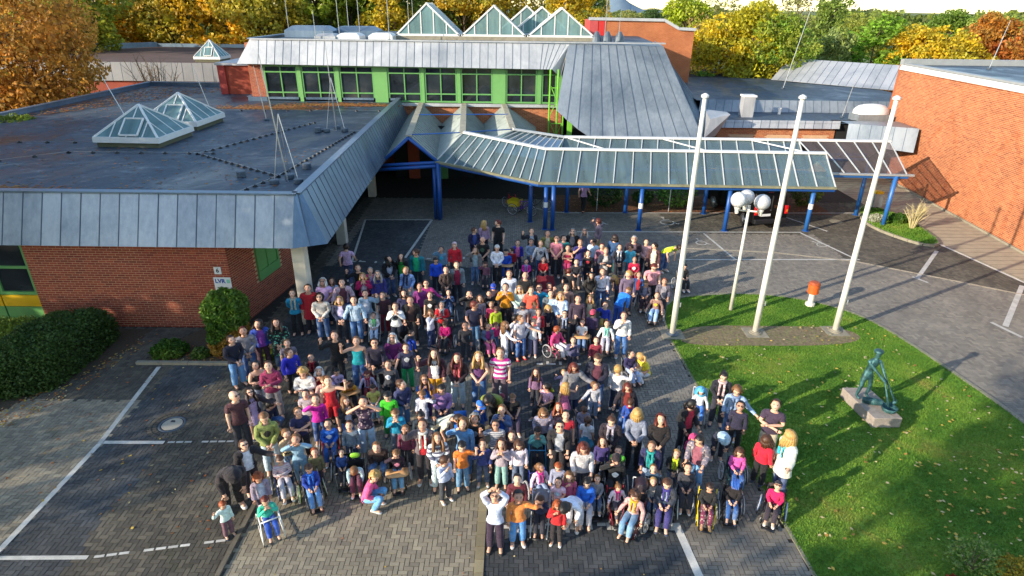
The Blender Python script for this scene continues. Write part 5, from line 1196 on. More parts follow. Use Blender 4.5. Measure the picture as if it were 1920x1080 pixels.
# far woodland and the hill
def treeline(name, pts, depth, h, n, s, col, label):
    P = []
    for (xa, ya), (xb, yb) in zip(pts[:-1], pts[1:]):
        k = int(n * math.dist((xa, ya), (xb, yb)) / sum(math.dist(a, b) for a, b in zip(pts[:-1], pts[1:])))
        t_ = rng.uniform(0, 1, k); x = xa + (xb - xa) * t_ + rng.uniform(-depth, depth, k) * .5; y = ya + (yb - ya) * t_ + rng.uniform(-depth, depth, k)
        top = h * (.72 + .3 * np.sin(x * .11) * np.sin(x * .037 + 1) + .1 * np.sin(x * .43)); P.append(np.column_stack([x, y, top * rng.uniform(.2, 1, k) ** .5]))
    V, F = leaf_cloud(np.vstack(P), s); me = np_mesh(name, V, F); o = link(name, me, None, LM['mix']); o.color = hexc(col); o['kind'] = 'stuff'; tag(o, label, 'woodland'); return o
treeline('woodland', [(-220, 150), (-60, 135), (60, 190), (200, 170), (330, 160)], 14, 8.8, 16000, 1.0, '5a6632', 'continuous distant woodland beyond the school grounds')
treeline('woodland', [(-420, 330), (0, 380), (480, 340)], 30, 9.5, 12000, 1.9, '4d5c3a', 'hazy woodland ridge on the horizon')
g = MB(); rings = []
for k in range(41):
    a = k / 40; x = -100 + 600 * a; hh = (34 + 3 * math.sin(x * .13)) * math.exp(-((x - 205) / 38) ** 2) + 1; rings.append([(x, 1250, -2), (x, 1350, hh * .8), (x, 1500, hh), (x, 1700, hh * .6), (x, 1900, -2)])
g.grid(rings, closed=False); o = g.build('distant_hill', plain('hill_wood_haze', hexc('6b7f8e'), .95, var=.15, scale=.02), smooth=True); o['kind'] = 'structure'  # distance haze is put into the blue-grey hill colour
# clipped hedge block and shrubs at the brick wall
def hedge(poly_fn, n, s, name, label, cat, col, lm, loc=(0, 0, 0), size=None, core=None, parts='foliage'):
    t = empty(name, loc, 0, label, cat); P = poly_fn(n); V, F = leaf_cloud(P, s); me = np_mesh(parts, V, F)
    o = link(parts, me, t, LM[lm]); o.color = hexc(col)
    if core: core(t)
    return t
def boxy(x0, x1, y0, y1, h, rr, skew=0):
    def f(n):
        q = []
        while len(q) < n:
            u, v, w = random.uniform(-1, 1), random.uniform(-1, 1), random.uniform(0, 1)
            # superellipsoid surface shell with lumps
            L_ = (abs(u) ** 4 + abs(v) ** 4 + abs(w) ** 4) ** .25
            if L_ < .2: continue
            k = random.uniform(.86, 1.0) * (1 + .03 * math.sin(u * 9 + v * 7) + .03 * math.sin(v * 13 + w * 6)) / L_
            if w * k < 0: continue
            q.append(((x0 + x1) / 2 + u * k * (x1 - x0) / 2, (y0 + y1) / 2 + v * k * (y1 - y0) / 2 + skew * u * k, w * k * h))
        return np.array(q)
    return f
t = hedge(boxy(-15.2, -13.0, 14.1, 17.8, 1.30, .3, .35), 26000, .045, 'hedge', 'big rounded green hedge in front of the brick wing', 'hedge', '4a6428', 'dark', core=None)
g = MB(); g.box2((-14.2, 15.2, 0), (-13.5, 17.2, .9)); g.build('branches', M['soil'], t)
t = hedge(boxy(-17.6, -14.6, 13.3, 17.6, 1.12, .3), 24000, .045, 'hedge', 'yellow green end of the hedge at the left edge', 'hedge', '86983a', 'mix')
g = MB(); g.box2((-16.8, 14.4, 0), (-15.4, 16.6, .7)); g.build('branches', M['soil'], t)
def shrub_pts(W_, D_, H_, z0=0):
    def f(n):
        d = rng.normal(size=(n, 3)); d /= np.linalg.norm(d, axis=1)[:, None]; r_ = rng.uniform(.72, 1.03, n)[:, None] * (1 + .08 * np.sin(d[:, :1] * 11) + .07 * np.sin(d[:, 2:3] * 13)); d = d * r_
        return np.column_stack([d[:, 0] * W_ / 2 * (1 + .15 * d[:, 2]), d[:, 1] * D_ / 2, z0 + H_ / 2 + d[:, 2] * H_ / 2])
    return f
_col = boxy(-.62, .62, -.52, .52, 2.12, .3)(13000); _col = _col + (.04 * np.sin(_col[:, 2:3] * 5)) * np.sign(_col)
_split = _col[:, 2] > .72 + .25 * np.sin(_col[:, 0] * 4)
t = hedge(lambda n: _col[_split], 7000, .06, 'shrub', 'dense upright shrub with drooping green leaves at the wall corner', 'shrub', '4c7220', 'green', loc=(-8.98, 17.0, 0))
V, F = leaf_cloud(_col[~_split] * (.92, .92, 1), .06); me = np_mesh('lower_foliage', V, F); o = link('lower_foliage', me, t, LM['orange']); o.color = hexc('a88434')
g = MB(); g.tube([(0, 0, 0), (0, 0, 1.5)], .3, 8); g.build('stem', M['bark'], t)
for (x, y, w, h, n, col, lb) in ((-10.9, 16.75, 1.15, .42, 2600, '3f6a1a', 'low spreading green shrub beside the kerb left of the tall one'), (-9.85, 16.6, .6, .28, 900, '46632a', 'tiny green plant among rusty leaves beside the kerb')):
    t = empty('low_shrub', (x, y, 0), 0, lb, 'shrub'); V, F = leaf_cloud(shrub_pts(w, w * .8, h * 2, -h)(n), .05); V[:, 2] = np.abs(V[:, 2]); o = link('foliage', np_mesh('foliage', V, F), t, LM['green']); o.color = hexc(col)
t = empty('grass_tuft', (-7.35, 16.4, 0), 0, 'tall yellowish grass tuft behind the standing group at left', 'ornamental grass')
V = []; F = []
for k in range(420):
    a = random.uniform(0, 6.28); L_ = random.uniform(.35, .62); s = random.uniform(.1, .55); n = len(V); ca, sa = math.cos(a), math.sin(a)
    V += [(-.01 * sa, .01 * ca, 0), (.01 * sa, -.01 * ca, 0), (ca * s * .5, sa * s * .5, L_ * .8), (ca * s, sa * s, L_ * .75)]; F += [(n, n + 1, n + 2), (n + 2, n + 1, n + 3)]
me = bpy.data.meshes.new('grass_blades'); me.from_pydata(V, [], F); o = link('blades', me, t, LM['green']); o.color = hexc('6f7a30')
for i, (x, y, w, h, col, lm, lb) in enumerate(((5.0, 33.2, 2.4, .75, '3d5c22', 'dark', 'low evergreen shrub under the left half of the canopy'), (9.2, 33.2, 2.2, .8, '447026', 'green', 'bright green low shrub under the middle of the canopy'), (7.4, 33.6, 1.2, .5, '3a5a20', 'dark', 'small shrub between the two signs under the canopy'), (20.0, 30.3, .9, .35, '3a6a1c', 'green', 'low dark green plant in the kerbed island'), (16.6, 33.6, 1.8, .9, '56622a', 'mix', 'shrub beyond the van under the canopy'), (18.9, 30.4, .6, .3, 'c8c8b8', 'mix', 'pale silvery plant at the tip of the kerbed island'))):
    t = empty('shrub', (x, y, .08 if x > 18 else 0), 0, lb, 'shrub'); V, F = leaf_cloud(shrub_pts(w, w * .6, h * 1.6, 0)(1800), .06); o = link('foliage', np_mesh('foliage', V, F), t, LM[lm]); o.color = hexc(col)
for i, (x, y, w, h, col, lm, lb) in enumerate(((9.25, 8.75, 1.1, .5, '6f8a4a', 'green', 'loose grey green shrub in the bottom right corner of the lawn'), (8.6, 8.35, .3, .2, '8a2a20', 'orange', 'small red leaved plant in the bottom right corner'), (9.9, 8.6, .6, .35, 'a08a2a', 'yellow', 'small yellowing plant at the bottom right'))):
    t = empty('shrub', (x, y, 0), 0, lb, 'shrub'); V, F = leaf_cloud(shrub_pts(w, w * .8, h * 1.4, 0)(700), .032); o = link('foliage', np_mesh('foliage', V, F), t, LM[lm]); o.color = hexc(col)
    g = MB(); [g.tube([(0, 0, 0), (random.uniform(-.3, .3) * w, random.uniform(-.3, .3) * w, h)], [.01, .004], 4) for _ in range(9)]; g.build('stem', M['bark'], t)
# tall trees to the left and behind the camera whose shade falls over the place
for i, (x, y, h, kind, seed, col, lm, w, lb) in enumerate((
    (-26.5, 10.0, 12, 'broad', 5, '8a7a20', 'yellow', .95, 'tall tree left of the car park whose shade falls on the brick wing'),
    (-32, 10.3, 12.5, 'broad', 9, '8a7a20', 'yellow', 1.0, 'tall tree further left shading the hedge and windows'),
    (-30, 18, 12.5, 'broad', 6, '7a7a20', 'mix', 1.0, 'tall tree left of the wing shading its front roof'),
    (-36, 22, 13, 'near', 1, 'a8702c', 'orange', .9, 'tall orange tree left of the wing shading its roof'),
    (-27, 2.8, 10, 'thin', 8, '8a7a20', 'yellow', .9, 'loose tree left of the parking bays dappling the paving'),
    (-12, -4.8, 15, 'broad', 9, '8a7a20', 'yellow', .78, 'tree behind the camera shading the near lawn'),
    (-8, -10, 14.5, 'thin', 8, '8a8a20', 'yellow', .85, 'tree behind the camera shading the bottom right corner'),
    (4, -9, 13, 'thin', 8, '8a8a20', 'mix', .9, 'tree behind the camera shading the near road'))):
    tree(x, y, h, kind, seed, col, lm, lb, w)

# ================================================================ OBJECTS ROUND THE LAWN
M['pole_white'] = plain('flagpole_white', hexc('d6d1c4'), .5, var=.12, scale=1.5)
for (x, y, lb, h) in ((5.51, 18.3, 'leftmost of the three white flagpoles, beside the paved path', 7.95), (8.41, 18.48, 'middle one of the three white flagpoles', 7.92), (11.26, 18.66, 'rightmost of the three white flagpoles', 7.9)):
    t = empty('flagpole', (x, y, 0), 0, lb, 'flagpole', 'three white flagpoles on the lawn')
    g = MB(); g.tube([(0, 0, 0), (0, 0, 2), (0, 0, 4), (0, 0, 6), (0, 0, h - .1)], [.10, .092, .082, .072, .06], 14); g.build('pole', M['pole_white'], t, smooth=True)
    g = MB(); g.lathe((0, 0, h - .12), [(.075, 0), (.11, .02), (.11, .08), (.08, .1), (.03, .13)], 14); g.build('cap', M['white_metal'], t)
    g = MB(); g.lathe((0, 0, 0), [(.21, .0), (.21, .06), (.16, .07), (.13, .1)], 16); g.build('base_ring', M['seam'] if x < 6 else M['concrete'], t)
    g = MB(); g.tube([(.085, .03, .9), (.06, .03, h - .2)], .006, 4, cap=False); g.build('halyard', M['white_metal'], t)
    g = MB(); g.box((.11, -.1, 1.2), (.03, .03, .16)); g.build('cleat', M['grey_metal'], t)
    g = MB(); g.box((0, 0, .02), (.75, .7, .03)); g.build('foundation', M['concrete'], t)
# globe lamp
t = empty('globe_lamp', (8.13, 20.22, 0), 0, 'unlit lamp post with three clear globes between the flagpoles', 'street lamp')
g = MB(); g.tube([(0, 0, 0), (0, 0, 2.2), (0, 0, 4.05)], [.07, .055, .045], 12); g.build('pole', M['pole_white'], t, smooth=True)
M['globe'] = glass_mat('clear_globe', (.98, .98, .99, 1), .38, .15, True)
for k, (dx, dy, dz) in enumerate(((-.44, -.1, 4.22), (.02, .42, 4.16), (.30, -.28, 4.20))):
    g = MB(); g.tube([(0, 0, 3.85), (dx * .6, dy * .6, 3.88), (dx, dy, 3.92), (dx, dy, dz - .2)], .03, 8); arm = g.build('arm', M['pole_white'], t, smooth=True)
    g = MB(); g.lathe((dx, dy, dz), [(.27 * math.sin(R(a)), -.27 * math.cos(R(a)) + .05) for a in (18, 35, 55, 75, 95, 115, 135, 155, 172)], 24); g.build('globe', M['globe'], arm, smooth=True)
    g = MB(); g.lathe((dx, dy, dz - .05), [(.04, -.16), (.07, -.1), (.075, .05), (.11, .08), (.11, .12), (.02, .15)], 14); g.build('bulb_holder', M['white_metal'], arm)
    g = MB(); g.lathe((dx, dy, dz - .33), [(.055, -.1), (.07, 0), (.10, .08), (.10, .14)], 12); g.build('socket', M['pole_white'], arm)
# orange litter bin
t = empty('litter_bin', (11.28, 20.7, 0), 0, 'orange litter bin on a white post at the lawn edge', 'litter bin')
g = MB(); g.tube([(0, 0, 0), (0, 0, .55)], .10, 12); g.build('post', M['pole_white'], t)
g = MB(); g.lathe((0, 0, 0), [(.17, 0), (.17, .12), (.10, .13)], 12); g.build('foot', M['pole_white'], t)
M['bin_orange'] = plain('bin_orange', hexc('cf5c1f'), .5, var=.2, scale=5)
g = MB(); g.lathe((0, 0, 0), [(.10, .5), (.17, .52), (.195, .58), (.195, .88), (.185, .9)], 18); g.build('drum', M['bin_orange'], t, smooth=False)
g = MB(); g.lathe((0, 0, 0), [(.205, .88), (.205, .92), (.16, .98), (.05, 1.0)], 18); g.build('hood', plain('bin_hood', hexc('a34a20'), .55, var=.25, scale=6), t)
g = MB(); g.torus((0, 0, .56), .197, .012, 'Z', 18, 5); g.torus((0, 0, .80), .197, .010, 'Z', 18, 5); g.build('band', M['bin_orange'], t)
# bronze sculpture on a stone slab
ang = math.atan2(13.41 - 14.98, 9.81 - 9.55)
t = empty('stone_plinth', (10.2, 14.22, 0), R(-8), 'low rough granite slab under the green bronze sculpture', 'plinth')
g = MB(); P = [(-.62, .86), (.32, .98), (.62, -.62), (-.12, -.84)]
C0 = [(9.72, 14.95), (10.5, 15.15), (10.98, 13.62), (9.98, 13.42)]
t.location = (0, 0, 0); t.rotation_euler = (0, 0, 0)
C0 = [(9.54, 14.74), (10.3, 14.76), (10.46, 13.32), (9.70, 13.30)]
g.grid([[(x, y, -.02) for x, y in C0], [(x, y, .32) for x, y in C0]]); o = g.build('slab', brickish('granite', [hexc('9a8f84'), hexc('9a8f84')], vstain=.25, sc=6, bmp=.8, fine=40), t, bevel=.015)
M['bronze'] = None
m, nt, b, L = nodes('green_bronze')
L(ramp(nt, noise_w(nt, 7, 6, .7), [(.3, hexc('1d3636')), (.5, hexc('33595a')), (.72, hexc('5b8d90'))]), b.inputs['Base Color']); b.inputs['Metallic'].default_value = .35; b.inputs['Roughness'].default_value = .5
bump(nt, b, noise_w(nt, 30, 4, .7), .5, .02); M['bronze'] = m
sc_ = empty('bronze_sculpture', (9.86, 14.27, .32), R(2), 'slender green bronze figure reaching down with two long rods into a basket', 'sculpture')
def bskin(name, nodes_, edges, rad, parent, sub=2):
    me = bpy.data.meshes.new(name); me.from_pydata(nodes_, edges, []); o = bpy.data.objects.new('t', me); C.objects.link(o)
    sm = o.modifiers.new('s', 'SKIN'); sm.use_smooth_shade = True
    if not me.skin_vertices:
        bm = bmesh.new(); bm.from_mesh(me); bm.verts.layers.skin.verify(); bm.to_mesh(me); bm.free()
    for i, r in enumerate(rad): me.skin_vertices[0].data[i].radius = (r, r); me.skin_vertices[0].data[i].use_root = i == 0
    ss = o.modifiers.new('d', 'SUBSURF'); ss.levels = sub; ss.render_levels = sub
    out = bpy.data.meshes.new_from_object(o.evaluated_get(bpy.context.evaluated_depsgraph_get())); bpy.data.objects.remove(o)
    return link(name, out, parent, M['bronze'])
FN = [(-.02, 0, .74), (-.02, .01, .92), (.02, -.02, 1.08), (.035, -.03, 1.20), (.045, -.05, 1.29), (.05, -.07, 1.42),
      (-.13, -.03, 1.19), (.20, -.03, 1.19), (.04, -.20, .98), (.24, -.40, .74), (.26, -.14, .98), (.30, -.34, .74),
      (-.11, 0, .68), (-.14, -.03, .38), (-.16, .03, .06), (-.15, -.12, .03), (.08, 0, .68), (.10, -.04, .38), (.13, .05, .06), (.15, -.10, .03), (.05, -.06, 1.50)]
FE = [(0, 1), (1, 2), (2, 3), (3, 4), (4, 5), (3, 6), (3, 7), (6, 8), (8, 9), (7, 10), (10, 11), (0, 12), (12, 13), (13, 14), (14, 15), (0, 16), (16, 17), (17, 18), (18, 19), (5, 20)]
FR = [.10, .082, .115, .075, .045, .078, .055, .055, .04, .034, .04, .034, .082, .055, .042, .034, .082, .055, .042, .034, .06]
bskin('figure', FN, FE, [r_ * 1.0 for r_ in FR], sc_)
g = MB(); g.lathe((.05, -.06, 1.49), [(.10, -.02), (.115, .0), (.12, .05), (.09, .08), (.02, .09)], 14); g.build('cap', M['bronze'], sc_, smooth=True)
for a, b in (((.22, -.36, .80), (.36, -.62, .12)), ((.29, -.30, .80), (.60, -.50, .18))):
    g = MB(); g.tube([a, lerp(a, b, .5), b], [.022, .025, .038], 8); g.build('rod', M['bronze'], sc_, smooth=True)
g = MB(); g.lathe((.36, -.66, -.02), [(.10, .0), (.16, .04), (.21, .15), (.19, .17), (.14, .05), (.05, .03)], 16); g.build('basket', M['bronze'], sc_, smooth=True)
g = MB(); g.tube([(-.12, -.2, .06), (.1, -.34, .10), (.28, -.48, .14)], [.09, .11, .08], 8); g.tube([(.50, -.50, .10), (.58, -.50, .18), (.62, -.46, .24)], [.04, .06, .03], 8); g.build('folds', M['bronze'], sc_, smooth=True)
# planter with dry shrub
pl = fill([(x, y) for x, y in PLANTER], .10, 'planter_bed', M['lawn']); 
tag(blades([(x, y) for x, y in PLANTER], .10, 9000, .09, 'grass', M['lawn'], w=.022), 'short grass in the kerbed island by the brick hall', 'grass')
t = empty('dry_shrub', (20.3, 29.5, .10), 0, 'pale leafless multi-stemmed shrub in the kerbed island by the brick wall', 'shrub')
mw = plain('dry_twig', hexc('b5a878'), .8, var=.15)
for k in range(26):
    a = random.uniform(0, 6.28); s = random.uniform(.15, .75); h = random.uniform(.8, 1.35); g = MB()
    b_ = (math.cos(a) * s, math.sin(a) * s, h); m_ = (b_[0] * .4, b_[1] * .4, h * .5); g.tube([(math.cos(a) * .08, math.sin(a) * .08, 0), m_, b_], [.03, .022, .008], 5)
    for q in range(4): c = lerp(m_, b_, q / 4); g.tube([c, (c[0] + random.uniform(-.25, .25), c[1] + random.uniform(-.25, .25), c[2] + random.uniform(.15, .4))], [.01, .004], 4)
    g.build('stem', mw, t)
# litter box on a post by the hall
t = empty('grey_waste_box', (20.3, 33.0, 0), 0, 'grey waste box with yellow top behind the rightmost blue post', 'waste box')
g = MB(); g.box((0, 0, .55), (.5, .4, .75)); g.build('box', M['grey_metal'], t, bevel=.02); g = MB(); g.box((0, 0, 1.0), (.42, .34, .16)); g.build('lid', M['yellow_panel'], t, bevel=.02)
# ---- black van
def van():
    t = empty('parked_van', (12.95, 29.35, 0), R(12), 'black panel van parked behind the globe lamp with its rear to the lawn', 'van')
    bm_ = plain('van_black', hexc('0a0a0c'), .42, var=.1, spec=.22)
    W2, L_ = .95, 4.9; prof = [(0, .38), (.02, 1.0), (.12, 1.55), (.30, 1.88), (.8, 1.93), (3.3, 1.92), (3.75, 1.80), (4.35, 1.25), (4.80, 1.05), (4.92, .62), (4.88, .34)]
    rings = []
    for sx in (-1, -.96, -.80, .80, .96, 1):
        k = 1 - (.035 if abs(sx) == 1 else 0)
        ring = []
        for (y, z) in prof:
            taper = 1 - max(0, z - 1.0) * .13
            zz = z - (.05 if abs(sx) == 1 and z > 1.5 else 0)
            ring.append((sx * W2 * taper, y + (.03 if abs(sx) == 1 and y < .5 else 0), zz))
        rings.append(ring)
    g = MB(); g.grid(rings, closed=True, cap=True); g.build('body', bm_, t, smooth=False, bevel=.03)
    gl = plain('van_glass', hexc('0c0f12'), .05, var=.1, spec=.9)
    for s in (-1, 1):
        g = MB(); g.grid([[(s * .14, .05, 1.14), (s * .74, .07, 1.14), (s * .70, .205, 1.62), (s * .14, .19, 1.62)], [(s * .14, .03, 1.14), (s * .74, .05, 1.14), (s * .70, .185, 1.62), (s * .14, .17, 1.62)]]); g.build('rear_window', gl, t)
        g = MB(); g.box((s * .84, .02, 1.02), (.16, .12, .42)); g.build('tail_light', plain('tail_light_red', hexc('c4161a'), .2), t, bevel=.02)
        g = MB(); g.box((s * .84, .005, .98), (.10, .10, .12)); g.build('indicator', plain('amber', hexc('e07828'), .3), t)
        for (y0, y1, nm) in ((.5, 1.5, 'side_window'), (1.6, 2.7, 'side_window'), (2.85, 3.75, 'side_window')):
            g = MB(); x0, x1 = s * .937, s * .885; g.grid([[(x0, y0, 1.16), (x0, y1, 1.16), (x1, y1 - .05, 1.62), (x1, y0 + .05, 1.62)], [(x0 + s * .012, y0, 1.16), (x0 + s * .012, y1, 1.16), (x1 + s * .012, y1 - .05, 1.62), (x1 + s * .012, y0 + .05, 1.62)]]); g.build(nm, gl, t)
        g = MB(); g.box((s * 1.08, 3.7, 1.2), (.18, .1, .22)); g.build('mirror', M['black_plastic'], t, bevel=.02)
        for y in (.82, 3.95):
            w = MB(); w.lathe((0, 0, 0), [(.20, -.11), (.32, -.10), (.34, -.06), (.34, .06), (.32, .10), (.20, .11)], 24); o = w.build('wheel', M['rubber'], t, smooth=True); o.rotation_euler = (0, R(90), 0); o.location = (s * .86, y, .34)
            w = MB(); w.lathe((0, 0, 0), [(.02, .10), (.06, .115), (.19, .10), (.205, .112)], 20); q = w.build('rim', M['steel'], o, smooth=True); q.rotation_euler = (0, 0 if s > 0 else R(180), 0)
        g = MB(); g.box((s * .55, -.02, .40), (.5, .05, .08)); g.build('reflector', plain('reflector_red', hexc('8e1c2a'), .3), t)
    g = MB(); g.box((0, -.03, .48), (1.82, .22, .26)); g.build('bumper', M['black_plastic'], t, bevel=.05)
    g = MB(); g.box((-.30, -.03, .80), (.52, .02, .12)); g.build('number_plate', M['white_metal'], t)
    g = MB(); g.box((0, .05, 1.15), (.012, .08, 1.2)); g.build('door_gap', M['dark'], t)
    g = MB(); g.box((0, .30, 1.87), (.3, .04, .04)); g.build('brake_light', plain('brake_light', hexc('6a1014'), .3), t)
    g = MB(); g.lathe((-.05, -.0, 1.03), [(.02, 0), (.05, .01), (.02, .02)], 10); g.build('badge', M['steel'], t)
    for k in range(5): g = MB(); g.bar((-.55 + k * .27, .5, 1.945), (-.55 + k * .27, 3.0, 1.945), .04, .015); g.build('roof_rib', bm_, t)
    g = MB(); g.box((0, 4.0, 1.5), (1.3, .5, .3), M=Matrix.Rotation(R(-38), 3, 'X')); g.build('windscreen', gl, t)
van()
bicycle(.55, 31.3, 62, '6a2fa8', 'purple cycle with a yellow box standing left of the canopy posts', 'd0b41c')
bicycle(1.35, 32.0, 100, '20242a', 'dark bicycle leaning beyond the purple cycle', None)
bicycle(-.1, 32.2, 40, 'b8202c', 'small red bicycle at the left end of the parked cycles', None)
t = empty('red_blanket_seat', (1.25, 20.35, 0), R(5), 'seat draped with a large burgundy blanket in the middle rows', 'seat'); 
vpart('frame', vmesh('wheelchair_frame', wc_frame), t, hexc('2a2a2e'))
g = MB(); rings = [[(x * (1 + .15 * k / 4), .25 - k * .14 + .02 * math.sin(x * 25 + k), z + .02 * math.sin(x * 18)) for x in np.linspace(-.32, .32, 12)] for k, z in enumerate((1.15, .95, .72, .62, .35))]
g.grid(rings, closed=False); g.build('blanket', plain('burgundy_blanket', hexc('6a1422'), .9, var=.3, scale=12, bmp=.5), t, smooth=True)

# ---------------------------------------------------------------- figure poses (metres, adult 1.75 m, facing -Y)
def _rx(p, piv, a):   # rotate about the X axis through piv; a > 0 leans forward (towards -Y)
    y, z = p[1] - piv[1], p[2] - piv[2]; c, s = math.cos(a), math.sin(a)
    return (p[0], piv[1] + y * c - z * s, piv[2] + y * s + z * c)
def pose_joints(code, child=False):
    """returns dict of joints. code: two letters arms/whole pose"""
    J = {}
    legs = 'stand'; bend = 0.0
    # arm targets: (elbow, wrist) for the +x side and the -x side
    rel = ((.20, .03, 1.13), (.205, -.05, .89))
    A = {'st': (rel, rel),
         'cl': (((.215, .0, 1.15), (.04, -.20, .98)),) * 2,
         'cr': (((.22, -.05, 1.17), (-.05, -.215, 1.20)), ((.22, -.05, 1.15), (-.07, -.20, 1.13))),
         'wv': (rel, ((.37, -.08, 1.33), (.36, -.16, 1.57))),
         'wl': (((.37, -.08, 1.33), (.36, -.16, 1.57)), rel),
         'br': (rel, ((.33, -.16, 1.45), (.10, -.20, 1.63))),
         'bb': (((.34, -.14, 1.46), (.085, -.19, 1.66)), ((.34, -.14, 1.46), (.085, -.19, 1.66))),
         'up': (((.24, -.06, 1.66), (.09, -.12, 1.86)),) * 2,
         'pu': (((.205, .05, 1.15), (.18, -.21, 1.02)),) * 2,
         'mo': (rel, ((.24, -.13, 1.20), (.06, -.20, 1.45))),
         'mm': (((.24, -.13, 1.20), (.05, -.20, 1.46)), ((.24, -.13, 1.20), (.05, -.20, 1.46))),
         'ou': (rel, ((.34, -.10, 1.20), (.50, -.26, 1.16))),
         'ol': (((.34, -.10, 1.20), (.50, -.26, 1.16)), rel),
         'oo': (((.26, .0, 1.15), (.29, -.16, .97)), ((.26, .0, 1.15), (.33, -.14, .98))),
         'bk': (((.21, .10, 1.15), (.06, .15, .96)),) * 2,
         'wk': (((.24, .13, 1.17), (.24, .06, .95)), ((.24, -.08, 1.16), (.24, -.25, 1.0))),
         'be': (((.2, -.12, 1.18), (.16, -.34, 1.08)),) * 2,
         'ta': (((.205, -.02, 1.15), (.10, -.25, 1.08)),) * 2,
         }
    m = {'si': 'ta', 'sw': 'wv', 'sb': 'br', 'sm': 'mm', 'so': 'oo', 'sc': 'cr', 'sl': 'be', 'cq': 'ta', 'sr': 'cl'}
    arms = A.get(m.get(code, code), A['st'])
    if code == 'wk': legs = 'walk'; bend = .06
    if code == 'be': bend = .95
    if code == 'pu': bend = .12
    if code[0] == 's' and code != 'st': legs = 'sit'; bend = -.05
    if code == 'sl': bend = .65
    if code == 'cq': legs = 'squat'; bend = .35
    hz = {'stand': .93, 'walk': .92, 'sit': .50, 'squat': .36}[legs]; dz = hz - .93
    piv = (0, 0, hz)
    def T(p, b=bend): return _rx((p[0], p[1], p[2] + dz), piv, b)
    J['pelvis'] = (0, 0, hz)
    J['waist'] = T((0, 0, 1.07), bend * .6); J['chest'] = T((0, .005, 1.26)); J['upper'] = T((0, .005, 1.39))
    J['neck'] = T((0, 0, 1.475)); J['head0'] = T((0, -.01, 1.55)); J['head'] = T((0, -.02, 1.635))
    for i, s in ((0, 1), (1, -1)):
        J['sho%d' % i] = T((s * .152, 0, 1.40))
        e, w = arms[i]
        J['elb%d' % i] = T((s * e[0], e[1], e[2])); J['wri%d' % i] = T((s * w[0], w[1], w[2]))
        d = [J['wri%d' % i][k] - J['elb%d' % i][k] for k in range(3)]; L = math.sqrt(sum(x * x for x in d))
        J['pal%d' % i] = tuple(J['wri%d' % i][k] + d[k] / L * .075 for k in range(3))
        J['adir%d' % i] = tuple(x / L for x in d)
        if legs == 'stand':
            J['hip%d' % i] = (s * .085, 0, .86); J['kne%d' % i] = (s * .10, -.015, .49); J['ank%d' % i] = (s * .11, .02, .085); J['toe%d' % i] = (s * .13, -.13, .04)
        elif legs == 'walk':
            q = s
            J['hip%d' % i] = (s * .085, 0, .85); J['kne%d' % i] = (s * .09, -.10 * q - .03, .49); J['ank%d' % i] = (s * .09, -.20 * q + .04, .09); J['toe%d' % i] = (s * .10, -.20 * q - .11, .04)
        elif legs == 'sit':
            J['hip%d' % i] = (s * .085, -.02, .50); J['kne%d' % i] = (s * .105, -.42, .53); J['ank%d' % i] = (s * .10, -.50, .14); J['toe%d' % i] = (s * .12, -.65, .09)
        else:
            J['hip%d' % i] = (s * .09, -.02, .34); J['kne%d' % i] = (s * .14, -.40, .50); J['ank%d' % i] = (s * .12, -.20, .085); J['toe%d' % i] = (s * .14, -.36, .04)
    J['legs'] = legs; J['bend'] = bend
    return J
HEAD_PITCH = {'u': -36, 'm': -20, 'd': 16, 'l': -26, 'r': -26, 'L': 0, 'R': 0, 'D': 45}
HEAD_YAW = {'l': -35, 'r': 35, 'L': -70, 'R': 70}

# ---------------------------------------------------------------- figures
def skin_material():
    m, nt, b, L = nodes('skin')
    at = nt.nodes.new('ShaderNodeAttribute'); at.attribute_name = 'hp'
    sp = nt.nodes.new('ShaderNodeSeparateXYZ'); L(at.outputs['Vector'], sp.inputs[0])
    oi = nt.nodes.new('ShaderNodeObjectInfo')
    col = mixc(nt, .55, (.74, .43, .31, 1), oi.outputs['Color'])
    def mth(op, a, b_=None):
        n = nt.nodes.new('ShaderNodeMath'); n.operation = op
        for i, v in enumerate((a, b_)):
            if v is None: continue
            if isinstance(v, (int, float)): n.inputs[i].default_value = v
            else: L(v, n.inputs[i])
        return n.outputs[0]
    ax = mth('ABSOLUTE', sp.outputs[0]); front = mth('LESS_THAN', sp.outputs[1], -.02)
    def ell(cx, cz, rx, rz, x=None):
        dx = mth('DIVIDE', mth('SUBTRACT', x or ax, cx), rx); dz = mth('DIVIDE', mth('SUBTRACT', sp.outputs[2], cz), rz)
        d = mth('ADD', mth('MULTIPLY', dx, dx), mth('MULTIPLY', dz, dz))
        return mth('MULTIPLY', mth('LESS_THAN', d, 1.0), front)
    col = mixc(nt, mth('MULTIPLY', ell(.042, -.03, .022, .022), .35), col, (.62, .20, .15, 1))
    col = mixc(nt, ell(.031, .004, .0155, .0095), col, (.10, .055, .04, 1))
    col = mixc(nt, mth('MULTIPLY', ell(.031, .026, .019, .0045), .8), col, (.10, .06, .035, 1))
    col = mixc(nt, mth('MULTIPLY', ell(0, -.058, .026, .0085), .8), col, (.36, .08, .07, 1))
    col = mixc(nt, mth('MULTIPLY', ell(0, -.035, .012, .005), .5), col, (.30, .13, .09, 1))
    L(col, b.inputs['Base Color']); b.inputs['Roughness'].default_value = .55
    b.inputs['Subsurface Weight'].default_value = 0
    return m
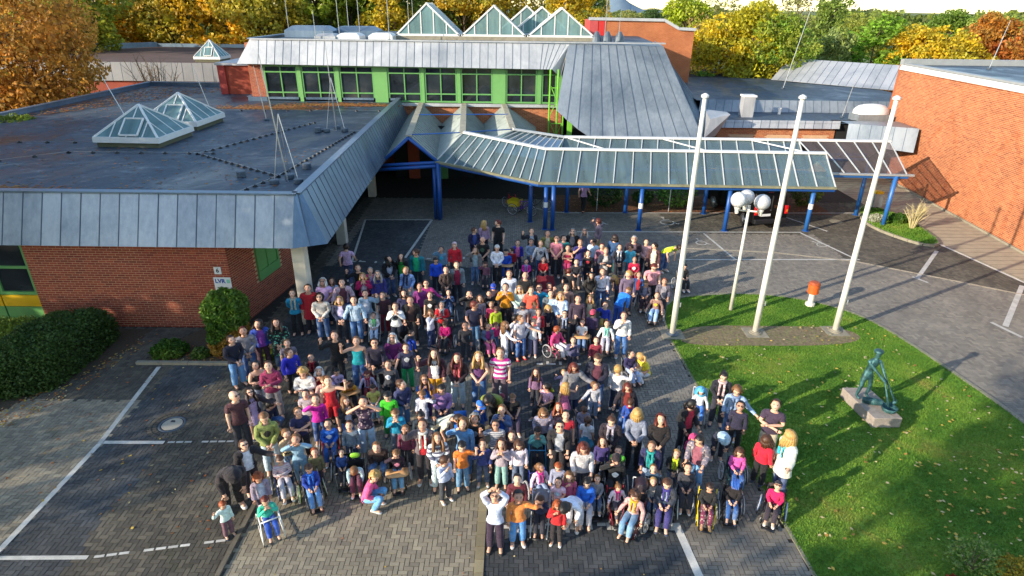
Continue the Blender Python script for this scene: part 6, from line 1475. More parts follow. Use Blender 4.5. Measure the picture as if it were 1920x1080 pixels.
def cloth(name, kind='plain'):
    """object colour is the main colour; patterned kinds mix a second one"""
    m, nt, b, L = nodes(name)
    oi = nt.nodes.new('ShaderNodeObjectInfo'); col = oi.outputs['Color']
    n = noise(nt, 9, 4, .65); sh = ramp(nt, n, [(.3, g1(.82)), (.7, g1(1.42))])
    col = mixc(nt, 1.0, col, sh, 'MULTIPLY')
    b.inputs['Roughness'].default_value = .85
    b.inputs['Sheen Weight'].default_value = .1
    bump(nt, b, noise(nt, 11, 4, .65, dist=1.4), .9, .035)
    tc = nt.nodes.new('ShaderNodeTexCoord')
    if kind.startswith('stripe') or kind == 'check' or kind.startswith('floral') or kind == 'denim':
        if kind.startswith('stripe'):
            w = nt.nodes.new('ShaderNodeTexWave'); w.bands_direction = 'Z'; w.inputs['Scale'].default_value = 5.2 if kind == 'stripe' else 2.4
            L(tc.outputs['Object'], w.inputs['Vector']); f = ramp(nt, w.outputs['Fac'], [(.45, g1(0)), (.55, g1(1))])
        elif kind == 'check':
            w = nt.nodes.new('ShaderNodeTexWave'); w.bands_direction = 'Z'; w.inputs['Scale'].default_value = 5
            w2 = nt.nodes.new('ShaderNodeTexWave'); w2.bands_direction = 'X'; w2.inputs['Scale'].default_value = 5
            for q in (w, w2): L(tc.outputs['Object'], q.inputs['Vector'])
            f = mixc(nt, .5, w.outputs['Color'], w2.outputs['Color']); f = ramp(nt, f, [(.5, g1(0)), (.75, g1(.9))])
        elif kind == 'denim':
            f = ramp(nt, noise(nt, 5, 3, .5), [(.45, g1(0)), (.75, g1(.45))])
        else:
            v = nt.nodes.new('ShaderNodeTexVoronoi'); v.inputs['Scale'].default_value = 16
            L(tc.outputs['Object'], v.inputs['Vector']); f = ramp(nt, v.outputs['Distance'], [(.28, g1(1)), (.42, g1(0))])
        sec = {'stripe': (.62, .62, .62, 1), 'stripe_wide': (.75, .68, .72, 1), 'stripe_dark': (.12, .13, .2, 1), 'check': (.55, .5, .5, 1), 'denim': (.42, .52, .62, 1),
               'floral': (.45, .35, .35, 1), 'floral_green': (.1, .42, .28, 1)}[kind]
        col = mixc(nt, f, col, sec)
    L(col, b.inputs['Base Color'])
    return m
MC = {k: cloth('cloth_' + k, k) for k in ('plain', 'stripe', 'stripe_wide', 'stripe_dark', 'check', 'floral', 'floral_green', 'denim')}
M_SKIN = skin_material()
def hair_material():
    m, nt, b, L = nodes('hair')
    oi = nt.nodes.new('ShaderNodeObjectInfo')
    n = noise(nt, 40, 4, .7, stretch=(1, 1, .25))
    L(mixc(nt, 1, oi.outputs['Color'], ramp(nt, n, [(.3, g1(.6)), (.7, g1(1.35))]), 'MULTIPLY'), b.inputs['Base Color'])
    b.inputs['Roughness'].default_value = .5; bump(nt, b, n, .6, .01)
    return m
M_HAIR = hair_material()

BONES = [('pelvis', 'waist', 'torso'), ('waist', 'chest', 'torso'), ('chest', 'upper', 'torso'), ('upper', 'neck', 'neck'), ('neck', 'head0', 'neck'),
         ('upper', 'sho0', 'torso'), ('upper', 'sho1', 'torso'), ('pelvis', 'hip0', 'pel'), ('pelvis', 'hip1', 'pel')]
for _i in '01':
    BONES += [('sho' + _i, 'elb' + _i, 'uarm'), ('elb' + _i, 'wri' + _i, 'farm'), ('wri' + _i, 'pal' + _i, 'hand'),
              ('hip' + _i, 'kne' + _i, 'thigh'), ('kne' + _i, 'ank' + _i, 'shin'), ('ank' + _i, 'toe' + _i, 'foot')]
RAD = {'pelvis': .142, 'waist': .132, 'chest': .142, 'upper': .105, 'neck': .058, 'head0': .05, 'sho': .058, 'elb': .041, 'wri': .029, 'pal': .036,
       'hip': .088, 'kne': .058, 'ank': .04, 'toe': .036}
def _rad(n): return RAD.get(n, RAD.get(n[:3], .05))
def _sub(me_obj):
    dg = bpy.context.evaluated_depsgraph_get(); ev = me_obj.evaluated_get(dg); me = bpy.data.meshes.new_from_object(ev)
    return me
_body_cache = {}
def base_body(code, child, slim=1.0):
    """skinned body surface (verts, faces, vertex region, vertex bone t)"""
    key = (code, child)
    if key in _body_cache: return _body_cache[key]
    J = pose_joints(code, child); names = []; pts = []; rads = []; idx = {}
    def add(n, p, r): idx[n] = len(pts); pts.append(p); rads.append(r); return idx[n]
    edges = []
    for n in J:
        if n in ('legs', 'bend', 'head') or n.startswith('adir'): continue
        add(n, J[n], _rad(n))
    for a, b_, reg in BONES:
        ia, ib = idx[a], idx[b_]
        if reg in ('uarm', 'farm', 'thigh', 'shin'):
            bulge = {'uarm': 1.02, 'farm': 1.08, 'thigh': 1.0, 'shin': 1.08}[reg]
            k = add(a + b_, lerp(J[a], J[b_], .45), (_rad(a) * .55 + _rad(b_) * .45) * bulge)
            edges += [(ia, k), (k, ib)]
        else: edges.append((ia, ib))
    me = bpy.data.meshes.new('t'); me.from_pydata(pts, edges, []); o = bpy.data.objects.new('t', me); C.objects.link(o)
    sm = o.modifiers.new('s', 'SKIN'); sm.use_smooth_shade = True; sm.branch_smoothing = .6
    lay = me.skin_vertices[0] if me.skin_vertices else None
    if lay is None:
        bm = bmesh.new(); bm.from_mesh(me); bm.verts.layers.skin.verify(); bm.to_mesh(me); bm.free(); lay = me.skin_vertices[0]
    for i, r in enumerate(rads):
        lay.data[i].radius = (r, r); lay.data[i].use_root = (i == idx['pelvis'])
    ss = o.modifiers.new('d', 'SUBSURF'); ss.levels = 2; ss.render_levels = 2
    out = _sub(o); C.objects.unlink(o); bpy.data.objects.remove(o)
    n = len(out.vertices); V = np.empty(n * 3); out.vertices.foreach_get('co', V); V = V.reshape(-1, 3)
    F = [tuple(p.vertices) for p in out.polygons]
    bpy.data.meshes.remove(out)
    # nearest bone
    best = np.full(n, 1e9); reg = np.zeros(n, int); tt = np.zeros(n)
    regs = ['torso', 'neck', 'pel', 'uarm', 'farm', 'hand', 'thigh', 'shin', 'foot']
    for a, b_, rg in BONES:
        A_ = np.array(J[a]); B_ = np.array(J[b_]); D = B_ - A_; t = np.clip(((V - A_) @ D) / (D @ D), 0, 1)
        d = np.linalg.norm(V - (A_ + t[:, None] * D), axis=1) - (_rad(a) * (1 - t) + _rad(b_) * t) * .8
        m_ = d < best; best[m_] = d[m_]; reg[m_] = regs.index(rg); tt[m_] = t[m_]
    # flatten the trunk front to back
    tr = (reg == 0) | (reg == 2)
    a = np.array(J['pelvis']); c = np.array(J['upper']); ax = (c - a) / np.linalg.norm(c - a)
    fwd = np.cross(ax, (1, 0, 0)); fwd /= np.linalg.norm(fwd)
    s = ((V - a) @ fwd); w = np.where(tr, .30, 0.0)
    V = V - (s * w)[:, None] * fwd
    r = dict(V=V, F=F, reg=reg, t=tt, J=J, regs=regs)
    _body_cache[key] = r
    return r
def head_geo():
    """head in its own frame: origin at the head centre, face towards -Y"""
    V = []; F = []; nu, nv = 22, 14
    for j in range(nv + 1):
        ph = math.pi * j / nv; z = math.cos(ph); rr = math.sin(ph)
        for i in range(nu):
            th = 2 * math.pi * i / nu; x = math.cos(th) * rr; y = math.sin(th) * rr
            X = x * .076; Y = y * .097; Z = z * .118
            if Z < 0:   # jaw narrows
                k = 1 - .30 * min(1, (-Z / .118)) ** 1.5; X *= k
                if Y > 0: Y *= 1 - .28 * (-Z / .118)
            if Y < -.03:
                if abs(X) < .016 and -.045 < Z < .012: Y -= .018 * (1 - abs(X) / .02) * (1 - (Z + .03) / .07 if Z > -.03 else 1)
                if .018 < abs(X) < .045 and -.005 < Z < .018: Y += .007
                if abs(X) < .03 and -.075 < Z < -.048: Y -= .004
                if Z < -.09 and abs(X) < .03: Y -= .008
            V.append((X, Y, Z))
    for j in range(nv):
        for i in range(nu):
            a = j * nu + i; b_ = j * nu + (i + 1) % nu
            F.append((a, a + nu, b_ + nu, b_))
    for s in (-1, 1):   # ears
        n = len(V)
        for (dx, dy, dz) in ((0, -.012, .028), (0, .016, .03), (0, .018, -.005), (0, -.004, -.03), (.016, .008, .03), (.018, .018, .005), (.008, .004, -.022), (.004, -.01, .0)):
            V.append((s * (.07 + dx), .004 + dy, -.002 + dz))
        F += [(n, n + 1, n + 4), (n + 1, n + 5, n + 4), (n + 1, n + 2, n + 5), (n + 2, n + 6, n + 5), (n + 2, n + 3, n + 6), (n, n + 4, n + 5, n + 7), (n + 7, n + 5, n + 6, n + 3), (n, n + 7, n + 3)]
    return np.array(V), F
HV, HF = head_geo()
def head_frame(J, tilt, child):
    k = 1.33 if child else 1.13
    p = J['head']; base = Matrix.Rotation(R(HEAD_YAW.get(tilt, 0)), 4, 'Z') @ Matrix.Rotation(R(HEAD_PITCH[tilt]) + J['bend'] * .45, 4, 'X')
    off = (base @ Vector((0, -.01, .03 * (k - 1) / .3))) if child else Vector((0, 0, 0))
    return Matrix.Translation(Vector(p) + off) @ base @ Matrix.Scale(k, 4)
def fingers(J, V, F, child):
    hk = 1.0
    for i, s in ((0, 1), (1, -1)):
        d = Vector(J['adir%d' % i]); w = Vector(J['wri%d' % i]) + d * .07
        side = d.cross(Vector((0, 1, 0))); side = side.normalized() if side.length > .2 else Vector((1, 0, 0))
        if side.x * s > 0 and abs(d.z) > .5: side = side
        nrm = side.cross(d)
        for q in range(5):
            if q < 4:
                off = (q - 1.5) * .019; L = (.062, .075, .08, .064)[q]; st = w + side * off + d * .02; dirs = [d, (d + nrm * .25).normalized(), (d + nrm * .7).normalized()]
            else:
                st = w - d * .02 + side * (-.034); L = .055; dd = (d - side * .8).normalized(); dirs = [dd, dd, (dd + nrm * .4 + d * .4).normalized()]
            p = st.copy(); n = len(V)
            for r_i, rad in enumerate((.0105, .0098, .009, .0065)):
                dd = dirs[min(r_i, 2)]; u = dd.orthogonal().normalized(); v = dd.cross(u)
                for k in range(5):
                    a = 2 * math.pi * k / 5; V.append(tuple(p + (u * math.cos(a) + v * math.sin(a)) * rad))
                p = p + dd * (L / 3)
            for r_i in range(3):
                for k in range(5):
                    a = n + r_i * 5 + k; b_ = n + r_i * 5 + (k + 1) % 5
                    F.append((a, b_, b_ + 5, a + 5))
            F.append(tuple(n + 15 + k for k in range(5)))
_mesh_cache = {}
def body_mesh(code, tilt, child):
    key = ('body', code, tilt, child)
    if key in _mesh_cache: return _mesh_cache[key]
    B = base_body(code, child); V = [tuple(v) for v in B['V']]; F = list(B['F'])
    fingers(B['J'], V, F, child)
    n0 = len(V); Mh = head_frame(B['J'], tilt, child)
    V += [tuple(Mh @ Vector(v)) for v in HV]; F += [tuple(n0 + i for i in f) for f in HF]
    me = bpy.data.meshes.new('person_body'); me.from_pydata(V, [], F)
    at = me.attributes.new('hp', 'FLOAT_VECTOR', 'POINT'); arr = np.full((len(V), 3), 9.0, np.float32); arr[n0:] = HV
    at.data.foreach_set('vector', arr.ravel())
    me.polygons.foreach_set('use_smooth', [True] * len(me.polygons)); me.materials.append(M_SKIN); me.update()
    _mesh_cache[key] = me; return me
def vnormals(V, F):
    N = np.zeros_like(V)
    for f in F:
        p = V[list(f)]; n = np.cross(p[1] - p[0], p[2] - p[0]) if len(f) == 3 else np.cross(p[2] - p[0], p[3] - p[1])
        for i in f: N[i] += n
    L = np.linalg.norm(N, axis=1); L[L == 0] = 1
    return N / L[:, None]
def garment(code, child, kind):
    """a shell over part of the body; kinds: tee long vest jacket trousers shorts skirt shoes coat"""
    key = (kind, code, child)
    if key in _mesh_cache: return _mesh_cache[key]
    B = base_body(code, child); V = B['V']; reg = B['reg']; t = B['t']; J = B['J']; RG = B['regs']
    if 'N' not in B: B['N'] = vnormals(V, B['F'])
    N = B['N']; sit = J['legs'] in ('sit', 'squat')
    r = lambda k: reg == RG.index(k)
    pz = np.array(J['pelvis']); up = np.array(J['upper']) - pz; up = up / np.linalg.norm(up); h = (V - pz) @ up
    if kind in ('tee', 'long', 'vest', 'jacket', 'coat'):
        sel = (r('torso') & (h > -.07)) | (r('pel') & (h > -.06)) | ((r('neck')) & (h < .50))
        if kind != 'vest': sel |= r('uarm') & (t < (.62 if kind == 'tee' else 2))
        if kind in ('long', 'jacket', 'coat'): sel |= r('farm') & (t < .93)
        push = {'tee': .024, 'long': .025, 'vest': .014, 'jacket': .042, 'coat': .042}[kind]
        if kind == 'vest': sel &= ~((h > .44))
        extra = np.where(h < .05, .012, 0) - np.where(r('farm') | (r('uarm') & (t > .3)), .012 if kind in ('jacket', 'coat') else .009, 0)
        P = V + N * (push + extra)[:, None] if not np.isscalar(extra) else V + N * push
        if kind == 'jacket':
            fw = np.cross(up, (1, 0, 0)); fw = fw / np.linalg.norm(fw)
            front = ((N @ fw) * np.sign(-fw[1] if abs(fw[1]) > .1 else 1) > .35) & (np.abs(V[:, 0]) < .055) & (r('torso') | r('pel') | r('neck'))
            sel &= ~front
    elif kind in ('trousers', 'shorts'):
        sel = r('pel') | r('thigh') | (r('torso') & (h < .10))
        if kind == 'trousers': sel |= r('shin') & (t < .97)
        else: sel &= ~(r('thigh') & (t > .9))
        P = V + N * (.015 + np.where(r('shin'), .012, 0) + (np.where(r('thigh'), .014, 0) if kind == 'shorts' else 0))[:, None]
    elif kind == 'shoes':
        sel = None
    if kind == 'shoes':
        mb = MB()
        for i in '01':
            a = Vector(J['ank' + i]); tt_ = Vector(J['toe' + i]); d = tt_ - a; d.z = 0; d.normalize(); zz = tt_.z - .04
            sd_ = Vector((-d.y, d.x, 0)); rings = []
            for (q, w, h0, h1) in ((-.075, .026, .01, .06), (-.06, .036, 0, .085), (-.02, .04, 0, .10), (.05, .042, 0, .075), (.11, .047, 0, .055), (.16, .042, 0, .045), (.19, .022, .008, .03)):
                c = a + d * q; c.z = zz
                rings.append([c + sd_ * (w * math.cos(e)) + Vector((0, 0, h0 + (h1 - h0) * (.5 + .5 * math.sin(e)))) for e in [2 * math.pi * k / 8 for k in range(8)]])
            mb.grid(rings)
        me = mb.mesh('shoes', True)
    else:
        keep = [f for f in B['F'] if all(sel[i] for i in f)]
        used = sorted({i for f in keep for i in f}); mp = {u: k for k, u in enumerate(used)}
        PV = [tuple(P[u]) for u in used]; PF = [tuple(mp[i] for i in f) for f in keep]
        if kind == 'coat' and not sit:
            n = len(PV); K = 16
            for (z, a, b_) in ((1.02, .150, .108), (.88, .178, .132), (.72, .198, .150), (.58, .212, .165)):
                for k in range(K):
                    th = 2 * math.pi * k / K; PV.append((a * math.cos(th) * (1 + .03 * math.sin(3 * th + z * 9)), b_ * math.sin(th) * (1 + .04 * math.cos(5 * th)), z))
            for j in range(3):
                for k in range(K):
                    a = n + j * K + k; b_ = n + j * K + (k + 1) % K; PF.append((a, b_, b_ + K, a + K))
        me = bpy.data.meshes.new(kind); me.from_pydata(PV, [], PF)
        me.polygons.foreach_set('use_smooth', [True] * len(me.polygons)); me.update()
    me.materials.append(MC['plain']); _mesh_cache[key] = me; return me
def skirt_mesh(code, child, long_=False):
    key = ('skirt', code, child)
    if key in _mesh_cache: return _mesh_cache[key]
    mb = MB(); K = 18; rings = []
    J = pose_joints(code)
    if J['legs'] in ('sit', 'squat'): return garment(code, child, 'shorts')
    for (z, a, b_) in ((1.0, .14, .105), (.9, .165, .13), (.75, .205, .17), (.58, .25, .20)):
        rings.append([(a * math.cos(q) * (1 + .05 * math.sin(6 * q)), b_ * math.sin(q) * (1 + .05 * math.cos(6 * q)), z) for q in [2 * math.pi * k / K for k in range(K)]])
    mb.grid(rings, cap=False); me = mb.mesh('skirt', True); me.materials.append(MC['plain']); _mesh_cache[key] = me; return me
def hair_mesh(style, var=0):
    key = ('hair', style, var)
    if key in _mesh_cache: return _mesh_cache[key]
    rs = random.Random(style + str(var)); mb = MB(); V = HV
    nu, nv = 22, 14
    grow = {'s': .014, 'l': .018, 'u': .022, 'p': .013, 'q': .034, 't': .006, 'c': .018, 'h': .04, 'm': .03}[style]
    P = {}
    def on(i, j):
        x, y, z = HV[j * nu + i % nu]
        if style in ('c', 'm'): return z > .035
        if style == 'h': return not (y < -.055 and z < .06 and abs(x) < .06)
        if y < -.052: return z > .066
        if z > .08: return True
        if y < -.028: return z > (.04 if style in 'st' else .01)
        if style in 'st': return z > (-.062 if y > .03 else -.012)
        return z > -.10
    for j in range(nv + 1):
        for i in range(nu):
            p = Vector(HV[j * nu + i]); n = Vector((p.x / .076 ** 2, p.y / .097 ** 2, p.z / .118 ** 2)).normalized()
            g = grow * (1 + (rs.random() - .5) * (.9 if style in 'qu' else .5))
            if style in 'sluq' and p.z > .05: g += .006
            P[(i, j)] = p + n * g
    idx = {}
    def vid(i, j):
        i %= nu
        if (i, j) not in idx: idx[(i, j)] = len(mb.v); mb.v.append(tuple(P[(i, j)]))
        return idx[(i, j)]
    for j in range(nv):
        for i in range(nu):
            q = ((i, j), (i, j + 1), (i + 1, j + 1), (i + 1, j))
            if all(on(a % nu, b_) for a, b_ in q):
                mb.f.append(tuple(vid(a, b_) for a, b_ in q)); mb.m.append(0)
    def locks(z1, spread, cnt, y0=-.01, wob=.012):
        for k in range(cnt):
            a = R(-28 + (236 * k / (cnt - 1)))   # from the left cheek round the back to the right
            x = math.cos(a) * .084; y = math.sin(a) * .10 + .005
            pts = [Vector((x, y, .02)), Vector((x * 1.12, y * 1.08, -.05)), Vector((x * (1.1 + spread), y * 1.15 - (.02 if abs(x) > .05 else 0), (-.05 + z1) / 2)), Vector((x * (1 + spread * 1.2) + rs.uniform(-wob, wob), y * 1.1 - (.03 if abs(x) > .05 else 0), z1 + rs.uniform(-.02, .02)))]
            mb.tube(pts, [.022, .026, .024, .012], 6)
    if style == 'l': locks(-.27, .25, 13)
    if style == 'u': locks(-.125, .12, 13)
    if style == 'p':
        mb.tube([(0, .09, .05), (0, .135, .03), (.01, .14, -.05), (.01, .12, -.16)], [.02, .032, .028, .01], 8)
    if style == 'm':   # bun
        pass
    if style == 'q':
        for k in range(26):
            a = rs.uniform(-.35, math.pi + .35); z = rs.uniform(-.06, .11); rr = math.sqrt(max(0, 1 - (z / .125) ** 2))
            c = Vector((math.cos(a) * .09 * rr, math.sin(a) * .105 * rr, z)); mb.tube([c - c.normalized() * .02, c + c.normalized() * .018], [.024, .015], 5)
    if style == 'c':   # peaked cap
        mb.grid([[(math.cos(a) * .075, math.sin(a) * .06 - .055 - e, .045 - e * .25) for a in [math.pi + math.pi * k / 8 for k in range(9)]] for e in (0, .03, .055)], closed=False)
        mb.grid([[(math.cos(a) * .075, math.sin(a) * .06 - .055 - e, .037 - e * .25) for a in [math.pi + math.pi * k / 8 for k in range(9)]] for e in (0, .03, .055)], closed=False)
    if style == 'h':   # raised hood joins the neck
        mb.grid([[(math.cos(a) * r_, math.sin(a) * r_ * .95 + .01, z) for a in [2 * math.pi * k / 12 for k in range(12)]] for r_, z in ((.085, -.10), (.11, -.16))], cap=False)
    if style == 'm':   # cycle helmet with ridges
        for k in range(5):
            x = (k - 2) * .032; pts = [(x, math.cos(a) * .135, math.sin(a) * .15) for a in [R(20 + 140 * i / 8) for i in range(9)]]
            mb.tube(pts, .012, 5)
    me = mb.mesh('hair', True); me.materials.append(M_HAIR if style not in 'chm' else MC['plain']); _mesh_cache[key] = me; return me
def scarf_mesh(code, child):
    key = ('scarf', code, child)
    if key in _mesh_cache: return _mesh_cache[key]
    J = pose_joints(code); mb = MB(); c = Vector(J['neck']); mb.torus(c + Vector((0, -.012, -.02)), .082, .033, 'Z', 16, 7)
    b = J['bend']
    for s in (-1, 1):
        pts = [c + Vector((s * .05, -.09, -.03)), c + Vector((s * .055, -.135 - b * .1, -.16)), c + Vector((s * .05, -.14 - b * .25, -.30)), c + Vector((s * .055, -.13 - b * .35, -.40))]
        for i in range(3): mb.bar(pts[i], pts[i + 1], .055, .022)
    me = mb.mesh('scarf', True); me.materials.append(MC['plain']); _mesh_cache[key] = me; return me
def hood_mesh(code, child):
    key = ('hood', code, child)
    if key in _mesh_cache: return _mesh_cache[key]
    J = pose_joints(code); mb = MB(); c = Vector(J['neck']); mb.torus(c + Vector((0, .03, .0)), .085, .034, 'Z', 16, 7, a0=-50, a1=230)
    mb.lathe(tuple(c + Vector((0, .10, -.03))), [(.01, -.08), (.06, -.06), (.075, 0), (.05, .04), (.01, .05)], 10)
    me = mb.mesh('hood', True); me.materials.append(MC['plain']); _mesh_cache[key] = me; return me
HAIRC = {'k': '17120f', 'd': '2c1c13', 'b': '4a2e1c', 'l': '75512f', 'y': 'b58f52', 'g': '8f8a82', 'w': 'cfcbc4', 'r': '5e2415', 'o': '94471b', 'z': '9a8f84'}
SKIN = ['d9a07c', 'cf9270', 'e0ad8a', 'c58a66', 'd49a78', 'a8714f']
def child_part(name, me, par, col=None, mat=None, M4=None, lab=None):
    o = bpy.data.objects.new(name, me); C.objects.link(o); o.parent = par
    if col is not None: o.color = col
    if mat is not None and me.materials[0] is not mat:
        o.material_slots[0].link = 'OBJECT'; o.material_slots[0].material = mat
    if M4 is not None: o.matrix_local = M4
    if lab: o['label'] = lab
    return o
PATT = {'S': 'stripe', 'W': 'stripe_wide', 'N': 'stripe_dark', 'K': 'check', 'F': 'floral', 'G': 'floral_green', 'D': 'denim'}
def make_person(x, y, z, rz, sc, girth, pose, tilt, child, hair, top, bot, shoe, skin, label, group, extras=''):
    """hair: colour letter + style letter (+ second colour for caps); top: kind letter(s) and hex colours"""
    code = pose; Jn = pose_joints(code)
    p = bpy.data.objects.new('person', body_mesh(code, tilt, child)); C.objects.link(p)
    p.location = (x, y, z); p.rotation_euler = (0, 0, R(rz)); p.scale = (sc * girth, sc * girth, sc)
    p.color = hexc(skin); tag(p, label, 'person', group)
    cols = top.split(' '); kind = cols[0]; c1 = hexc(cols[1]); c2 = hexc(cols[2]) if len(cols) > 2 else None
    patt = MC[PATT[kind[1]]] if len(kind) > 1 and kind[1] in PATT else None
    k = kind[0]
    if k == 'T': child_part('t_shirt', garment(code, child, 'tee'), p, c1, patt)
    elif k == 'V': child_part('tank_top', garment(code, child, 'vest'), p, c1, patt)
    elif k == 'L': child_part('sweater', garment(code, child, 'long'), p, c1, patt)
    elif k == 'H': child_part('hoodie', garment(code, child, 'long'), p, c1, patt); child_part('hood', hood_mesh(code, child), p, c1)
    elif k == 'J':
        child_part('shirt', garment(code, child, 'tee'), p, c2 or hexc('d8d8d8')); child_part('jacket', garment(code, child, 'jacket'), p, c1, patt)
    elif k == 'P':   # body warmer over a long sleeved shirt
        child_part('shirt', garment(code, child, 'long'), p, c2 or hexc('d8d8d8'), patt); child_part('vest', garment(code, child, 'vest'), p, c1).scale = (1.05, 1.1, 1.01)
    elif k == 'C': child_part('coat', garment(code, child, 'coat'), p, c1, patt)
    elif k == 'Z': child_part('jacket', garment(code, child, 'coat' if False else 'long'), p, c1, patt).scale = (1.04, 1.05, 1.0)
    bc = bot[:6]; bk = bot[6:]
    pm = MC['denim'] if 'j' in bk else (MC['floral'] if 'f' in bk else None)
    if 'k' in bk: child_part('skirt', skirt_mesh(code, child), p, hexc(bc)); 
    elif 's' in bk: child_part('shorts', garment(code, child, 'shorts'), p, hexc(bc))
    else: child_part('trousers', garment(code, child, 'trousers'), p, hexc(bc), pm)
    child_part('shoes', garment(code, child, 'shoes'), p, hexc(shoe))
    Mh = head_frame(Jn, tilt, child)
    if hair[0] != 'z' or hair[1] in 'ch':
        hc = hexc(HAIRC[hair[0]])
        if hair[1] in 'chm':
            cc = hexc(hair[2:8])
            child_part({'c': 'cap', 'h': 'hood', 'm': 'helmet'}[hair[1]], hair_mesh(hair[1]), p, cc, M4=Mh)
            if hair[1] != 'h': child_part('hair', hair_mesh('t'), p, hc, M4=Mh)
        else: child_part('hair', hair_mesh(hair[1], int(abs(x * 7 + y * 3)) % 3), p, hc, M4=Mh)
    for e in extras.split(';'):
        if e.startswith('scarf'): child_part('scarf', scarf_mesh(code, child), p, hexc(e[5:11]))
        if e == 'glasses':
            me = _mesh_cache.get('glasses')
            if me is None:
                g = MB()
                for s in (-1, 1): g.torus((s * .032, -.102, .004), .02, .004, 'Y', 10, 4)
                g.bar((-.012, -.104, .008), (.012, -.104, .008), .004)
                for s in (-1, 1): g.bar((s * .052, -.1, .008), (s * .078, 0, .008), .004)
                me = g.mesh('glasses'); me.materials.append(M['black_plastic']); _mesh_cache['glasses'] = me
            child_part('glasses', me, p, M4=Mh)
        if e == 'sunglasses':
            g = MB()
            for s in (-1, 1): g.box((s * .032, -.103, .004), (.045, .008, .028))
            g.bar((-.07, -.095, .01), (.07, -.095, .01), .006)
            o = g.build('sunglasses', M['black_plastic'], p); o.matrix_local = Mh
        if e.startswith('text') or e.startswith('print'):
            Jc = Vector(Jn['chest']); f = bpy.data.curves.new('print', 'FONT'); 
            if e.startswith('text'): f.body = e[4:].split('|')[0]; f.size = .085
            f.align_x = 'CENTER'; f.align_y = 'CENTER'; f.extrude = .003
            if e.startswith('text'):
                o = bpy.data.objects.new('chest_print', f); f.materials.append(M['white_metal'])
                o.location = (0, Jc.y - .135, Jc.z + .06); o.rotation_euler = (R(90), 0, 0)
                C.objects.link(o); o.parent = p
                dg = bpy.context.evaluated_depsgraph_get(); me = bpy.data.meshes.new_from_object(o.evaluated_get(dg))
                bpy.data.objects.remove(o); o = link('chest_print', me, p, M['white_metal']); o.location = (0, Jc.y - .156, Jc.z + .04); o.rotation_euler = (R(90), 0, 0)
            else:
                g = MB(); col = e[5:11]
                n = 14; seg = [[(.075 * rr * math.cos(a) * (1 + .12 * math.sin(3 * a)), -.146 - .010 * (1 - rr) , .085 * rr * math.sin(a) * (1 + .1 * math.cos(4 * a)))for a in [2 * math.pi * q / n for q in range(n)]] for rr in (1, .55, .01)]
                g.grid(seg, cap=False); o = g.build('chest_print', MC['plain'], p); o.color = hexc(col); o.location = (0, Jc.y, Jc.z)
    return p

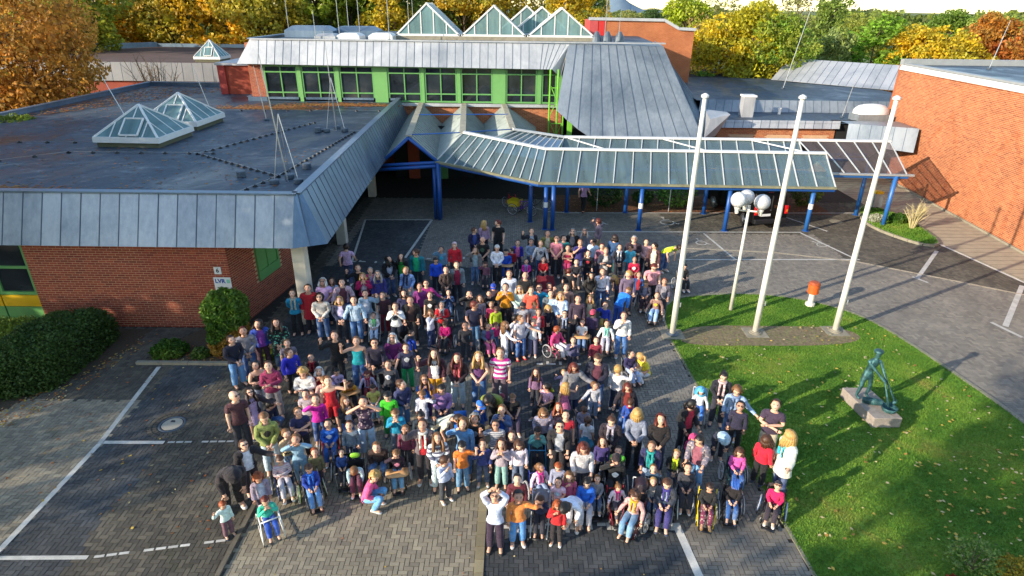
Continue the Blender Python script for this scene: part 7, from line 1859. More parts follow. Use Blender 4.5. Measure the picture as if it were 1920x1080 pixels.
# x, y, z, heading, scale, girth, pose, head, child, hair, top, bottom, shoes, skin, label, extras
PEOPLE = [
(-6.524,22.271,0,183.4,0.943,1.184,'wk','m',0,'ds','TF c7a3c8','23305ej','d8d4d0','e2b08e','lilac flowered blouse walking away towards the entrance',''),
(-5.558,20.167,0,16.2,0.955,1.189,'wv','u',0,'bs','L 17161b','1d1d22','1c1c20','e2b08e','plain black top waving behind the pink jackets',''),
(-5.238,19.5,0,16.9,0.932,1.096,'mm','u',0,'yu','J c2185b e8d5da','22222a','46342c','d09a76','raspberry jacket over white with both hands at the mouth',''),
(-5.076,19.982,0,8.1,0.943,1.094,'mo','u',0,'gs','J c81f6a d8c8d8','23232b','1c1c20','e2b08e','deep pink jacket with one hand at the cheek',''),
(-4.724,19.574,0,13.2,0.966,1.137,'st','u',0,'gl','L 35357f','a9b8b4','1c1c20','e8bb9a','indigo sweater and pale trousers, long grey-blonde hair',''),
(-6.435,18.836,0,7.8,0.982,1.192,'cl','u',0,'wu','T cbaad6','1f2430','1c1c20','b07a58','plain lilac t-shirt with pale short bob','glasses'),
(-6.25,19.222,0,6.6,0.888,1.08,'bk','u',0,'bu','T aab4c6','2a2f3c','2a2a2c','d09a76','pale blue-grey t-shirt, arms held behind the back',''),
(-5.807,18.899,0,16.3,0.956,1.214,'oo','u',0,'ks','JK b890a0 5a2f3a','27406ej','1c1c20','e8bb9a','pink and white checked cardigan over a brown top',''),
(-6.743,18.208,0,10.9,1.011,1.215,'st','u',0,'ds','C a31320','20202a','3a4458','d09a76','long bright red coat beside the cream column',''),
(-6.226,17.726,0,8.5,0.955,1.216,'cl','u',0,'dq','Z cfc7bb','3b5f92j','1c1c20','e8bb9a','cream zipped jacket and jeans with dark curly hair','glasses'),
(-7.207,18.019,0,12,0.943,1.131,'bk','u',0,'lp','L 1583a8','15151a','1c1c20','e8bb9a','blue-teal sweater with grey patterned scarf in front of the column','scarfa8aa98'),
(-5.542,17.546,0,8.5,0.943,1.126,'cl','u',0,'yu','J 1d2440 c9c0e0','181a26','3a4458','e2b08e','navy jacket open over a lavender blouse',''),
(-5.094,17.596,0,12.8,0.943,1.179,'oo','u',0,'bs','J 9db8cc b7cbdc','3f6ca5j','2a2a2c','dea988','light denim shirt open over pale blue top and jeans',''),
(-4.846,18.166,0,8.1,0.919,1.123,'wl','u',0,'ds','J 8fa9bd dfe2ea','2a3250','d8d4d0','e2b08e','grey-blue open shirt over white, one arm raised',''),
(-4.289,18.182,0,4.3,0.882,1.146,'st','u',0,'ks','T 3a1a26','7a1826','1c1c20','e2b08e','dark maroon top and red trousers behind the white buggy hood',''),
(-4.557,17.782,0.127,8.1,0.606,1.26,'si','u',1,'bs','L e4e6e6','a9bfdb','d8d4d0','e2b08e','white and green top and pale blue trousers strapped in','scarf3da35a'),
(-5.009,15.035,0,18.4,1.023,1.083,'wv','u',0,'bs','Z 131316','1b1b22','46342c','e2b08e','black zipped jacket, one palm raised, pushing a wheelchair',''),
(-4.367,14.909,0,9.5,0.966,1.198,'wv','u',0,'ls','V 18a5ae','3a66a3j','46342c','e2b08e','turquoise top and jeans, right hand waving high',''),
(-3.872,14.953,0,13.5,0.955,1.167,'pu','u',0,'ds','L 3a3444','1d1b23','1c1c20','d8a07e','charcoal v-neck sweater holding a push handle','glasses'),
(-7.926,14.945,0,48.6,0.955,1.21,'cl','m',0,'dp','L 17182c','5a8fc5j','46342c','e2b08e','navy jacket and bleached jeans, outermost on the left by the bushy shrub',''),
(-7.761,15.415,0,28.9,0.966,1.205,'cl','u',0,'rs','Z 7d7a80','2a4a80j','35b8a0','b07a58','grey zipped jacket, jeans and turquoise shoes',''),
(-7.51,15.877,0,31.4,0.955,1.185,'st','l',0,'du','J 2f4ba8 9446a8','3d2433','c9c9c9','dea988','violet top under a blue cardigan',''),
(-6.983,15.923,0,19.2,0.966,1.212,'cl','u',0,'dl','CG 16191f','2c4670j','2a2a2c','d09a76','black, white and green patterned blouse with folded hands',''),
(-6.402,15.061,0,23.6,0.852,1.166,'st','u',0,'ls','T 6a6470','35323c','1c1c20','e2b08e','grey top half hidden behind the royal blue jacket',''),
(-6.176,14.536,0,37.5,0.881,1.178,'wk','r',0,'bs','L 2427b0','15161f','2a2a2c','dea988','royal blue tracksuit jacket with a red sleeve flash stepping sideways',''),
(-5.74,14.956,0.106,16.2,0.704,1.168,'si','u',1,'ds','L 2a1b1f','1a1a20','2a2a2c','e8bb9a','dark hooded top with red collar and mustard print','scarfb0202c'),
(-6.719,13.656,0,31.9,0.943,1.123,'cr','l',0,'kp','V 121216','8f98a8','46342c','e8bb9a','black sleeveless top with bare shoulders, dark hair tied back',''),
(-6.295,13.439,0,21.1,1.011,1.091,'cr','u',0,'bs','H 8c2a52','b5aaa6','3a4458','e8bb9a','maroon hooded sweatshirt and pale grey trousers, arms crossed',''),
(-5.385,13.365,0,7.9,0.939,1.184,'cr','d',0,'yq','L dcdad6','6f9cc2j','c9c9c9','dea988','white sweatshirt and light jeans, blond head bowed',''),
(-5.074,13.643,0,13.6,0.841,1.139,'mm','u',0,'wu','L a51a2a','44262e','2a2a2c','e2b08e','crimson sweater, white hair, hands before the mouth',''),
(-4.847,13.275,0,18.9,0.828,1.127,'mm','d',0,'ls','L c99a8e','3a3038','1c1c20','e8bb9a','salmon top bent forward with hands together',''),
(-4.618,12.932,0,21.5,0.95,1.159,'wl','u',0,'ls','V d0202c','c41e2as','1c1c20','e8bb9a','red basketball jersey and red shorts with one arm up',''),
(-4.862,14.381,0.135,9.9,0.623,1.186,'si','d',1,'ks','L b9a6cc','22222c','1c1c20','e2b08e','pale lilac top slumped in the seat pushed by the black jacket',''),
(-3.988,14.264,0.135,13.7,0.623,1.166,'so','d',1,'rs','L b7b4d2','7c1c2a','46342c','e8bb9a','pale lavender top with outspread arms and red collar','scarfb32430'),
(-3.675,13.565,0.124,14.4,0.65,1.189,'si','d',1,'ds','T d8cf6c','8db0c0j','46342c','e2b08e','pale yellow bib and pale jeans beside the red headrest',''),
(-6.61,12.076,0,34.7,1.023,1.121,'st','r',0,'zs','T 4a2a30','2a2c36','46342c','e8bb9a','dark brown-maroon short sleeved shirt and dark jeans, bald','sunglasses'),
(-6.531,12.675,0,37.9,0.834,1.195,'ol','u',0,'dl','J 2b222a b9a4c8','b9a4c8k','3a4458','e8bb9a','lilac dress under a small dark cardigan, arm stretched out','sunglasses'),
(-6.364,12.95,0,60,0.858,1.196,'cq','R',1,'ks','L 16223f','3b6299j','c9c9c9','e8bb9a','dark navy jacket and jeans seated sideways on the ground',''),
(-5.629,11.341,0,26.9,0.989,1.118,'cl','d',0,'ls','H 7e8a4a','a8c0cfj','3a4458','e2b08e','olive green hoodie with a black chest print and pale jeans','print1b1f18'),
(-5.145,12.717,0,8.4,0.8,1.191,'st','u',0,'ds','T a79ea4','2a2c3a','c9c9c9','e2b08e','grey t-shirt with a faint red print',''),
(-5.047,11.851,0,30.3,0.852,1.131,'cr','u',0,'ls','T 252a52','25232b','d8d4d0','dea988','plain navy t-shirt with crossed arms',''),
(-4.814,12.447,0,20.2,0.801,1.162,'br','u',1,'bs','L cb1fa0','2a4a8cj','d8d4d0','dea988','magenta sweater shading the eyes with one hand',''),
(-4.1,12.487,0,40,0.759,1.173,'mo','m',1,'ll','J 202026 d5cfdc','2f6ab8j','e0508a','e2b08e','black and white jacket, jeans and pink shoes, long light hair',''),
(-3.514,12.005,0,11,0.977,1.188,'bb','u',0,'ds','TF 3d2c46','a8c4dcj','c9c9c9','dea988','purple flecked short sleeved shirt and sky blue jeans, hands over the brow',''),
(-4.405,11.922,0.106,13.9,0.704,1.242,'si','u',1,'ks','L 1d63c4','24569cj','d8d4d0','e2b08e','bright blue sweatshirt with white print, red strap on the lap','printe6e6ee'),
(-5.169,11.291,0,44.8,0.718,1.217,'mo','m',1,'ls','P 1c1c22 c9b187','7c9cba','d8d4d0','e8bb9a','beige body warmer over dark sleeves with a hand at the chin',''),
(-4.853,11.042,0,14.2,0.742,1.246,'bb','u',1,'ls','LD 7fa9c4','7fa9c4j','d8d4d0','b07a58','light denim jacket and jeans, both arms over the head',''),
(-5.861,10.663,0,42.8,0.849,1.214,'ol','u',0,'bp','J 1a161c dddfe8','2e2228','3a4458','e8bb9a','white printed t-shirt under an open black cardigan','sunglasses'),
(-4.51,14.081,0.106,27.5,0.704,1.147,'sl','d',1,'bs','L d59a18','26242c','c9c9c9','b07a58','mustard yellow sports shirt folded forward over a wooden tray',''),
(-3.104,11.392,0,7.3,0.943,1.091,'cq','u',0,'ls','L 33221f','3a5f8aj','d8d4d0','e8bb9a','dark brown sweater and jeans crouching behind the wheelchairs',''),
(-3.098,12.76,0,4.3,0.759,1.237,'st','d',1,'ks','L 3fc024','1d8c3c','3a4458','e8bb9a','bright lime green sweatshirt looking down',''),
(-6.102,10.206,0,38.2,1.101,1.157,'be','D',0,'kh1a151c','L 201a20','17151a','d8d4d0','dea988','black hooded jacket bending down with a dark green bag on the back',''),
(-5.309,9.939,0,33.2,0.683,1.127,'st','d',1,'oq','J 8f8294 a9b2c8','3a3244','1c1c20','b07a58','mauve padded jacket over grey, ginger hair',''),
(-5.127,10.673,0.107,29,0.691,1.15,'sc','d',1,'bs','LS c49aa8','b6b6c2','d8d4d0','e8bb9a','pink and grey striped top and light leggings',''),
(-4.396,10.391,0.106,27.1,0.705,1.129,'si','d',1,'bs','L 1f3f9a','5d8fc6j','46342c','d09a76','blue sweater with cobalt collar and ripped jeans','scarf2170d8'),
(-5.053,9.544,0.119,31.9,0.606,1.253,'sm','d',1,'rs','L 38b79a','1b4aa8j','2a2a2c','e2b08e','mint and white top and bright blue trousers in a white walking frame',''),
(-5.88,9.408,0,49.9,0.531,1.193,'wv','d',1,'os','L cfe6df','6a4a56','3a4458','e2b08e','white and mint sweater and brown trousers, smallest one standing',''),
(-3.529,10.878,0.115,12,0.672,1.174,'sl','D',1,'ls','L 9fc4cc','5a2c42','d8d4d0','d8a07e','pale aqua hooded top, head bent right down',''),
(-3.178,10.258,0,82.7,0.909,1.113,'cq','L',0,'yq','L e0558c','5d9fd0j','c9c9c9','e2b08e','bright pink sweater and light jeans crouching in front',''),
(-3.304,13.993,0,-3.1,0.852,1.213,'wv','u',0,'bs','H 33363f','20242e','46342c','d8a07e','dark grey hoodie with white lettering, arm raised','printcfd2da'),
(-2.976,14.869,0,10.9,0.864,1.157,'oo','u',0,'bs','T 262a48','129a58','2a2a2c','dea988','navy shirt with a large photo print and emerald green trousers','printc9ccce'),
(-3.404,15.21,0,2.4,0.932,1.156,'cl','u',0,'wu','L 6a1f62','1a1920','c9c9c9','dea988','plum purple sweater with white hair','glasses'),
(-2.828,13.196,0,35.8,0.786,1.242,'cl','r',1,'bs','H 3a3f66','5a86b6j','46342c','e8bb9a','slate blue hoodie and faded jeans looking up sideways',''),
(-2.274,13.499,0,11.7,0.748,1.217,'mo','u',1,'ll','T 2563c0','5a3a7a','c9c9c9','b07a58','cobalt and purple t-shirt','glasses'),
(-2.27,13.035,0,1.2,0.677,1.21,'wl','d',1,'ls','L d6d8e6','9aa2b8','3a4458','b07a58','white shirt with one arm thrown over the forehead',''),
(-1.794,13.205,0.098,9.1,0.881,1.216,'si','d',0,'ks','L 9a74a6','23263e','3a4458','d8a07e','dusky lilac sweater and navy trousers seated with folded hands',''),
(-2.097,14.266,0,3.5,0.966,1.205,'wv','u',0,'bl','J 4a2430 e6e4e2','d89a16','2a2a2c','e8bb9a','white vest under a burgundy cardigan with mustard trousers',''),
(-1.457,14.089,0,-2.1,0.955,1.159,'cl','u',0,'rl','J 2c1c22 7a4034','b4c6ccj','3a4458','e8bb9a','dark burgundy jacket, pink scarf and pale torn jeans','scarfc4565f'),
(-0.886,14.154,0,-0.3,0.966,1.203,'cl','u',0,'yl','V 5c3466','356299j','3a4458','e8bb9a','purple sleeveless top and blue jeans, arms bare and straight',''),
(-0.297,14.208,0,-0.3,1.023,1.217,'st','u',0,'ls','TW b31a80','5f4f58','46342c','dea988','magenta and white broad striped polo shirt',''),
(-2.8,12.118,0,8.8,0.732,1.226,'mm','d',1,'ls','L 1590b4','7a8290','46342c','e8bb9a','bright teal jacket holding a small toy',''),
(-2.155,11.965,0,8.7,0.759,1.161,'wl','d',1,'kp','L 20303c','22242c','c9c9c9','b07a58','mint green headband and one arm raised behind the grey blazer',''),
(-1.972,11.089,0,3.1,1.011,1.083,'wv','u',0,'bs','J 5d5358 b41424','221c22','c9c9c9','b07a58','grey-brown blazer open over a red sweater, palm raised','scarfc8c4bc'),
(-1.622,10.859,0,12.8,0.899,1.1,'cl','u',0,'ll','PN 2a2a4c dce6ec','b9cbcf','2a2a2c','d8a07e','pale blue body warmer over navy striped sleeves',''),
(-1.851,12.158,0,67.1,0.909,1.215,'be','d',0,'ds','T e4e0c4','156a86','1c1c20','dea988','cream top leaning over beside the blue stool',''),
(-1.08,11.283,0,-3.5,0.945,1.099,'br','u',0,'lq','LD 4f86bc','3a6ba8j','46342c','e2b08e','loose denim blue shirt with a big raised forearm',''),
(-0.836,11.607,0,2.6,0.879,1.158,'st','u',0,'gq','T 17181e','3c6497j','1c1c20','b07a58','black t-shirt with a round grey emblem','print77808a'),
(-0.782,12.479,0,37,0.732,1.159,'mo','d',1,'yc2b6fd0','L 1f4fa0','2f5fa8j','c9c9c9','e8bb9a','bright blue peaked cap and blue sweatshirt',''),
(-0.376,13.068,0,-14.7,1.063,1.12,'be','d',0,'kl','L 6d7a26','1d1d22','46342c','b07a58','olive green top leaning over to a neighbour',''),
(0.048,13.127,0.082,10,0.74,1.201,'si','d',0,'ls','T 141418','38304a','d8d4d0','d8a07e','plain black t-shirt seated with crossed wrists',''),
(-0.21,12.132,0,-7,0.786,1.142,'mm','u',1,'ls','J 4a5f88 1d55c0','2a2c38','c9c9c9','e2b08e','grey-blue hooded jacket over a cobalt t-shirt, hands at the mouth',''),
(-0.348,11.489,0,3,0.835,1.182,'wv','u',0,'ds','TS 7a8290','2a2a30','2a2a2c','b07a58','grey and white striped t-shirt, one hand raised to the forehead','glasses'),
(0.04,11.384,0,-2.5,0.681,1.222,'st','u',1,'bs','L 2e1f30','2a2430','3a4458','e8bb9a','plain aubergine sweater just behind the white pullover',''),
(-0.198,10.963,0,-6.7,0.739,1.16,'mm','u',1,'bu','L a79aa4','7fa8a4','46342c','d8a07e','dove grey-lilac top with hands covering the mouth',''),
(0.196,11.015,0,5.5,0.726,1.203,'st','d',1,'bu','L e2d8e2','5a6a86','2a2a2c','e8bb9a','loose white pullover with a neat brown bob',''),
(0.655,11.837,0.092,0,0.672,1.185,'sm','d',1,'ks','L 7fcabd','24242c','3a4458','b07a58','mint sweater propped in a blue standing frame',''),
(0.784,12.091,0,3.1,0.829,1.198,'pu','d',0,'lu','LF 8f8fa6','1a1a20','46342c','e8bb9a','white and slate patterned blouse','glasses'),
(0.962,13.615,0.106,-41.4,0.704,1.228,'si','L',1,'ks','T d5a4b8','24242c','c9c9c9','b07a58','pale pink top strapped in an olive seat, facing left',''),
(-1.083,10.865,0,9.3,0.763,1.133,'wl','d',1,'ks','T e07a2c','4f7fa6j','2a2a2c','e8bb9a','orange football shirt waving one arm',''),
(-2.597,10.993,0.135,10,0.623,1.218,'sb','d',1,'ls','L 2c1b2c','5c93b8j','46342c','dea988','black top with pink lettering behind a broad wooden tray','printc87a94'),
(-0.229,13.14,0,-5,0.598,1.193,'st','d',1,'kc6a1830','L 2a2230','2a2a30','3a4458','b07a58','maroon peaked cap peeping out behind the black t-shirt',''),
(-1.447,10.495,0,38,0.693,1.202,'mo','R',1,'bs','L b7c2de','33373f','dddddd','e2b08e','white and pale blue faded top, dark trousers and white shoes',''),
(-0.286,9.128,0,-5.6,0.909,1.112,'up','u',0,'ks','L c3cee8','2c1a33','2a2a2c','d8a07e','pale blue shirt and plum trousers, both arms stretched up','glasses'),
(0.154,9.715,0,2,0.832,1.084,'st','u',0,'ks','L 5c1a2a','5a5866','d8d4d0','e8bb9a','maroon sweatshirt with white lettering across the chest','textTIGERS'),
(0.174,9.309,0,6.9,0.763,1.269,'wl','u',1,'ks','L e08a45','4a8ccfj','d8d4d0','b07a58','orange sweatshirt and jeans, one hand held out',''),
(0.652,9.696,0.149,-6.3,0.553,1.246,'sm','d',1,'bs','L 232f52','2a2a34','1c1c20','d8a07e','navy jacket in a grey hooded buggy with hands at the mouth',''),
(0.675,10.554,0.128,19.2,0.641,1.143,'so','r',1,'lp','L dcc6dc','8fa4bf','c9c9c9','b07a58','bright pink vest over white sleeves, leaning to one side','scarfd02a8c'),
(1.068,10.52,0,-9.7,0.612,1.212,'st','d',1,'os','L 8f95ae','3a3f52','46342c','e8bb9a','blue-grey sweater behind the heart t-shirt',''),
(1.035,10.011,0,-11.1,0.61,1.154,'cl','u',1,'kp','T e0bfcf','7a6a80','3a4458','d8a07e','pale pink t-shirt with a light blue heart print','print9cc4dc'),
(1.272,10.171,0,-2.4,0.622,1.232,'mo','m',1,'lu','L c2587f','6a3a4c','c9c9c9','e2b08e','rose pink long sleeved top with a hand at the cheek',''),
(1.642,10.055,0.081,-5.9,0.729,1.14,'si','d',1,'ks','L 1f66cc','b0aeb6','46342c','e8bb9a','cobalt blue jacket and light grey trousers on a small seat',''),
(0.978,9.32,0,-12,0.65,1.137,'mo','d',1,'ou','L c01a20','221c20','d8d4d0','b07a58','scarlet jacket and black trousers','glasses'),
(1.374,9.761,0,-25.2,0.824,1.26,'be','d',1,'ks','L d8dcec','d6d2d6','c9c9c9','e2b08e','white tracksuit with a pale blue shoulder, bending forward',''),
(1.589,10.61,0,-1.8,0.943,1.121,'pu','d',0,'ru','L b9b6b8','2a2c38','3a4458','dea988','light grey marl jacket holding wheelchair grips, auburn bob',''),
(2.339,10.605,0.124,-5.4,0.824,1.204,'sb','d',1,'dc2a2024','L 17171a','24242c','3a4458','d09a76','black sweatshirt with white print, hand shading the face','printe6e6e6'),
(2.452,10.992,0,-12.6,0.635,1.204,'st','u',1,'ds','T 52b52a','2a2a30','c9c9c9','dea988','leaf green t-shirt peeping out beside the black sweatshirt',''),
(2.33,10.069,0.167,6,0.547,1.143,'so','d',1,'lp','L ddd0dc','4a4450','1c1c20','e2b08e','white top with bright pink front and a yellow hair clip','scarfd42a80'),
(2.613,9.705,0.106,-30.9,0.702,1.18,'so','d',1,'bq','L cf9c98','6a90b0j','1c1c20','e2b08e','dusty pink jacket with a mustard scarf, bent forward','scarfd8a428'),
(2.851,10.084,0.17,-9.8,0.503,1.136,'si','D',1,'kh2a1c22','L 231c22','2a2a32','d8d4d0','e2b08e','black hooded jacket under a dark canopy',''),
(3.158,10.844,0,-17.9,0.849,1.097,'pu','u',0,'ls','J 23254f 1a8a8a','9ab0cc','3a4458','b07a58','dark navy coat open over a teal scarf','scarf1a8f8a'),
(3.767,10.951,0,-17.5,0.612,1.251,'cl','u',1,'ys','J 17181c c9b84a','7a8296','46342c','e2b08e','black jacket with neon yellow shoulders','scarfc8e020'),
(3.343,9.996,0.112,-16.1,0.745,1.2,'si','d',1,'bs','J 3a3e48 9fb0bd','34306a','3a4458','e8bb9a','grey jacket with a violet scarf and purple trousers','scarf3c3484'),
(4.244,10.917,0,-31.9,0.939,1.101,'pu','d',0,'kp','JF 6c6874 8c5060','6da0cfj','46342c','d09a76','long grey cardigan open over a flowered top and light jeans',''),
(4.269,10.011,0.124,-14.2,0.65,1.135,'si','d',1,'ds','L 1a1a1c','6a2440f','b88a4a','b07a58','black jacket, flowered dark pink trousers and tan boots',''),
(4.855,10.155,0.135,-15.3,0.623,1.144,'si','D',1,'bm2f62b8','L 1b1416','234f8cj','3a4458','e8bb9a','blue ribbed cycle helmet and black jacket, head bowed',''),
(5.266,11.13,0.113,-8.9,0.677,1.157,'si','d',1,'bu','L d257a4','24508fj','c9c9c9','e2b08e','candy pink fleece with brown bob',''),
(5.729,10.042,0.165,-28.4,0.623,1.178,'si','u',1,'bc1a1c2a','L cf1258','2c2430','d8d4d0','e2b08e','crimson pink jacket with silver sleeve bands',''),
(6.221,10.899,0.03,-83.4,0.966,1.193,'ol','L',0,'yl','C dcd6c4','2a3a6ej','46342c','e2b08e','long cream coat with turquoise scarf, blonde, seen from behind','scarf28b0c8'),
(5.814,11.112,0.03,130.9,0.769,1.209,'st','m',1,'bl','L c51230','141418','3a4458','d09a76','red jacket and black trousers with back turned on the lawn edge',''),
(6.262,11.917,0.03,-25.6,1.023,1.135,'cr','u',0,'bs','T 3a2c40','b3a78f','2a2a2c','e2b08e','dark plum t-shirt and beige trousers, arms crossed, standing on the lawn',''),
(5.641,12.364,0,-24.6,0.798,1.153,'st','u',1,'ks','Z 24223a','131318','2a2a2c','b07a58','dark navy raincoat and black trousers','glasses'),
(5.671,12.798,0,-20.5,0.924,1.147,'ol','d',0,'lq','LD 8fa9c6','3a5a8aj','c9c9c9','e2b08e','pale blue denim coat with a blue-grey scarf','scarf6f86ac'),
(5.507,13.373,0,-16.8,0.955,1.122,'cl','d',0,'kp','P 1b1a26 1b1a26','2a2a36','3a4458','e8bb9a','black padded jacket with a pale pink loop scarf','scarfc4a8a8'),
(5.092,13.62,0.12,-15.8,0.623,1.19,'so','d',1,'lh62b4d6','L cfd4da','2f6fc0j','1c1c20','e8bb9a','light blue hood and white jacket reclining in a blue buggy',''),
(4.306,12.182,0,18.6,0.966,1.09,'pu','R',0,'kp','J 15151a b0203a','15151a','46342c','b07a58','black leather jacket open over a red checked shirt',''),
(5.124,12.02,0,-12,0.786,1.16,'be','D',1,'kha0bccc','L 24283c','1f2230','c9c9c9','e8bb9a','navy jacket with a pale blue hood bent right over a wheelchair',''),
(4.368,11.69,0.147,-12.3,0.596,1.221,'si','d',1,'khd0407a','L a82860','2a2a30','2a2a2c','b07a58','bright pink hood half hidden behind the grey cardigan',''),
(1.472,14.452,0,2.3,0.542,1.173,'wv','u',1,'ys','L 9c8fb0','3a3a4c','c9c9c9','e2b08e','lilac top, small, arm raised beside the grey coat',''),
(1.67,13.872,0,12.2,0.899,1.176,'ol','d',0,'rl','C 77777c','23355e','d8d4d0','b07a58','grey wool coat with loose auburn hair',''),
(2.32,14.014,0,-7,1.014,1.212,'cl','d',0,'bs','J 1c1c30 5a2c3c','2c5590j','2a2a2c','e2b08e','dark jacket open over a maroon shirt, bearded',''),
(1.435,13.526,0,22.4,0.654,1.221,'wl','R',1,'yl','V d47a9a','c06a92k','d8d4d0','e8bb9a','pink sleeveless dress reaching up with one arm',''),
(2.227,13.617,0,6,0.633,1.227,'ou','r',1,'ls','LS b9bac4','6a7f9ej','3a4458','d09a76','white and grey patterned top and faded jeans',''),
(2.887,13.997,0,154.3,0.786,1.213,'wv','m',1,'ys','L dcd8d8','1c2a44','d8d4d0','e2b08e','white long sleeved shirt and navy trousers seen from behind',''),
(3.005,13.162,0,-6.1,0.819,1.106,'oo','d',0,'rl','J 1c1420 7a2c28','2a5a9cj','c9c9c9','dea988','black jacket over a rust top leaning over a small blue shape',''),
(3.057,12.895,0,153.7,0.611,1.268,'st','d',1,'bs','L 23489c','2a5aa8j','46342c','e8bb9a','blue jacket with a red and white stripe, back turned','scarfc02a3a'),
(2.953,11.649,0,169.5,0.977,1.105,'bk','m',0,'yl','L 7b8294','121216','1c1c20','e2b08e','grey sweatshirt with white shoulders and black trousers, blonde',''),
(3.471,11.504,0,-9.4,0.955,1.14,'cl','u',0,'ru','L 1a1416','2a3048','c9c9c9','e2b08e','black v-neck sweater with a red bob',''),
(2.359,11.586,0,-13.7,0.897,1.143,'cl','d',0,'bp','C 241a24','1c1a24','d8d4d0','e8bb9a','dark brown coat with a long grey scarf','scarf9e98a4'),
(1.297,11.724,0,0.3,0.909,1.085,'st','u',0,'ks','T b01a2c','2c2c34','3a4458','e2b08e','red polo shirt with a black chest badge',''),
(1.871,12.785,0.147,-2.3,0.596,1.228,'si','D',1,'bs','L 87808f','6a7aa0','1c1c20','b07a58','grey-mauve jumper, head bowed in a black wheelchair',''),
(1.871,12.059,0,157.3,0.65,1.192,'st','m',1,'bp','T dfe2e6','3a90b0k','d8d4d0','d09a76','white t-shirt and turquoise skirt, back turned',''),
(1.127,11.315,0,-1.7,0.955,1.15,'pu','u',0,'ks','J 17151a a8adb6','1f1d24','2a2a2c','e2b08e','light grey top under an open black cardigan','glasses'),
(1.198,12.59,0,-7.7,0.65,1.183,'mo','u',1,'ol','T d8a8a8','3a3244','c9c9c9','e2b08e','salmon t-shirt beside the red polo shirt',''),
(3.523,15.437,0.113,19,0.677,1.262,'si','r',1,'ks','L 2a2550','a3b8e0j','1c1c20','e8bb9a','dark violet jacket and pale blue jeans',''),
(4.03,15.419,0,-66.6,0.92,1.17,'cq','L',0,'yp','T e6cf2c','d8d4da','1c1c20','d09a76','lemon yellow t-shirt and white trousers crouching by a wheelchair',''),
(1.598,18.037,0,-10.2,0.958,1.124,'cl','u',0,'yu','J a9c1dd dde4ec','2a4272j','2a2a2c','d8a07e','pale blue cardigan open over white',''),
(2.162,17.894,0,-4.2,0.934,1.209,'st','u',0,'bs','L 3a2c3e','26222c','3a4458','d8a07e','dark plum sweater with a white badge',''),
(2.57,18.077,0,0,0.882,1.11,'st','u',0,'yu','J 3a3530 b6ab92','28242c','2a2a2c','b07a58','beige top under a dark waistcoat',''),
(1.683,17.183,0,-3.3,0.819,1.148,'wl','u',0,'ks','L 1b181d','231f26','3a4458','e8bb9a','black top with a long pale scarf, one hand raised','scarf8f9ab2;glasses'),
(2.284,17.353,0.12,-5.1,0.661,1.143,'si','u',1,'bs','T dde0e0','5a78a6j','2a2a2c','dea988','white t-shirt behind a grey cushion tray',''),
(2.633,17.668,0,162.1,0.664,1.253,'st','m',1,'bcd0455f','L 473457','2a2a3a','1c1c20','d8a07e','red cap and purple jacket with a turquoise print, back turned',''),
(3.188,18.583,0.078,-9.7,0.704,1.194,'sb','u',1,'ls','L 2439a8','a08438','c9c9c9','e8bb9a','deep blue jacket and mustard trousers rubbing the eyes',''),
(3.691,18.869,0,138.7,0.909,1.098,'be','D',0,'ls','L 1f77d2','22489a','2a2a2c','b07a58','bright azure sweatshirt bending away',''),
(4.874,20.212,0.116,-11.5,0.771,1.135,'si','d',1,'ls','J 4a4554 8f8a9c','2f1c28','dddddd','d09a76','grey hooded jacket, dark plum trousers, white shoes',''),
(5.087,19.265,0.11,-22.2,0.728,1.195,'so','u',1,'ls','L 8a6a60','8fb4dcj','1c1c20','e2b08e','yellow t-shirt over brown sleeves with pale jeans','printd8b030'),
(3.491,16.837,0,-4.9,0.909,1.191,'mo','u',0,'bs','L e0dcd8','2f62a0j','c9c9c9','d8a07e','white long sleeved top and jeans, hand on the ear','printc8c8c8'),
(3.058,17.239,0.113,-10.5,0.677,1.235,'so','u',1,'bs','L dfe9e6','b6b0ba','46342c','e2b08e','white top with mint jacket slipping off one arm','scarf6fd0b8'),
(1.43,16.807,0.106,39.8,0.702,1.218,'so','R',1,'os','H e0407a','e4dcdc','1c1c20','e2b08e','hot pink hooded jacket and white trousers, seated sideways',''),
(-3.708,17.312,0,7.5,0.9,1.194,'mm','u',0,'bs','L dfe1e0','2a3040','d8d4d0','e2b08e','white t-shirt with a dark print and maroon sleeves','print2a3038'),
(-3.259,17.516,0,11,1.011,1.178,'pu','u',0,'bs','J 1b1a1a 4a3430','1a1a20','c9c9c9','d8a07e','black leather jacket over a brown top pushing a wheelchair',''),
(-3.583,18.192,0,12.8,0.92,1.134,'st','u',0,'du','L 24244a','2a2a3a','1c1c20','e2b08e','indigo blouse between the black leather jacket and the plum top',''),
(-3.111,18.646,0,-0.3,0.951,1.104,'st','u',0,'bs','L 7a2a72','3a3040','c9c9c9','b07a58','plum purple blouse',''),
(-2.955,19.051,0,9,0.911,1.12,'ol','u',0,'bs','L 96246e','2a2a34','2a2a2c','e2b08e','fuchsia sweater with one arm stretched sideways','glasses'),
(-2.721,18.228,0,-1.6,0.881,1.087,'st','u',0,'ls','T 141416','2a2a32','1c1c20','e2b08e','black t-shirt with a white skull-like print','printdcdcd8'),
(-2.276,17.677,0,4.1,0.834,1.116,'cr','u',0,'gs','L c61a26','2f2a34','3a4458','e2b08e','bright red sweater with grey scarf and crossed arms','scarf9aa0a0'),
(-2.603,17.258,0,61.7,0.794,1.14,'mm','L',0,'ll','L dcdce4','27386aj','c9c9c9','d09a76','white long sleeved top and navy jeans turned to the side',''),
(-2.141,17.195,0.115,-6.4,0.672,1.125,'si','D',1,'bs','L d11a78','20242e','3a4458','e8bb9a','magenta sweater with chin on chest',''),
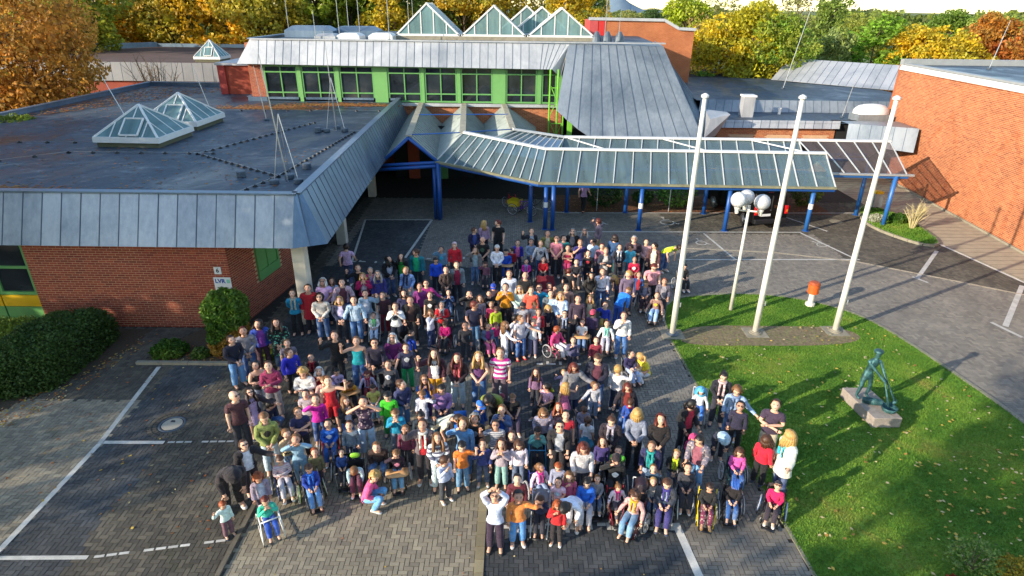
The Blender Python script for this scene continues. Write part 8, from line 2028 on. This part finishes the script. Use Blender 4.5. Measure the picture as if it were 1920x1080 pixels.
(-2.183,18.935,0.124,6.4,0.65,1.137,'mm','u',1,'ks','L 2f4a78','3c6090j','3a4458','e8bb9a','navy and grey jacket in a wheelchair with silver rims',''),
(-3.349,17.007,0.133,38.5,0.628,1.144,'sl','r',1,'ds','L 5a5f66','1f49b8','46342c','e8bb9a','grey pullover and bright blue blanket, head to one side',''),
(-1.214,17.224,0,16.7,1.011,1.124,'pu','R',0,'rs','T 1c1f3c','5c90bcj','1c1c20','b07a58','dark navy polo shirt and pale jeans','glasses'),
(-1.074,18.45,0,3.9,0.73,1.148,'st','u',1,'lu','L 8f8898','4a4456','2a2a2c','e8bb9a','ash grey top behind the navy polo shirt',''),
(-1.451,18.717,0,3.6,0.759,1.264,'bb','u',1,'ks','L 16161a','1d1d24','3a4458','e2b08e','black top with both hands held up in front',''),
(-0.777,18.725,0,-4.7,0.786,1.194,'wl','u',0,'ks','L 1a181c','2a2a32','46342c','e2b08e','black shirt with a white skull motif, arm out','printd0d0d0'),
(-0.69,18.288,0,-3.2,0.647,1.123,'st','u',1,'ys','L b02a5a','4a2a44','3a4458','d09a76','dark pink jacket with very fair hair',''),
(-0.524,17.919,0,20.9,0.677,1.252,'st','D',1,'bs','L b4cc28','4a4a5a','46342c','b07a58','lime green rucksack and jacket',''),
(-0.759,16.963,0.106,19.5,0.702,1.164,'si','r',1,'bs','J 566680 8a2a74','c45a86','1c1c20','dea988','grey jacket with a purple blanket and pink leggings',''),
(-0.523,17.255,0,32.2,0.541,1.175,'mo','d',1,'ls','L dc2a84','3a70acj','1c1c20','e2b08e','neon pink jacket and jeans',''),
(-0.214,16.519,0,118.1,0.759,1.159,'ou','L',1,'ll','L d8dae4','c9ccd6','d8d4d0','e2b08e','white top and white trousers with long straight brown hair',''),
(0.102,17.014,0,41.6,0.755,1.182,'ou','R',1,'ks','L dcdce2','2b3a5c','1c1c20','e8bb9a','white top and dark hair, turned to the patterned one',''),
(0.283,16.635,0,24.6,0.88,1.149,'ol','r',0,'ls','T b8b4bc','2c5a9aj','c01c2c','d8a07e','pale grey t-shirt and jeans with red shoes, arm stretched out',''),
(0.681,16.817,0,-6.9,0.732,1.138,'oo','u',1,'ys','L dedfe2','6a6a86','d8d4d0','dea988','white jacket and patterned leggings, arms hanging out',''),
(0.875,17.632,0,4.4,0.694,1.152,'st','u',1,'ls','J b81c2a d8b8b8','3a2a34','c9c9c9','b07a58','red hooded jacket behind the white jacket',''),
(1.2,17.896,0,0.2,0.71,1.249,'cl','d',1,'yu','P 17182a 17182a','1d1d28','3a4458','d8a07e','dark navy waistcoat with a straight blond bob',''),
(0.356,17.912,0,4,0.759,1.178,'st','d',1,'kc1b1a20','T a9aab2','9a84b0','2a2a2c','d8a07e','black cap and light grey t-shirt',''),
(0.751,18.117,0,-1.5,0.711,1.209,'st','d',1,'ls','T d6d0cc','3a3a4a','1c1c20','e8bb9a','cream shirt with braces, fair-haired',''),
(-0.213,18.628,0,-7.2,0.966,1.175,'mm','u',0,'ds','L cf8a14','1f1a1e','3a4458','dea988','mustard yellow sweater, hands before the chest',''),
(0.253,18.641,0,-0.3,0.917,1.15,'cl','u',0,'yu','L b4ccc4','2a3a5aj','3a4458','e8bb9a','pale mint blouse with fair pinned-up hair','glasses'),
(0.647,18.542,0,-2.2,0.924,1.19,'st','u',0,'ls','L d85a44','4a2a30','3a4458','e2b08e','coral orange sweater',''),
(1.297,18.308,0,-2.3,0.924,1.192,'st','u',0,'dp','J 5a6268 a8c0d4','2a2c38','c9c9c9','e2b08e','grey cardigan open over pale blue',''),
(-4.647,21.1,0,31.6,0.943,1.153,'cl','r',0,'kl','J 15151b b0b4c0','2c4478j','c9c9c9','dea988','black jacket over white and jeans with long black hair',''),
(-4.198,21.329,0,1,0.943,1.092,'bk','u',0,'kl','J 14141a 2f9a3a','17171d','c9c9c9','e8bb9a','black jacket over a bright green top',''),
(-3.667,21.603,0,-6.3,1,1.21,'st','L',0,'bs','J 12707a 14a86c','1c2a34','c9c9c9','d09a76','petrol cardigan open over a green t-shirt, looking sideways',''),
(-3.798,20.161,0,-9.3,0.943,1.185,'pu','u',0,'ys','L 86a6d8','c9c3bc','d8d4d0','dea988','sky blue sweater with navy collar, blonde','scarf1d2140'),
(-2.909,21.41,0,11.8,0.852,1.176,'st','d',0,'ds','L 1e50d0','19202e','d8d4d0','d09a76','vivid blue tracksuit jacket with white sleeve stripes',''),
(-2.828,22.526,0,4.7,0.852,1.093,'br','u',0,'ks','L 6a8fa6','26324a','2a2a2c','d09a76','grey sweater with a turquoise chest, hand at the temple','print35b0cc'),
(-2.304,22.627,0,1.5,0.943,1.19,'st','u',0,'wcd8b8bc','H d01c2c','2a2a38','46342c','e8bb9a','red hooded jacket and pale cap, set apart at the back',''),
(-2.031,20.436,0,16.5,0.989,1.174,'st','u',0,'bs','J 6f7a80 8f1c3c','20222c','46342c','e8bb9a','grey cardigan open over a wine red t-shirt',''),
(-2.394,20.199,0,8.7,0.932,1.154,'cl','u',0,'ds','L 4a3a34','23232b','1c1c20','e2b08e','dark brown coat with hands folded high','scarf3a2c28'),
(-1.637,24.415,0,20.9,0.943,1.095,'cl','R',0,'bs','J 1e1a40 3a4a88','1d1d2c','d8d4d0','e2b08e','navy blazer, leftmost of the row by the blue posts',''),
(-1.247,25.223,0,28,0.966,1.094,'st','R',0,'yl','L b493ac','24242e','c9c9c9','dea988','dusty pink blouse with long blonde hair at the very back',''),
(-0.624,24.991,0,-14.2,1.034,1.192,'st','L',0,'rs','T 101013','14141a','2a2a2c','e8bb9a','plain black t-shirt and black trousers at the very back',''),
(-1.196,22.97,0,-4.7,1.011,1.138,'cl','d',0,'zs','T 141416','22222a','1c1c20','d09a76','black t-shirt with a faint print, bald head','print3f5a46'),
(-1.465,22.377,0,0.1,0.87,1.16,'br','u',0,'lu','J 7a7470 8ca0a8','3f6390j','d8d4d0','e8bb9a','taupe jacket open over a patterned top and jeans',''),
(-1.061,22.154,0.118,1.3,0.664,1.185,'sb','d',1,'bs','L 7a4c5c','2c2a34','3a4458','d09a76','mauve jacket under a lilac blanket',''),
(-0.604,22.388,0,-2.1,0.943,1.119,'cl','d',0,'ws','L dfdfe4','17171c','3a4458','e2b08e','white sweater and black trousers with white-blonde hair',''),
(-0.255,22.987,0.124,-2.1,0.824,1.128,'si','d',1,'ks','L 1d4fb8','2a4a9a','2a2a2c','dea988','blue and navy sweatshirt behind a wooden tray',''),
(-0.013,23.381,0,-19,0.639,1.211,'ou','L',1,'ds','L a8182a','2a2a34','1c1c20','e8bb9a','dark red sweatshirt leaning in beside the wooden tray',''),
(0.224,23.745,0,-5.3,0.744,1.21,'st','u',1,'bs','J 2f2a9a d86a9a','3a2a4a','d8d4d0','e2b08e','purple jacket over a pink top',''),
(0.802,24.261,0,2.3,0.966,1.089,'wv','u',0,'ls','J 1e2028 9aa2b0','2a2c36','46342c','e8bb9a','black and grey jacket with one arm raised at the back',''),
(1.466,24.07,0,2.9,0.955,1.214,'cl','u',0,'bs','J 6a6a34 b9b09a','2a2c30','c9c9c9','d09a76','olive parka over a beige scarf',''),
(0.773,23.705,0,4.3,0.786,1.217,'cl','u',1,'ks','L 7f8fa8','2c3c60j','1c1c20','b07a58','grey-blue sweater behind the grey printed sweatshirt',''),
(1.138,23.015,0,3.5,0.92,1.08,'oo','u',0,'ys','L a8aab0','2a4a6e','d8d4d0','e8bb9a','grey sweatshirt with dark lettering','print4a4e5a'),
(0.562,22.448,0.124,-4.1,0.65,1.172,'si','u',1,'ks','L cc1f92','5a2a5c','c9c9c9','d8a07e','magenta coat with a blue scarf','scarf8090c0'),
(1.245,22.556,0.107,-1.6,0.711,1.187,'si','u',1,'ks','L bf1422','2a2028','c9c9c9','e8bb9a','bright red jacket with a dark blue cap on the lap',''),
(-0.101,19.647,0,3.6,0.994,1.209,'st','u',0,'ls','L c4cbd8','7a8090','3a4458','d8a07e','white-grey long sleeved shirt with short cropped hair','printa8b0c0'),
(0.465,19.628,0,-3.1,0.966,1.194,'cl','u',0,'zs','T 161619','1c1c22','1c1c20','d09a76','black polo shirt, bald, between white shirts',''),
(1.786,23.14,0,-5.9,1.023,1.104,'cl','u',0,'bs','T b8707f','201a22','d8d4d0','d8a07e','dusty pink shirt and black trousers','glasses'),
(2.103,23.563,0,-7.6,0.943,1.212,'st','r',0,'ds','T 1d7f7c','2a2a34','46342c','e8bb9a','teal top half hidden behind the dusty pink shirt',''),
(2.534,24.252,0,-12.1,0.966,1.217,'cl','u',0,'gu','J 101014 6a6a72','15151b','c9c9c9','e8bb9a','black cardigan over grey, blonde-grey hair','glasses'),
(3.026,24.284,0,-2,0.977,1.149,'st','u',0,'gl','J 82808e 6f7482','2a2c3a','c9c9c9','d8a07e','grey jacket, tall, with long fair hair','sunglasses'),
(3.771,25.455,0,-76,1.011,1.211,'br','L',0,'rs','H 6e606c','9a8a62','d8d4d0','dea988','mauve-grey hoodie and khaki trousers filming from the back',''),
(2.249,23.02,0,-11.6,0.786,1.241,'cr','u',1,'bs','V c02a52','b03a6as','c9c9c9','d09a76','pink sports vest and pink shorts with crossed arms',''),
(2.709,22.891,0,2,0.989,1.133,'mo','u',0,'ls','T 2a2566','3a4a78','c9c9c9','b07a58','violet-blue t-shirt with a hand over the mouth',''),
(3.316,23.376,0,-23.4,0.909,1.187,'st','L',0,'ks','T b6cce0','3a4a66','2a2a2c','d8a07e','white and pale blue t-shirt, dark hair, looking left',''),
(3.007,22.463,0,-8.6,0.786,1.172,'st','u',1,'bs','L 17151a','1f1d26','2a2a2c','e8bb9a','black sweatshirt with a white and red chest print','printa82a34'),
(3.584,22.791,0,-13.4,0.92,1.139,'st','m',0,'rs','L 8a5a6c','3a3044','1c1c20','dea988','mauve top behind the navy jacket',''),
(3.613,21.987,0,-3.9,0.989,1.09,'cr','u',0,'ys','J 232a38 b8b4b0','1d1f2a','c9c9c9','d8a07e','navy jacket, arms crossed, grey-blond',''),
(4.192,23.56,0,143.8,0.966,1.141,'st','R',0,'du','C 2a4a70','1c5a50','1c1c20','e8bb9a','blue-teal coat with dark bob, back turned',''),
(4.25,22.599,0,-1.8,0.943,1.114,'cl','u',0,'bp','P 1d1d2a 1d1d2a','1f2430','46342c','e2b08e','black waistcoat with a long white scarf','scarfdcdcdc'),
(4.955,23.368,0,-14.3,0.98,1.34,'cr','u',0,'ws','J 2a1d28 5a4a56','1d1b24','1c1c20','e2b08e','dark purple jacket, white hair, broad build','glasses'),
(4.765,22.941,0,-3.2,0.866,1.083,'st','L',0,'ds','L 4fb4cc','3a7a90','3a4458','b07a58','turquoise and white top',''),
(5.465,23.385,0,-1.9,0.909,1.202,'cl','u',0,'ds','L c49a9c','181a24','2a2a2c','e2b08e','salmon pink shirt with hands folded low',''),
(5.648,22.625,0,-22.3,0.989,1.107,'st','L',0,'ks','J 4a2c2e cfc6b0','2a1c20','46342c','e2b08e','brown leather jacket over beige, looking left',''),
(4.819,22.247,0.128,-8.8,0.852,1.092,'si','u',0,'ls','L b3143c','7a1a2c','c9c9c9','b07a58','crimson sweatshirt with white print','printe0d8d8'),
(5.174,20.64,0,0.2,0.977,1.34,'pu','d',0,'rs','T c98c96','24262f','46342c','e8bb9a','salmon t-shirt straining its buttons, leaning forward','glasses'),
(6.389,23.827,0,34.5,1,1.212,'be','D',0,'ds','T c3dc28','2b4a7ej','d8d4d0','e2b08e','neon yellow shirt and jeans leaning over a wheelchair',''),
(6.732,21.99,0.11,5.8,0.732,1.185,'si','d',1,'ks','L 121216','15151a','dddddd','e8bb9a','black clothes and white shoes seated by the first flagpole',''),
(2.528,22.158,0.114,-2.1,0.759,1.243,'si','u',1,'ks','L 22222a','2a2a32','46342c','e8bb9a','dark jacket with a white stripe in the middle row',''),
(2.077,20.498,0,158.2,0.852,1.194,'st','m',0,'rs','T 1c1a1e','1c1c24','1c1c20','e2b08e','black t-shirt and grey hood, back turned',''),
(3.251,20.124,0,-2.1,0.943,1.189,'mo','u',0,'ls','P 24284a d8d4dc','2c3a66j','46342c','d8a07e','navy waistcoat over white sleeves, face in full sun',''),
(2.798,19.862,0,12.3,0.92,1.11,'cl','m',0,'kl','L 26221f','1d1b1f','46342c','d09a76','dark coat with long black hair',''),
(3.552,20.981,0,19.1,0.881,1.146,'be','L',0,'yl','T 8f95a6','2f62a8j','c9c9c9','e2b08e','grey t-shirt and jeans bending towards a wheelchair',''),
(3.976,20.542,0,-5,0.759,1.141,'st','d',1,'kc1c1a22','L 4a4a60','2a2c3a','1c1c20','b07a58','black peaked cap and slate sweater',''),
(4.133,19.83,0,5,0.977,1.176,'st','L',0,'ys','L 6a5a70','3a3444','2a2a2c','e8bb9a','greyish purple sweater with thin blond hair',''),
(4.691,20.667,0,-2.8,0.717,1.152,'st','u',1,'ls','J 1f5fa8 b02a38','2a3050','2a2a2c','b07a58','blue and red jacket, small, between two wheelchairs',''),
(5.386,19.649,0,-13.4,0.882,1.164,'pu','u',0,'os','J 5a5664 8f8a94','3a3844','1c1c20','b07a58','grey cardigan with ginger hair in full sun',''),
(1.854,18.843,0,-8.1,0.92,1.209,'wv','u',0,'bs','L a0786c','4a3a3c','3a4458','e2b08e','light brown sweater with one arm straight up',''),
(0.93,18.846,0,-9.7,0.9,1.194,'wl','u',0,'bs','L 1f9cc0','2a3a50','2a2a2c','dea988','bright teal sleeve held straight up','glasses'),
(1.288,19.081,0,-8.6,0.873,1.172,'st','r',0,'ds','L a8565f','3a2a30','c9c9c9','d09a76','brick pink sweater beside the burgundy blanket',''),
(-0.66,19.579,0,-4.2,0.704,1.199,'st','d',1,'kc2348b0','L 40303f','2a2a30','d8d4d0','d8a07e','blue helmet-like cap over a dark jacket',''),
(3.831,32.012,0,151.7,0.977,1.095,'wk','m',0,'ds','T b58ab0','101014','46342c','e2b08e','lilac top and black trousers walking under the glass roof with a black bag',''),
(-1.435,16.558,0,0.3,0.732,1.255,'st','u',1,'ks','L 24242c','2a2a32','3a4458','b07a58','dark sweater in the gap left of the navy polo shirt',''),
(2.539,15.88,0,1.1,0.677,1.158,'st','u',1,'bs','L 8a2a3c','2a2c3a','3a4458','e8bb9a','wine red top behind the mint jacket',''),
(1.862,15.941,0,-8.5,0.65,1.203,'mo','u',1,'ls','L 4a4a6a','2a2c3a','d8d4d0','e8bb9a','slate blue top behind the pink wheelchair group',''),
(-3.798,11.641,0,6.8,0.704,1.193,'st','u',1,'bs','L 6a7a8a','2a3a5a','d8d4d0','e2b08e','steel grey top behind the bright blue sweatshirt',''),
(-2.467,11.562,0,0.6,0.677,1.235,'st','u',1,'ls','L 7a3048','2a2a32','46342c','d09a76','berry red top left of the blazer wearer',''),
(-0.625,11.025,0,2.3,0.704,1.212,'mo','u',1,'bs','L 2a3a7a','2a3a5ej','c9c9c9','e2b08e','royal navy top behind the raised denim arm',''),
(1.909,10.294,0.169,-4.9,0.541,1.158,'si','u',1,'ls','L 8a8a92','3a4a6aj','d8d4d0','e8bb9a','ash grey pullover between the cobalt jacket and the red wheelchair',''),
(3.117,10.229,0.168,-8.8,0.544,1.236,'si','u',1,'ys','L b0a8a4','4a5a7aj','3a4458','dea988','beige pullover seated beside the violet scarf',''),
(2.128,11.233,0,-8.5,0.67,1.138,'st','u',1,'bu','L 3a2f6a','2a2a34','2a2a2c','e2b08e','indigo top behind the light grey marl jacket',''),
(3.171,10.548,0,-10.6,0.569,1.163,'st','u',1,'ls','L 35506a','2a2a34','3a4458','e8bb9a','petrol blue top beside the teal scarf',''),
(-4.402,10.853,0,23.3,0.618,1.167,'st','u',1,'os','L 5a5a3a','2a2a34','1c1c20','d8a07e','moss green top between the wheelchairs at left',''),
(-3.876,11.068,0.169,14.7,0.541,1.131,'si','u',1,'ks','L 2a4a8a','24242c','1c1c20','e8bb9a','mid blue pullover in the second row at left',''),
(0.686,14.163,0,-8.4,0.65,1.198,'st','u',1,'bl','L 7a5a7a','2a2a34','3a4458','e2b08e','heather purple top behind the pale pink seated one',''),
(3.927,10.514,0.106,-11.7,0.702,1.143,'si','u',1,'ks','L 3a3a42','2a2a34','c9c9c9','d8a07e','slate black pullover behind the yellow framed wheelchair',''),
]
SEATS = [
('Bc9c7c2',-4.557,17.782,8.1,0.78,'white and green top and pale blue'),
('W17181c',-5.74,14.956,16.2,0.789,'dark hooded top with red collar and'),
('W2a2a30',-4.862,14.381,9.9,0.78,'pale lilac top slumped in the seat'),
('W8d1b28',-3.988,14.264,13.7,0.78,'pale lavender top with outspread arms and'),
('Wb3202a',-3.675,13.565,14.4,0.78,'pale yellow bib and pale jeans beside'),
('Wc01f2a:b81c28',-4.405,11.922,13.9,0.789,'bright blue sweatshirt with white print red'),
('Wtray',-4.51,14.081,27.5,0.789,'mustard yellow sports shirt folded forward over'),
('W1b2f66',-5.127,10.673,29,0.78,'pink and grey striped top and light'),
('W1a1a1e:a8cf30',-4.396,10.391,27.1,0.789,'blue sweater with cobalt collar and ripped'),
('Gdfe0dc',-5.053,9.544,31.9,0.78,'mint and white top and bright blue'),
('W1c1c20:2f62a8,8cc83a',-3.529,10.878,12,0.78,'pale aqua hooded top head bent right'),
('C22242a',-1.794,13.205,9.1,0.986,'dusky lilac sweater and navy trousers seated'),
('C1c1c20',0.048,13.127,10,0.829,'plain black t-shirt seated with crossed wrists'),
('G4f9cc8',0.655,11.837,0,0.78,'mint sweater propped in a blue standing'),
('W7a8a2a',0.962,13.615,-41.4,0.789,'pale pink top strapped in an olive'),
('W222226tray',-2.597,10.993,10,0.78,'black top with pink lettering behind a'),
('B6e6a70',0.652,9.696,-6.3,0.78,'navy jacket in a grey hooded buggy'),
('W2a3aa0',0.675,10.554,19.2,0.78,'bright pink vest over white sleeves leaning'),
('Cb0b0b0',1.642,10.055,-5.9,0.816,'cobalt blue jacket and light grey trousers'),
('W1a1a1e',2.339,10.605,-5.4,0.923,'black sweatshirt with white print hand shading'),
('Wa81a30',2.33,10.069,6,0.78,'white top with bright pink front and'),
('W7a1c2c',2.613,9.705,-30.9,0.787,'dusty pink jacket with a mustard scarf'),
('B2c1f26',2.851,10.084,-9.8,0.78,'black hooded jacket under a dark canopy'),
('W1a1a1e:2f5a24',3.343,9.996,-16.1,0.834,'grey jacket with a violet scarf and'),
('We0c41a',4.269,10.011,-14.2,0.78,'black jacket flowered dark pink trousers and'),
('W16161a',4.855,10.155,-15.3,0.78,'blue ribbed cycle helmet and black jacket'),
('W1f6f6a',5.266,11.13,-8.9,0.78,'candy pink fleece with brown bob'),
('W16161a:2f78c8',5.729,10.042,-28.4,0.78,'crimson pink jacket with silver sleeve bands'),
('B4f9fd0',5.092,13.62,-15.8,0.78,'light blue hood and white jacket reclining'),
('W2a2a2e',4.368,11.69,-12.3,0.78,'bright pink hood half hidden behind the'),
('W17171a',1.871,12.785,-2.3,0.78,'grey-mauve jumper head bowed in a black'),
('W17171a',3.523,15.437,19,0.78,'dark violet jacket and pale blue jeans'),
('W8a8288tray',2.284,17.353,-5.1,0.78,'white t-shirt behind a grey cushion tray'),
('C2a2a30',3.188,18.583,-9.7,0.789,'deep blue jacket and mustard trousers rubbing'),
('W17171a',4.874,20.212,-11.5,0.863,'grey hooded jacket dark plum trousers white'),
('W1c1c20',5.087,19.265,-22.2,0.815,'yellow t-shirt over brown sleeves with pale'),
('W6a1c38',3.058,17.239,-10.5,0.78,'white top with mint jacket slipping off'),
('Wd04a7a',1.43,16.807,39.8,0.787,'hot pink hooded jacket and white trousers'),
('W7a1a2a',-2.141,17.195,-6.4,0.78,'magenta sweater with chin on chest'),
('W1a1a1e',-2.183,18.935,6.4,0.78,'navy and grey jacket in a wheelchair'),
('W1a1c20',-3.349,17.007,38.5,0.78,'grey pullover and bright blue blanket head'),
('W1c1c22',-0.759,16.963,19.5,0.787,'grey jacket with a purple blanket and'),
('W5a5f66',-1.061,22.154,1.3,0.78,'mauve jacket under a lilac blanket'),
('W22242ctray',-0.255,22.987,-2.1,0.923,'blue and navy sweatshirt behind a wooden'),
('W1a1a20',0.562,22.448,-4.1,0.78,'magenta coat with a blue scarf'),
('W5a1420',1.245,22.556,-1.6,0.796,'bright red jacket with a dark blue'),
('W1a1a1e',4.819,22.247,-8.8,0.955,'crimson sweatshirt with white print'),
('W1a1a1e',6.732,21.99,5.8,0.819,'black clothes and white shoes seated by'),
('W17171a',2.528,22.158,-2.1,0.85,'dark jacket with a white stripe in'),
('W2a2a2e',1.909,10.294,-4.9,0.78,'ash grey pullover between the cobalt jacket'),
('W7a1c2c',3.117,10.229,-8.8,0.78,'beige pullover seated beside the violet scarf'),
('W1a1a1e',-3.876,11.068,14.7,0.78,'mid blue pullover in the second row'),
('W1a1a1e',3.927,10.514,-11.7,0.787,'slate black pullover behind the yellow framed'),
]

for r in PEOPLE:
    x, y, z, rz, sc, gi, pose, tilt, child, hair, top, bot, shoe, skin, lab, ex = r
    make_person(x, y, z, rz, sc, gi, pose, tilt, bool(child), hair, top, bot, shoe, skin, 'person in ' + lab, 'people in the group photo', ex)
for ve, x, y, rz, w, who in SEATS:
    k = ve[0]; tray = 'tray' in ve; c = ve[1:].replace('tray', '')
    fr, _, gd = c.partition(':')
    fr = fr or '2a2a2e'
    if k == 'W':
        hd = fr if fr in ('b3202a', '7a8a2a', 'a8a288', '8d1b28', '5a1420') else (gd.split(',')[1] if ',' in gd else None)
        wheelchair(x, y, rz, w, fr, gd, 'wheelchair under the ' + who, hd, tray)
    elif k == 'B': buggy(x, y, rz, w, fr, 'pushchair holding the ' + who)
    elif k == 'C': chair(x, y, rz, w, fr, 'small chair under the ' + who)
    elif k == 'G': stand_frame(x, y, rz, w, fr, 'walking frame holding the ' + who)
chair(-1.28, 12.75, 8, .8, '2f78d8', 'empty bright blue stool behind the cream leaning top')
